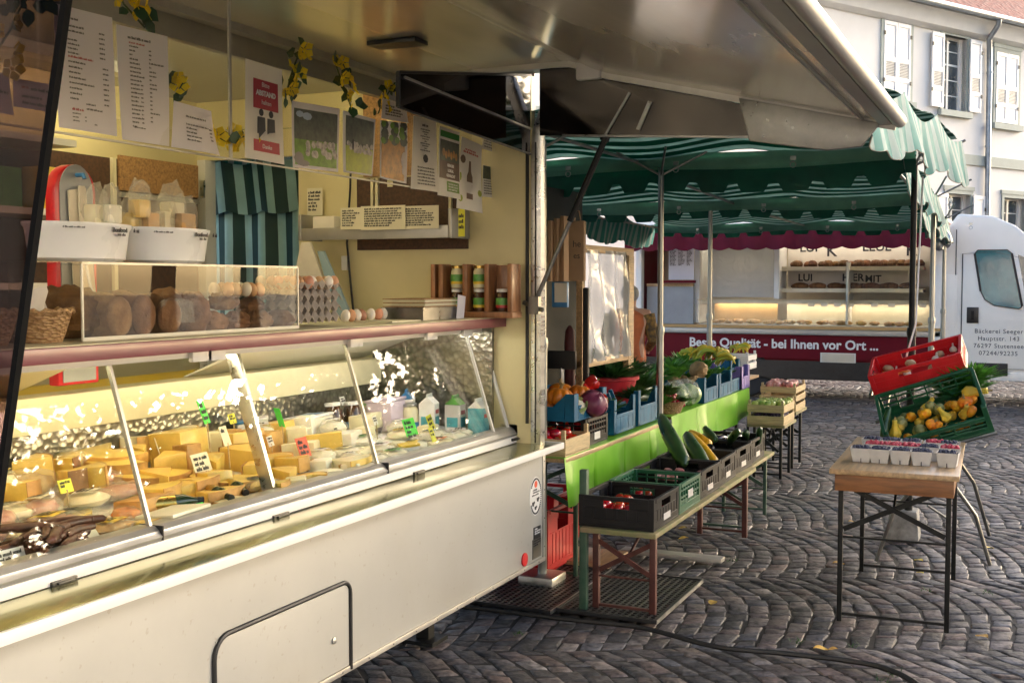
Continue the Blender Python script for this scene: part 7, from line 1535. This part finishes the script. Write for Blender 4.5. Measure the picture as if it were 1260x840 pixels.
# framed plastic sheet, paper bags and odd stand parts beside the trailer end
t = thing('framed_sheet', 'wooden frame with crinkled clear plastic standing on the front table', 'screen', (-2.68, 7.4, .78))
ya, yb, za, zb = 6.94, 8.0, 1.22, 2.03
for nm, bb in (('frame_rail', (-2.71,-2.67, ya, yb, za, za+.05)), ('frame_rail', (-2.71,-2.67, ya, yb, zb-.05, zb)), ('frame_post', (-2.712,-2.668, ya, ya+.05, .79, zb-.0505)), ('frame_post', (-2.712,-2.668, yb-.12, yb, .79, zb-.0505))): MB().bx(*bb).build(nm, M['wood'], t, world=True, bev=.004)
MB().grid(lambda u, v: (-2.662+.018*math.sin(u*9+v*5)*math.sin(v*6)+.012*math.sin(u*21+v*3), ya+.04+(yb-ya-.14)*u, za+.03+(zb-za-.06)*v), 40, 40).build('plastic_sheet', M['film_milky'], t, world=True)
t = thing('paper_bags', 'brown paper carrier bags hanging on the left canopy post', 'paper bags', (-2.66, 6.3, 1.75))
A, B_ = at(701, 272, Y=6.4), at(718, 346, Y=6.4)
bg_ = MB().bx(A.x, B_.x+.01, 6.38, 6.42, B_.z, A.z).build('front_bag', M['bag_paper'], t, world=True, bev=.01); text('he', .055, (B_.x-.062, 6.3785, A.z-.14), FNY, M['ink'], bg_); text('es', .05, (B_.x-.058, 6.3785, A.z-.21), FNY, M['ink'], bg_)
A2, B2 = at(678, 262, Y=6.5), at(698, 346, Y=6.5)
for i in range(3): MB().bx(A2.x+.03*i, A2.x+.03*i+.026, 6.44+.03*i, 6.7, B2.z, A2.z-.05+.015*i).build('rear_bag', M['bag_paper'], t, world=True, bev=.004)
b = MB(); b.tube([(A.x+.02, 6.4, A.z), (A.x+.03, 6.4, A.z+.06), (A.x+.06, 6.4, A.z+.06), (A.x+.07, 6.4, A.z)], .004, 5); b.build('bag_handle', M['bag_paper'], t, world=True)
A, B_ = at(679, 347, Y=6.55), at(698, 378, Y=6.55); o = MB().bx(A.x, B_.x, 6.55, 6.58, B_.z, A.z).build('blue_bag', M['blue_lid'], bev=.004); tag(o, 'blue wrapper hanging under the paper bags', 'bag'); q_ = MB().grid(lambda u, v: (-3.32+.03*math.sin(u*22)*(.4+v*.6), 5.62+3.0*u, 2.5-1.9*v), 60, 12, th=(.004,0,0)).build('dark_curtain', pm('dark_grey_canvas', (.03,.032,.03), .8, var=.3, vs=5)); tag(q_, 'dark canvas curtain closing the stall behind the paper bags', 'curtain'); MB().bx(A.x+.02, B_.x-.004, 6.545, 6.549, B_.z+.03, A.z-.005).build('pale_panel', M['bag_white'], o)
c = at(701, 480, Y=7.0); o = thing('rolled_parasol', 'dark red rolled parasol standing against the left canopy post', 'parasol', (c.x, 7.0, .785)); MB().lathe([(.02,0), (.035,.02), (.036,.6), (.03,.68), (.012,.71), (.001,.715)], 16).build('rolled_cover', pm('dark_red_cover', (.07,.012,.014), .55, var=.2), o)
o = thing('market_scale', 'dark market scale half hidden at the trailer corner', 'scale', (at(688, 440, Y=6.8).x, 6.8, .98)); MB().box((0,0,.04), (.3,.25,.08)).build('scale_body', M['black'], o, bev=.01); MB().box((0,.05,.3), (.2,.03,.12)).build('scale_display', M['black'], o, bev=.01); MB().tube([(0,.05,.08), (0,.05,.25)], .015, 8).build('scale_stem', M['steel'], o); MB().box((0,0,.09), (.26,.2,.012)).build('pan', M['steel'], o)
b = MB(); b.bx(at(720,400,Y=6.95).x, at(727,400,Y=6.95).x, 6.9, 6.93, 1.05, 1.75); tag(b.build('dark_bag_roll', M['rubber'], bev=.01), 'dark plastic sheet hanging at the left edge of the wooden frame', 'plastic sheet')
# ---------------------------------------------------------------- berries table, foreground right
FT = trestle('trestle_table', 'wooden table with grey berry punnets in the right foreground', 'table', (-.645, 6.68, 0), 1.32, .63, .82, 'wood_x', 'black_steel', rz=.03, inset=.1, apron='wood_dark', th=.028)
for ch in FT.children:
    if ch.name.startswith('tabletop'): ch.data.materials[0] = M['wood_y']
pn = thing('berry_punnet', '', 'punnet'); a0, a1, h = .042, .056, .075
b = MB()
for k_ in range(4):
    m_ = Matrix.Rotation(R(90*k_), 4, 'Z'); b.M = m_; b.prism([(-a0,-a0,0), (a0,-a0,0), (a1,-a1,h), (-a1,-a1,h)], (0,.0025,0))
b.M = None; b.bx(-a0, a0, -a0, a0, 0, .003); b.build('card_box', M['punnet'], pn)
b = MB(); b.bx(-.002,.002,-.0475,-.0425,.0,.022); b.build('fold_slit', M['ink'], pn)
def berries(mat, rr, n, seed):
    r = random.Random(seed); b = MB()
    for i in range(n):
        x, y = r.uniform(-.042,.042), r.uniform(-.042,.042); b.ell((x, y, .06+.012*r.random()+.008*(1-(x*x+y*y)/.0035)), (rr*r.uniform(.85,1.15),)*3, 8, 5, .08, 8, seed=i)
    b.bx(-.044,.044,-.044,.044,.01,.052); return b
bb_ = berries('blueberry', .0075, 90, 1).build('blueberries', M['blueberry']); rb_ = berries('raspberry', .0105, 55, 2).build('raspberries', M['raspberry'])
bb_['kind'] = 'stuff'; rb_['kind'] = 'stuff'
rowsP = [(6.33, (1060,1083.5,1109,1134,1166.5), 'bbbbb', 'front'), (6.52, (1076.5,1099,1121.5,1143,1169), 'rrrbr', 'second'), (6.72, (1074,1096,1121,1150,1168), 'bbbrb', 'rear')]
ords = ('leftmost','second','middle','fourth','rightmost'); fb = {'p': 1, 'b': 1, 'r': 1}
for y, xs, ks, rn in rowsP:
    for i, (x, k_) in enumerate(zip(xs, ks)):
        X = at(x, 560, Y=y).x; z = .8215; rz = U(-.08,.08)
        kind = 'blueberries' if k_ == 'b' else 'raspberries'; L_ = f'grey card punnet of {kind}, {ords[i]} in the {rn} row'
        if fb['p']: o = pn; fb['p'] = 0; put(o, (X, y, z), rz); tag(o, L_, None, 'berry punnets on the table')
        else: o = dup(pn, (X, y, z), rz, None, L_, 'berry punnets on the table')
        src = bb_ if k_ == 'b' else rb_
        if fb[k_]: q = src; fb[k_] = 0; put(q, (X, y, z+.003), rz)
        else: q = dup(src, (X, y, z+.003), rz+1.57*(i % 4))
        q['label'] = f'{kind} filling the {ords[i]} punnet of the {rn} row'; q['category'] = 'berries'
# tilted crates of gourds on a folding stand
def frame_at(c, roll, tilt, rz=0): return Matrix.Translation(c) @ Matrix.Rotation(rz, 4, 'Z') @ Matrix.Rotation(-roll, 4, 'Y') @ Matrix.Rotation(tilt, 4, 'X')
def tilt(o, m_): o.matrix_world = m_; o.location = m_.to_translation(); o.rotation_euler = m_.to_euler(); return o
def crate_x(name, label, w, l, h, mat, style, low=None):
    return crate(name, label, w, l, h, mat, style, low=low)
gc = crate_x('plastic_crate', 'bottle green crate of gourds tilted on the folding stand', .62, .42, .2, 'crate_green2', 'lattice', .13)
G = frame_at(at(1153, 522, Y=7.62), R(19), R(33), R(4)); tilt(gc, G)
k = random.Random(9)
def ingreen(key, x, y, z, s, label, rot=None):
    p = G @ Vector((x, y, z)); return veg(key, p, rot or (k.uniform(-.8,1.2), k.uniform(-.7,.7), k.uniform(0,6)), s*.8, label)
gl_ = [('gourd_c',-.26,-.1,.06,.95,'yellow necked gourd at the left end of the green crate'),('gourd_o',-.2,-.13,.05,.8,'small orange gourd beside the left necked one'),('gourd_g',-.12,-.12,.06,1.15,'striped green and cream gourd, largest at the front left'),('gourd_o',-.05,-.1,.07,1.0,'orange gourd with green base right of the striped one'),('gourd_o',-.04,-.01,.08,.95,'pale orange gourd behind the striped one'),('gourd_o',.01,-.12,.06,.8,'yellow orange gourd at the front rim'),('gourd_g',.05,.02,.06,.95,'dark green gourd in the middle of the crate'),('gourd_c',.08,-.08,.06,.85,'cream warty gourd in the middle of the crate'),('gourd_o',.12,0,.08,.95,'orange gourd right of the dark green one'),('gourd_c',.16,-.09,.07,.8,'cream gourd right of the middle'),('gourd_o',.2,-.02,.09,1.05,'orange and green gourd near the right end'),('gourd_o',.23,-.1,.08,.95,'orange gourd at the right rim'),('gourd_c',.2,.09,.1,1.2,'long pale necked gourd lying highest at the right'),('gourd_g',-.24,.04,.05,1.1,'dark green gourd at the left back'),('gourd_o',.1,-.14,.03,.8,'orange gourd low behind the front slats'),('gourd_o',-.14,.06,.05,.8,'orange gourd below the back wall of the crate'),('gourd_c',-.06,.08,.05,.9,'pale gourd below the back wall slats'),('gourd_o',.25,.02,.06,1.0,'orange gourd in the right back corner'),('gourd_g',.0,.09,.05,.9,'green gourd before the back slats')]
for key, x, y, z, s, L_ in gl_: ingreen(key, x, y, z, s, L_, (1.3,.5,1.2) if 'highest' in L_ else None)
names_ = ('yellow orange', 'small cream', 'dark striped', 'pale orange', 'warty yellow', 'round orange')
for i in range(16):
    x, y = -.25+.033*i, (-.15, -.02, .1)[i % 3]+k.uniform(-.02,.02)
    ingreen(('gourd_o','gourd_c','gourd_g','gourd_o','gourd_c','gourd_o')[i % 6], x, y, .03, .75, f"{names_[i % 6]} gourd of the lower layer, {'front' if i % 3 == 0 else 'middle' if i % 3 == 1 else 'back'} row, {('far left','left','middle','right','far right')[min(4, i//3)]} of the green crate")
p = G @ Vector((-.285, -.03, .13)); veg('courgette', p, (1.2, .1, -.1), .55, 'dark long courgette standing at the left end of the green crate')
rc_ = crate_x('plastic_crate', 'bright red crate of garlic and onions tilted behind the green crate', .6, .4, .15, 'crate_red', 'solid')
RM = frame_at(at(1134, 462, Y=8.05), R(17), R(16), R(-2)); tilt(rc_, RM)
for i in range(13):
    p = RM @ Vector((k.uniform(-.25,.25), k.uniform(-.15,.15), .03+k.uniform(0,.04))); veg('garlic' if i % 3 else 'potato', p, None, .9, 'garlic bulb in the tilted red crate' if i % 3 else 'small potato in the tilted red crate', 'garlic in the red crate' if i % 3 else 'potatoes in the red crate')
for i in range(7): p = RM @ Vector((-.26+.03*i, -.15, .1+.01*(i % 2))); veg('carrot', p, (0, 0, 1+.2*i), .7, 'carrot in the front of the tilted red crate', 'carrots in the red crate')
for i, (x, y) in enumerate(((1170,470), (1183,458), (1196,452), (1176,478), (1190,470))):
    c = at(x, y, Y=7.86); veg('carrot_tops', (c.x, 7.86+.03*i, c.z-.12), (.1,.25,i), .95, ['leafy bunch hiding the right end of the red crate','bright leafy bunch at the top right of the green crate','leafy bunch hanging over the right end of the green crate','leafy bunch between the red and the green crate','leafy bunch just behind the green crate rim'][i])
# folding stand
t = thing('crate_stand', 'folding grey steel stand carrying the tilted crates', 'stand', (-.45, 7.8, 0))
f1, f2, f3 = at(1218, 697, Z=0), at(1217, 660, Z=0), at(1078, 692, Z=0); f4 = Vector((f3.x+.03, f2.y, 0))
g1, g2 = G @ Vector((.3, -.2, -.012)), G @ Vector((-.3, -.2, -.012)); r1, r2 = G @ Vector((.3, .22, -.012)), G @ Vector((-.3, .22, -.012))
for a_, c_ in ((f1, g1*.35+g2*.65), (f2, r1*.4+r2*.6), (f3, g1*.6+g2*.4), (f4, r1*.65+r2*.35)):
    a_ = Vector((a_.x, a_.y, .012)); m_ = a_.lerp(c_, .4)+Vector(((a_.x-c_.x)*.16, 0, .03)); MB().tube([a_, a_.lerp(m_, .8), m_, m_.lerp(c_, .25), c_], .0125, 8).build('leg', M['pole'], t, world=True)
b = MB(); b.tube([g2+Vector((-.06,0,-.03)), g1+Vector((.02,0,0))], .012, 8); b.tube([r2+Vector((-.06,0,-.03)), r1+Vector((.02,0,0))], .012, 8)
q1, q2 = RM @ Vector((-.34,-.14,-.015)), RM @ Vector((.28,-.14,-.015)); q3, q4 = RM @ Vector((-.34,.14,-.015)), RM @ Vector((.28,.14,-.015)); b.tube([q1, q2], .012, 8); b.tube([q3, q4], .012, 8); b.tube([q1, q3], .012, 8); b.tube([r2, q1.lerp(q2, .2)], .012, 8); b.tube([r1, q1.lerp(q2, .9)], .012, 8)
b.tube([f1.lerp(g2, .45)+Vector((0,0,.0)), f3.lerp(g1, .45)], .009, 6); b.build('cross_rail', M['pole'], t, world=True)
# ---------------------------------------------------------------- ground mats, cable, leaves
def grate(label, x0, x1, y0, y1, z, n=22):
    o = thing('steel_mat', label, 'floor mat', ((x0+x1)/2, (y0+y1)/2, z)); b = MB()
    nx = int((x1-x0)/.035); nyy = int((y1-y0)/.035)
    for i in range(nx+1): b.bx(x0+(x1-x0)*i/nx-.006, x0+(x1-x0)*i/nx+.006, y0, y1, z, z+.014)
    for j in range(nyy+1): b.bx(x0, x1, y0+(y1-y0)*j/nyy-.006, y0+(y1-y0)*j/nyy+.006, z+.0005, z+.0125)
    b.build('mesh', M['mat_mesh'], o, world=True, sm=False)
    b = MB(); b.bx(x0-.012, x1+.012, y0-.015, y0-.007, z, z+.02); b.bx(x0-.012, x1+.012, y1+.007, y1+.015, z, z+.02); b.bx(x0-.02, x0-.0125, y0-.015, y1+.015, z, z+.02); b.bx(x1+.0125, x1+.02, y0-.015, y1+.015, z, z+.02); b.build('border', M['mat_mesh'], o, world=True); MB().bx(x1+.0205, x1+.026, y0-.015, y1+.015, z, z+.021).build('bright_edge', M['steel'], o, world=True)
    b = MB(); b.bx(x0, x1, y0, y1, z-.006, z-.001); b.build('tray', M['black'], o, world=True)
grate('dark steel mat under the low bench', -2.28, -1.76, 5.62, 6.5, .012); grate('dark steel mat lying under the trailer end', -2.92, -2.33, 5.56, 6.5, .012)
b = MB(); b.bx(-2.85, -2.35, 6.56, 6.95, .015, .045); tag(b.build('wooden_step', M['wood_y'], bev=.004), 'flat worn board on the cobbles behind the steel mats', 'board')
b = MB(); b.bx(-2.42, -1.75, 7.0, 7.1, .012, .04); tag(b.build('floor_rail', M['alu_mat'], bev=.004), 'flat metal strip on the cobbles under the low bench', 'metal strip')
pts = [at(x, y, Z=.02) for x, y in ((560,745), (620,752), (700,762), (790,772), (880,795), (960,803), (1040,812), (1090,822), (1130,842), (1150,870))]
sp_ = []
for i in range(len(pts)-1):
    for q in range(5):
        t_ = q/5; p0, p1, p2, p3 = pts[max(i-1,0)], pts[i], pts[i+1], pts[min(i+2, len(pts)-1)]
        sp_.append(.5*((2*p1)+(p2-p0)*t_+(2*p0-5*p1+4*p2-p3)*t_*t_+(3*p1-p0-3*p2+p3)*t_**3))
tag(MB().tube(sp_, .013, 8).build('power_cable', M['rubber']), 'thick black cable lying across the cobbles in front', 'cable')
lfp = MB().grid(lambda u, v: (.05*(u-.5)*(1-abs(2*v-1)**2)*1.4, .08*(v-.5), .006+.012*abs(u-.5)+.006*math.sin(v*5)), 4, 6).build('fallen_leaf', pm('yellow_fallen_leaf', (.6,.4,.08), .7, var=.25, vs=20, rnd=.3)); lfp['category'] = 'leaf'
for i, (x, y, L_) in enumerate(((1048,642,'yellow leaf by the left leg of the berries table'),(1130,690,'largest yellow leaf between the table legs'),(1032,694,'pale leaf left of the berries table'),(1208,784,'yellow leaf right of the berries table foot'),(1010,799,'left of two small leaves near the cable'),(1025,799,'right of two small leaves near the cable'),(885,625,'yellow leaf beside the rear bench leg'),(840,650,'leaf under the low bench'),(841,663,'second pale leaf under the low bench'),(915,635,'small pale leaf on the cobbles past the bench'),(850,718,'leaf at the corner of the steel mat'),(838,727,'second leaf at the corner of the steel mat'),(1217,675,'leaf at the foot of the crate stand'),(877,742,'single pale leaf in front of the steel mat'),(1132,705,'small leaf below the largest yellow one'))):
    o = lfp if i == 0 else dup(lfp); p = at(x, y, Z=.004); put(o, (p.x, p.y, .004), U(0,6)); o.scale = (U(.5,1),)*3; o['label'] = L_
# weeds between the stones
wd = MB(); k = random.Random(2)
for x, y in ((1140,727), (1085,838), (1050,795), (1100,830), (1215,730), (980,790), (640,780), (900,690)):
    p = at(x, y, Z=.0)
    for i in range(14):
        a = k.uniform(0,6.3); q = p+Vector((k.uniform(-.03,.03), k.uniform(-.03,.03), 0)); d = Vector((math.cos(a), math.sin(a), 0)); wd.add([q-d.cross(Vector((0,0,1)))*.003, q+d.cross(Vector((0,0,1)))*.003, q+d*.03+Vector((0,0,k.uniform(.01,.035)))], [(0,1,2)])
o = wd.build('weeds', M['leafgreen'], sm=False); o['kind'] = 'stuff'; tag(o, 'small green weeds in the cobble joints', 'weeds')
# ---------------------------------------------------------------- person behind the framed sheet
def person():
    c = at(775, 365, Y=11.9); t = thing('person', 'person with grey hair, glasses and an orange vest half hidden behind the wooden frame', 'person', (c.x, 11.9, 0), R(200))
    me = bpy.data.meshes.new('body'); 
    J = {'pel':(0,0,.93), 'wst':(0,.01,1.1), 'chs':(0,.0,1.34), 'nck':(0,0,1.5), 'hd':(0,-.02,1.6), 'crn':(0,-.015,1.72),
         'sl':(-.19,0,1.43), 'el':(-.26,.03,1.16), 'wl':(-.2,-.2,1.03), 'sr':(.19,0,1.43), 'er':(.26,.03,1.16), 'wr':(.2,-.2,1.03),
         'hl':(-.1,0,.9), 'kl':(-.11,-.02,.5), 'al':(-.11,.02,.09), 'tl':(-.12,-.15,.04), 'hr':(.1,0,.9), 'kr':(.11,-.02,.5), 'ar':(.11,.02,.09), 'tr':(.12,-.15,.04)}
    Rr = {'pel':.15,'wst':.14,'chs':.16,'nck':.06,'hd':.088,'crn':.075,'sl':.075,'el':.05,'wl':.034,'sr':.075,'er':.05,'wr':.034,'hl':.1,'kl':.065,'al':.045,'tl':.04,'hr':.1,'kr':.065,'ar':.045,'tr':.04}
    K = list(J); E = [('pel','wst'),('wst','chs'),('chs','nck'),('nck','hd'),('hd','crn'),('chs','sl'),('sl','el'),('el','wl'),('chs','sr'),('sr','er'),('er','wr'),('pel','hl'),('hl','kl'),('kl','al'),('al','tl'),('pel','hr'),('hr','kr'),('kr','ar'),('ar','tr')]
    for s, wn_ in ((-1,'wl'), (1,'wr')):       # five fingers per hand
        wx, wy, wz = J[wn_]; J['pm'+wn_] = (wx, wy-.07, wz-.02); Rr['pm'+wn_] = .03; K.append('pm'+wn_); E.append((wn_, 'pm'+wn_))
        for q in range(5):
            a, e_ = 'fa%d%s' % (q, wn_), 'fb%d%s' % (q, wn_); dx = (q-2)*.019 if q else -s*.045; ln = (.04,.065,.075,.068,.05)[q]
            J[a] = (wx+dx, wy-.07-ln*.6, wz-.025); J[e_] = (wx+dx, wy-.07-ln, wz-.05); Rr[a] = .0095; Rr[e_] = .008; K += [a, e_]; E += [('pm'+wn_, a), (a, e_)]
    me.from_pydata([J[q] for q in K], [(K.index(a), K.index(b_)) for a, b_ in E], [])
    o = bpy.data.objects.new('body', me); C.objects.link(o); o.parent = t
    sk = o.modifiers.new('skin', 'SKIN'); 
    for i, q in enumerate(K): me.skin_vertices[0].data[i].radius = (Rr[q]*(1.15 if q in ('chs','wst','pel') else 1), Rr[q]*(.8 if q in ('chs','wst','pel') else 1))
    me.skin_vertices[0].data[0].use_root = True
    o.modifiers.new('sub', 'SUBSURF').render_levels = 2
    for m_ in (M['skin'],): me.materials.append(m_)
    MB().ell((0,.012,1.665), (.1,.112,.1), 16, 10, .1, 4).build('hair', M['hair'], t)
    b = MB()
    for s in (-1, 1): b.tube([(s*.036+.026*math.cos(a), -.108, 1.645+.02*math.sin(a)) for a in [2*math.pi*q/12 for q in range(13)]], .003, 5); b.tube([(s*.062,-.105,1.65), (s*.09,0,1.655)], .003, 5)
    b.build('glasses', M['black'], t)
    b = MB(); b.ell((0,-.115,1.62), (.014,.02,.025), 8, 6); b.ell((-.035,-.1,1.645), (.012,.008,.008), 8, 5); b.ell((.035,-.1,1.645), (.012,.008,.008), 8, 5); b.build('nose', M['skin'], t)
    b = MB(); b.lathe([(.17,.86), (.185,.95), (.165,1.12), (.2,1.33), (.18,1.43), (.08,1.5)], 24, wob=lambda a: 1-.22*abs(math.sin(a))); b.build('orange_vest', M['orange_cloth'], t)
    for s, a_ in ((-1,'l'), (1,'r')): MB().tube([J['s'+a_], J['e'+a_], Vector(J['w'+a_]).lerp(Vector(J['e'+a_]), .25)], [.088,.064,.046], 12).build('sleeve', M['pattern_cloth'], t)
    for s, a_ in ((-1,'l'), (1,'r')): MB().tube([J['h'+a_], J['k'+a_], J['a'+a_]], [.125,.085,.07], 12).build('trouser_leg', M['denim'], t)
person()
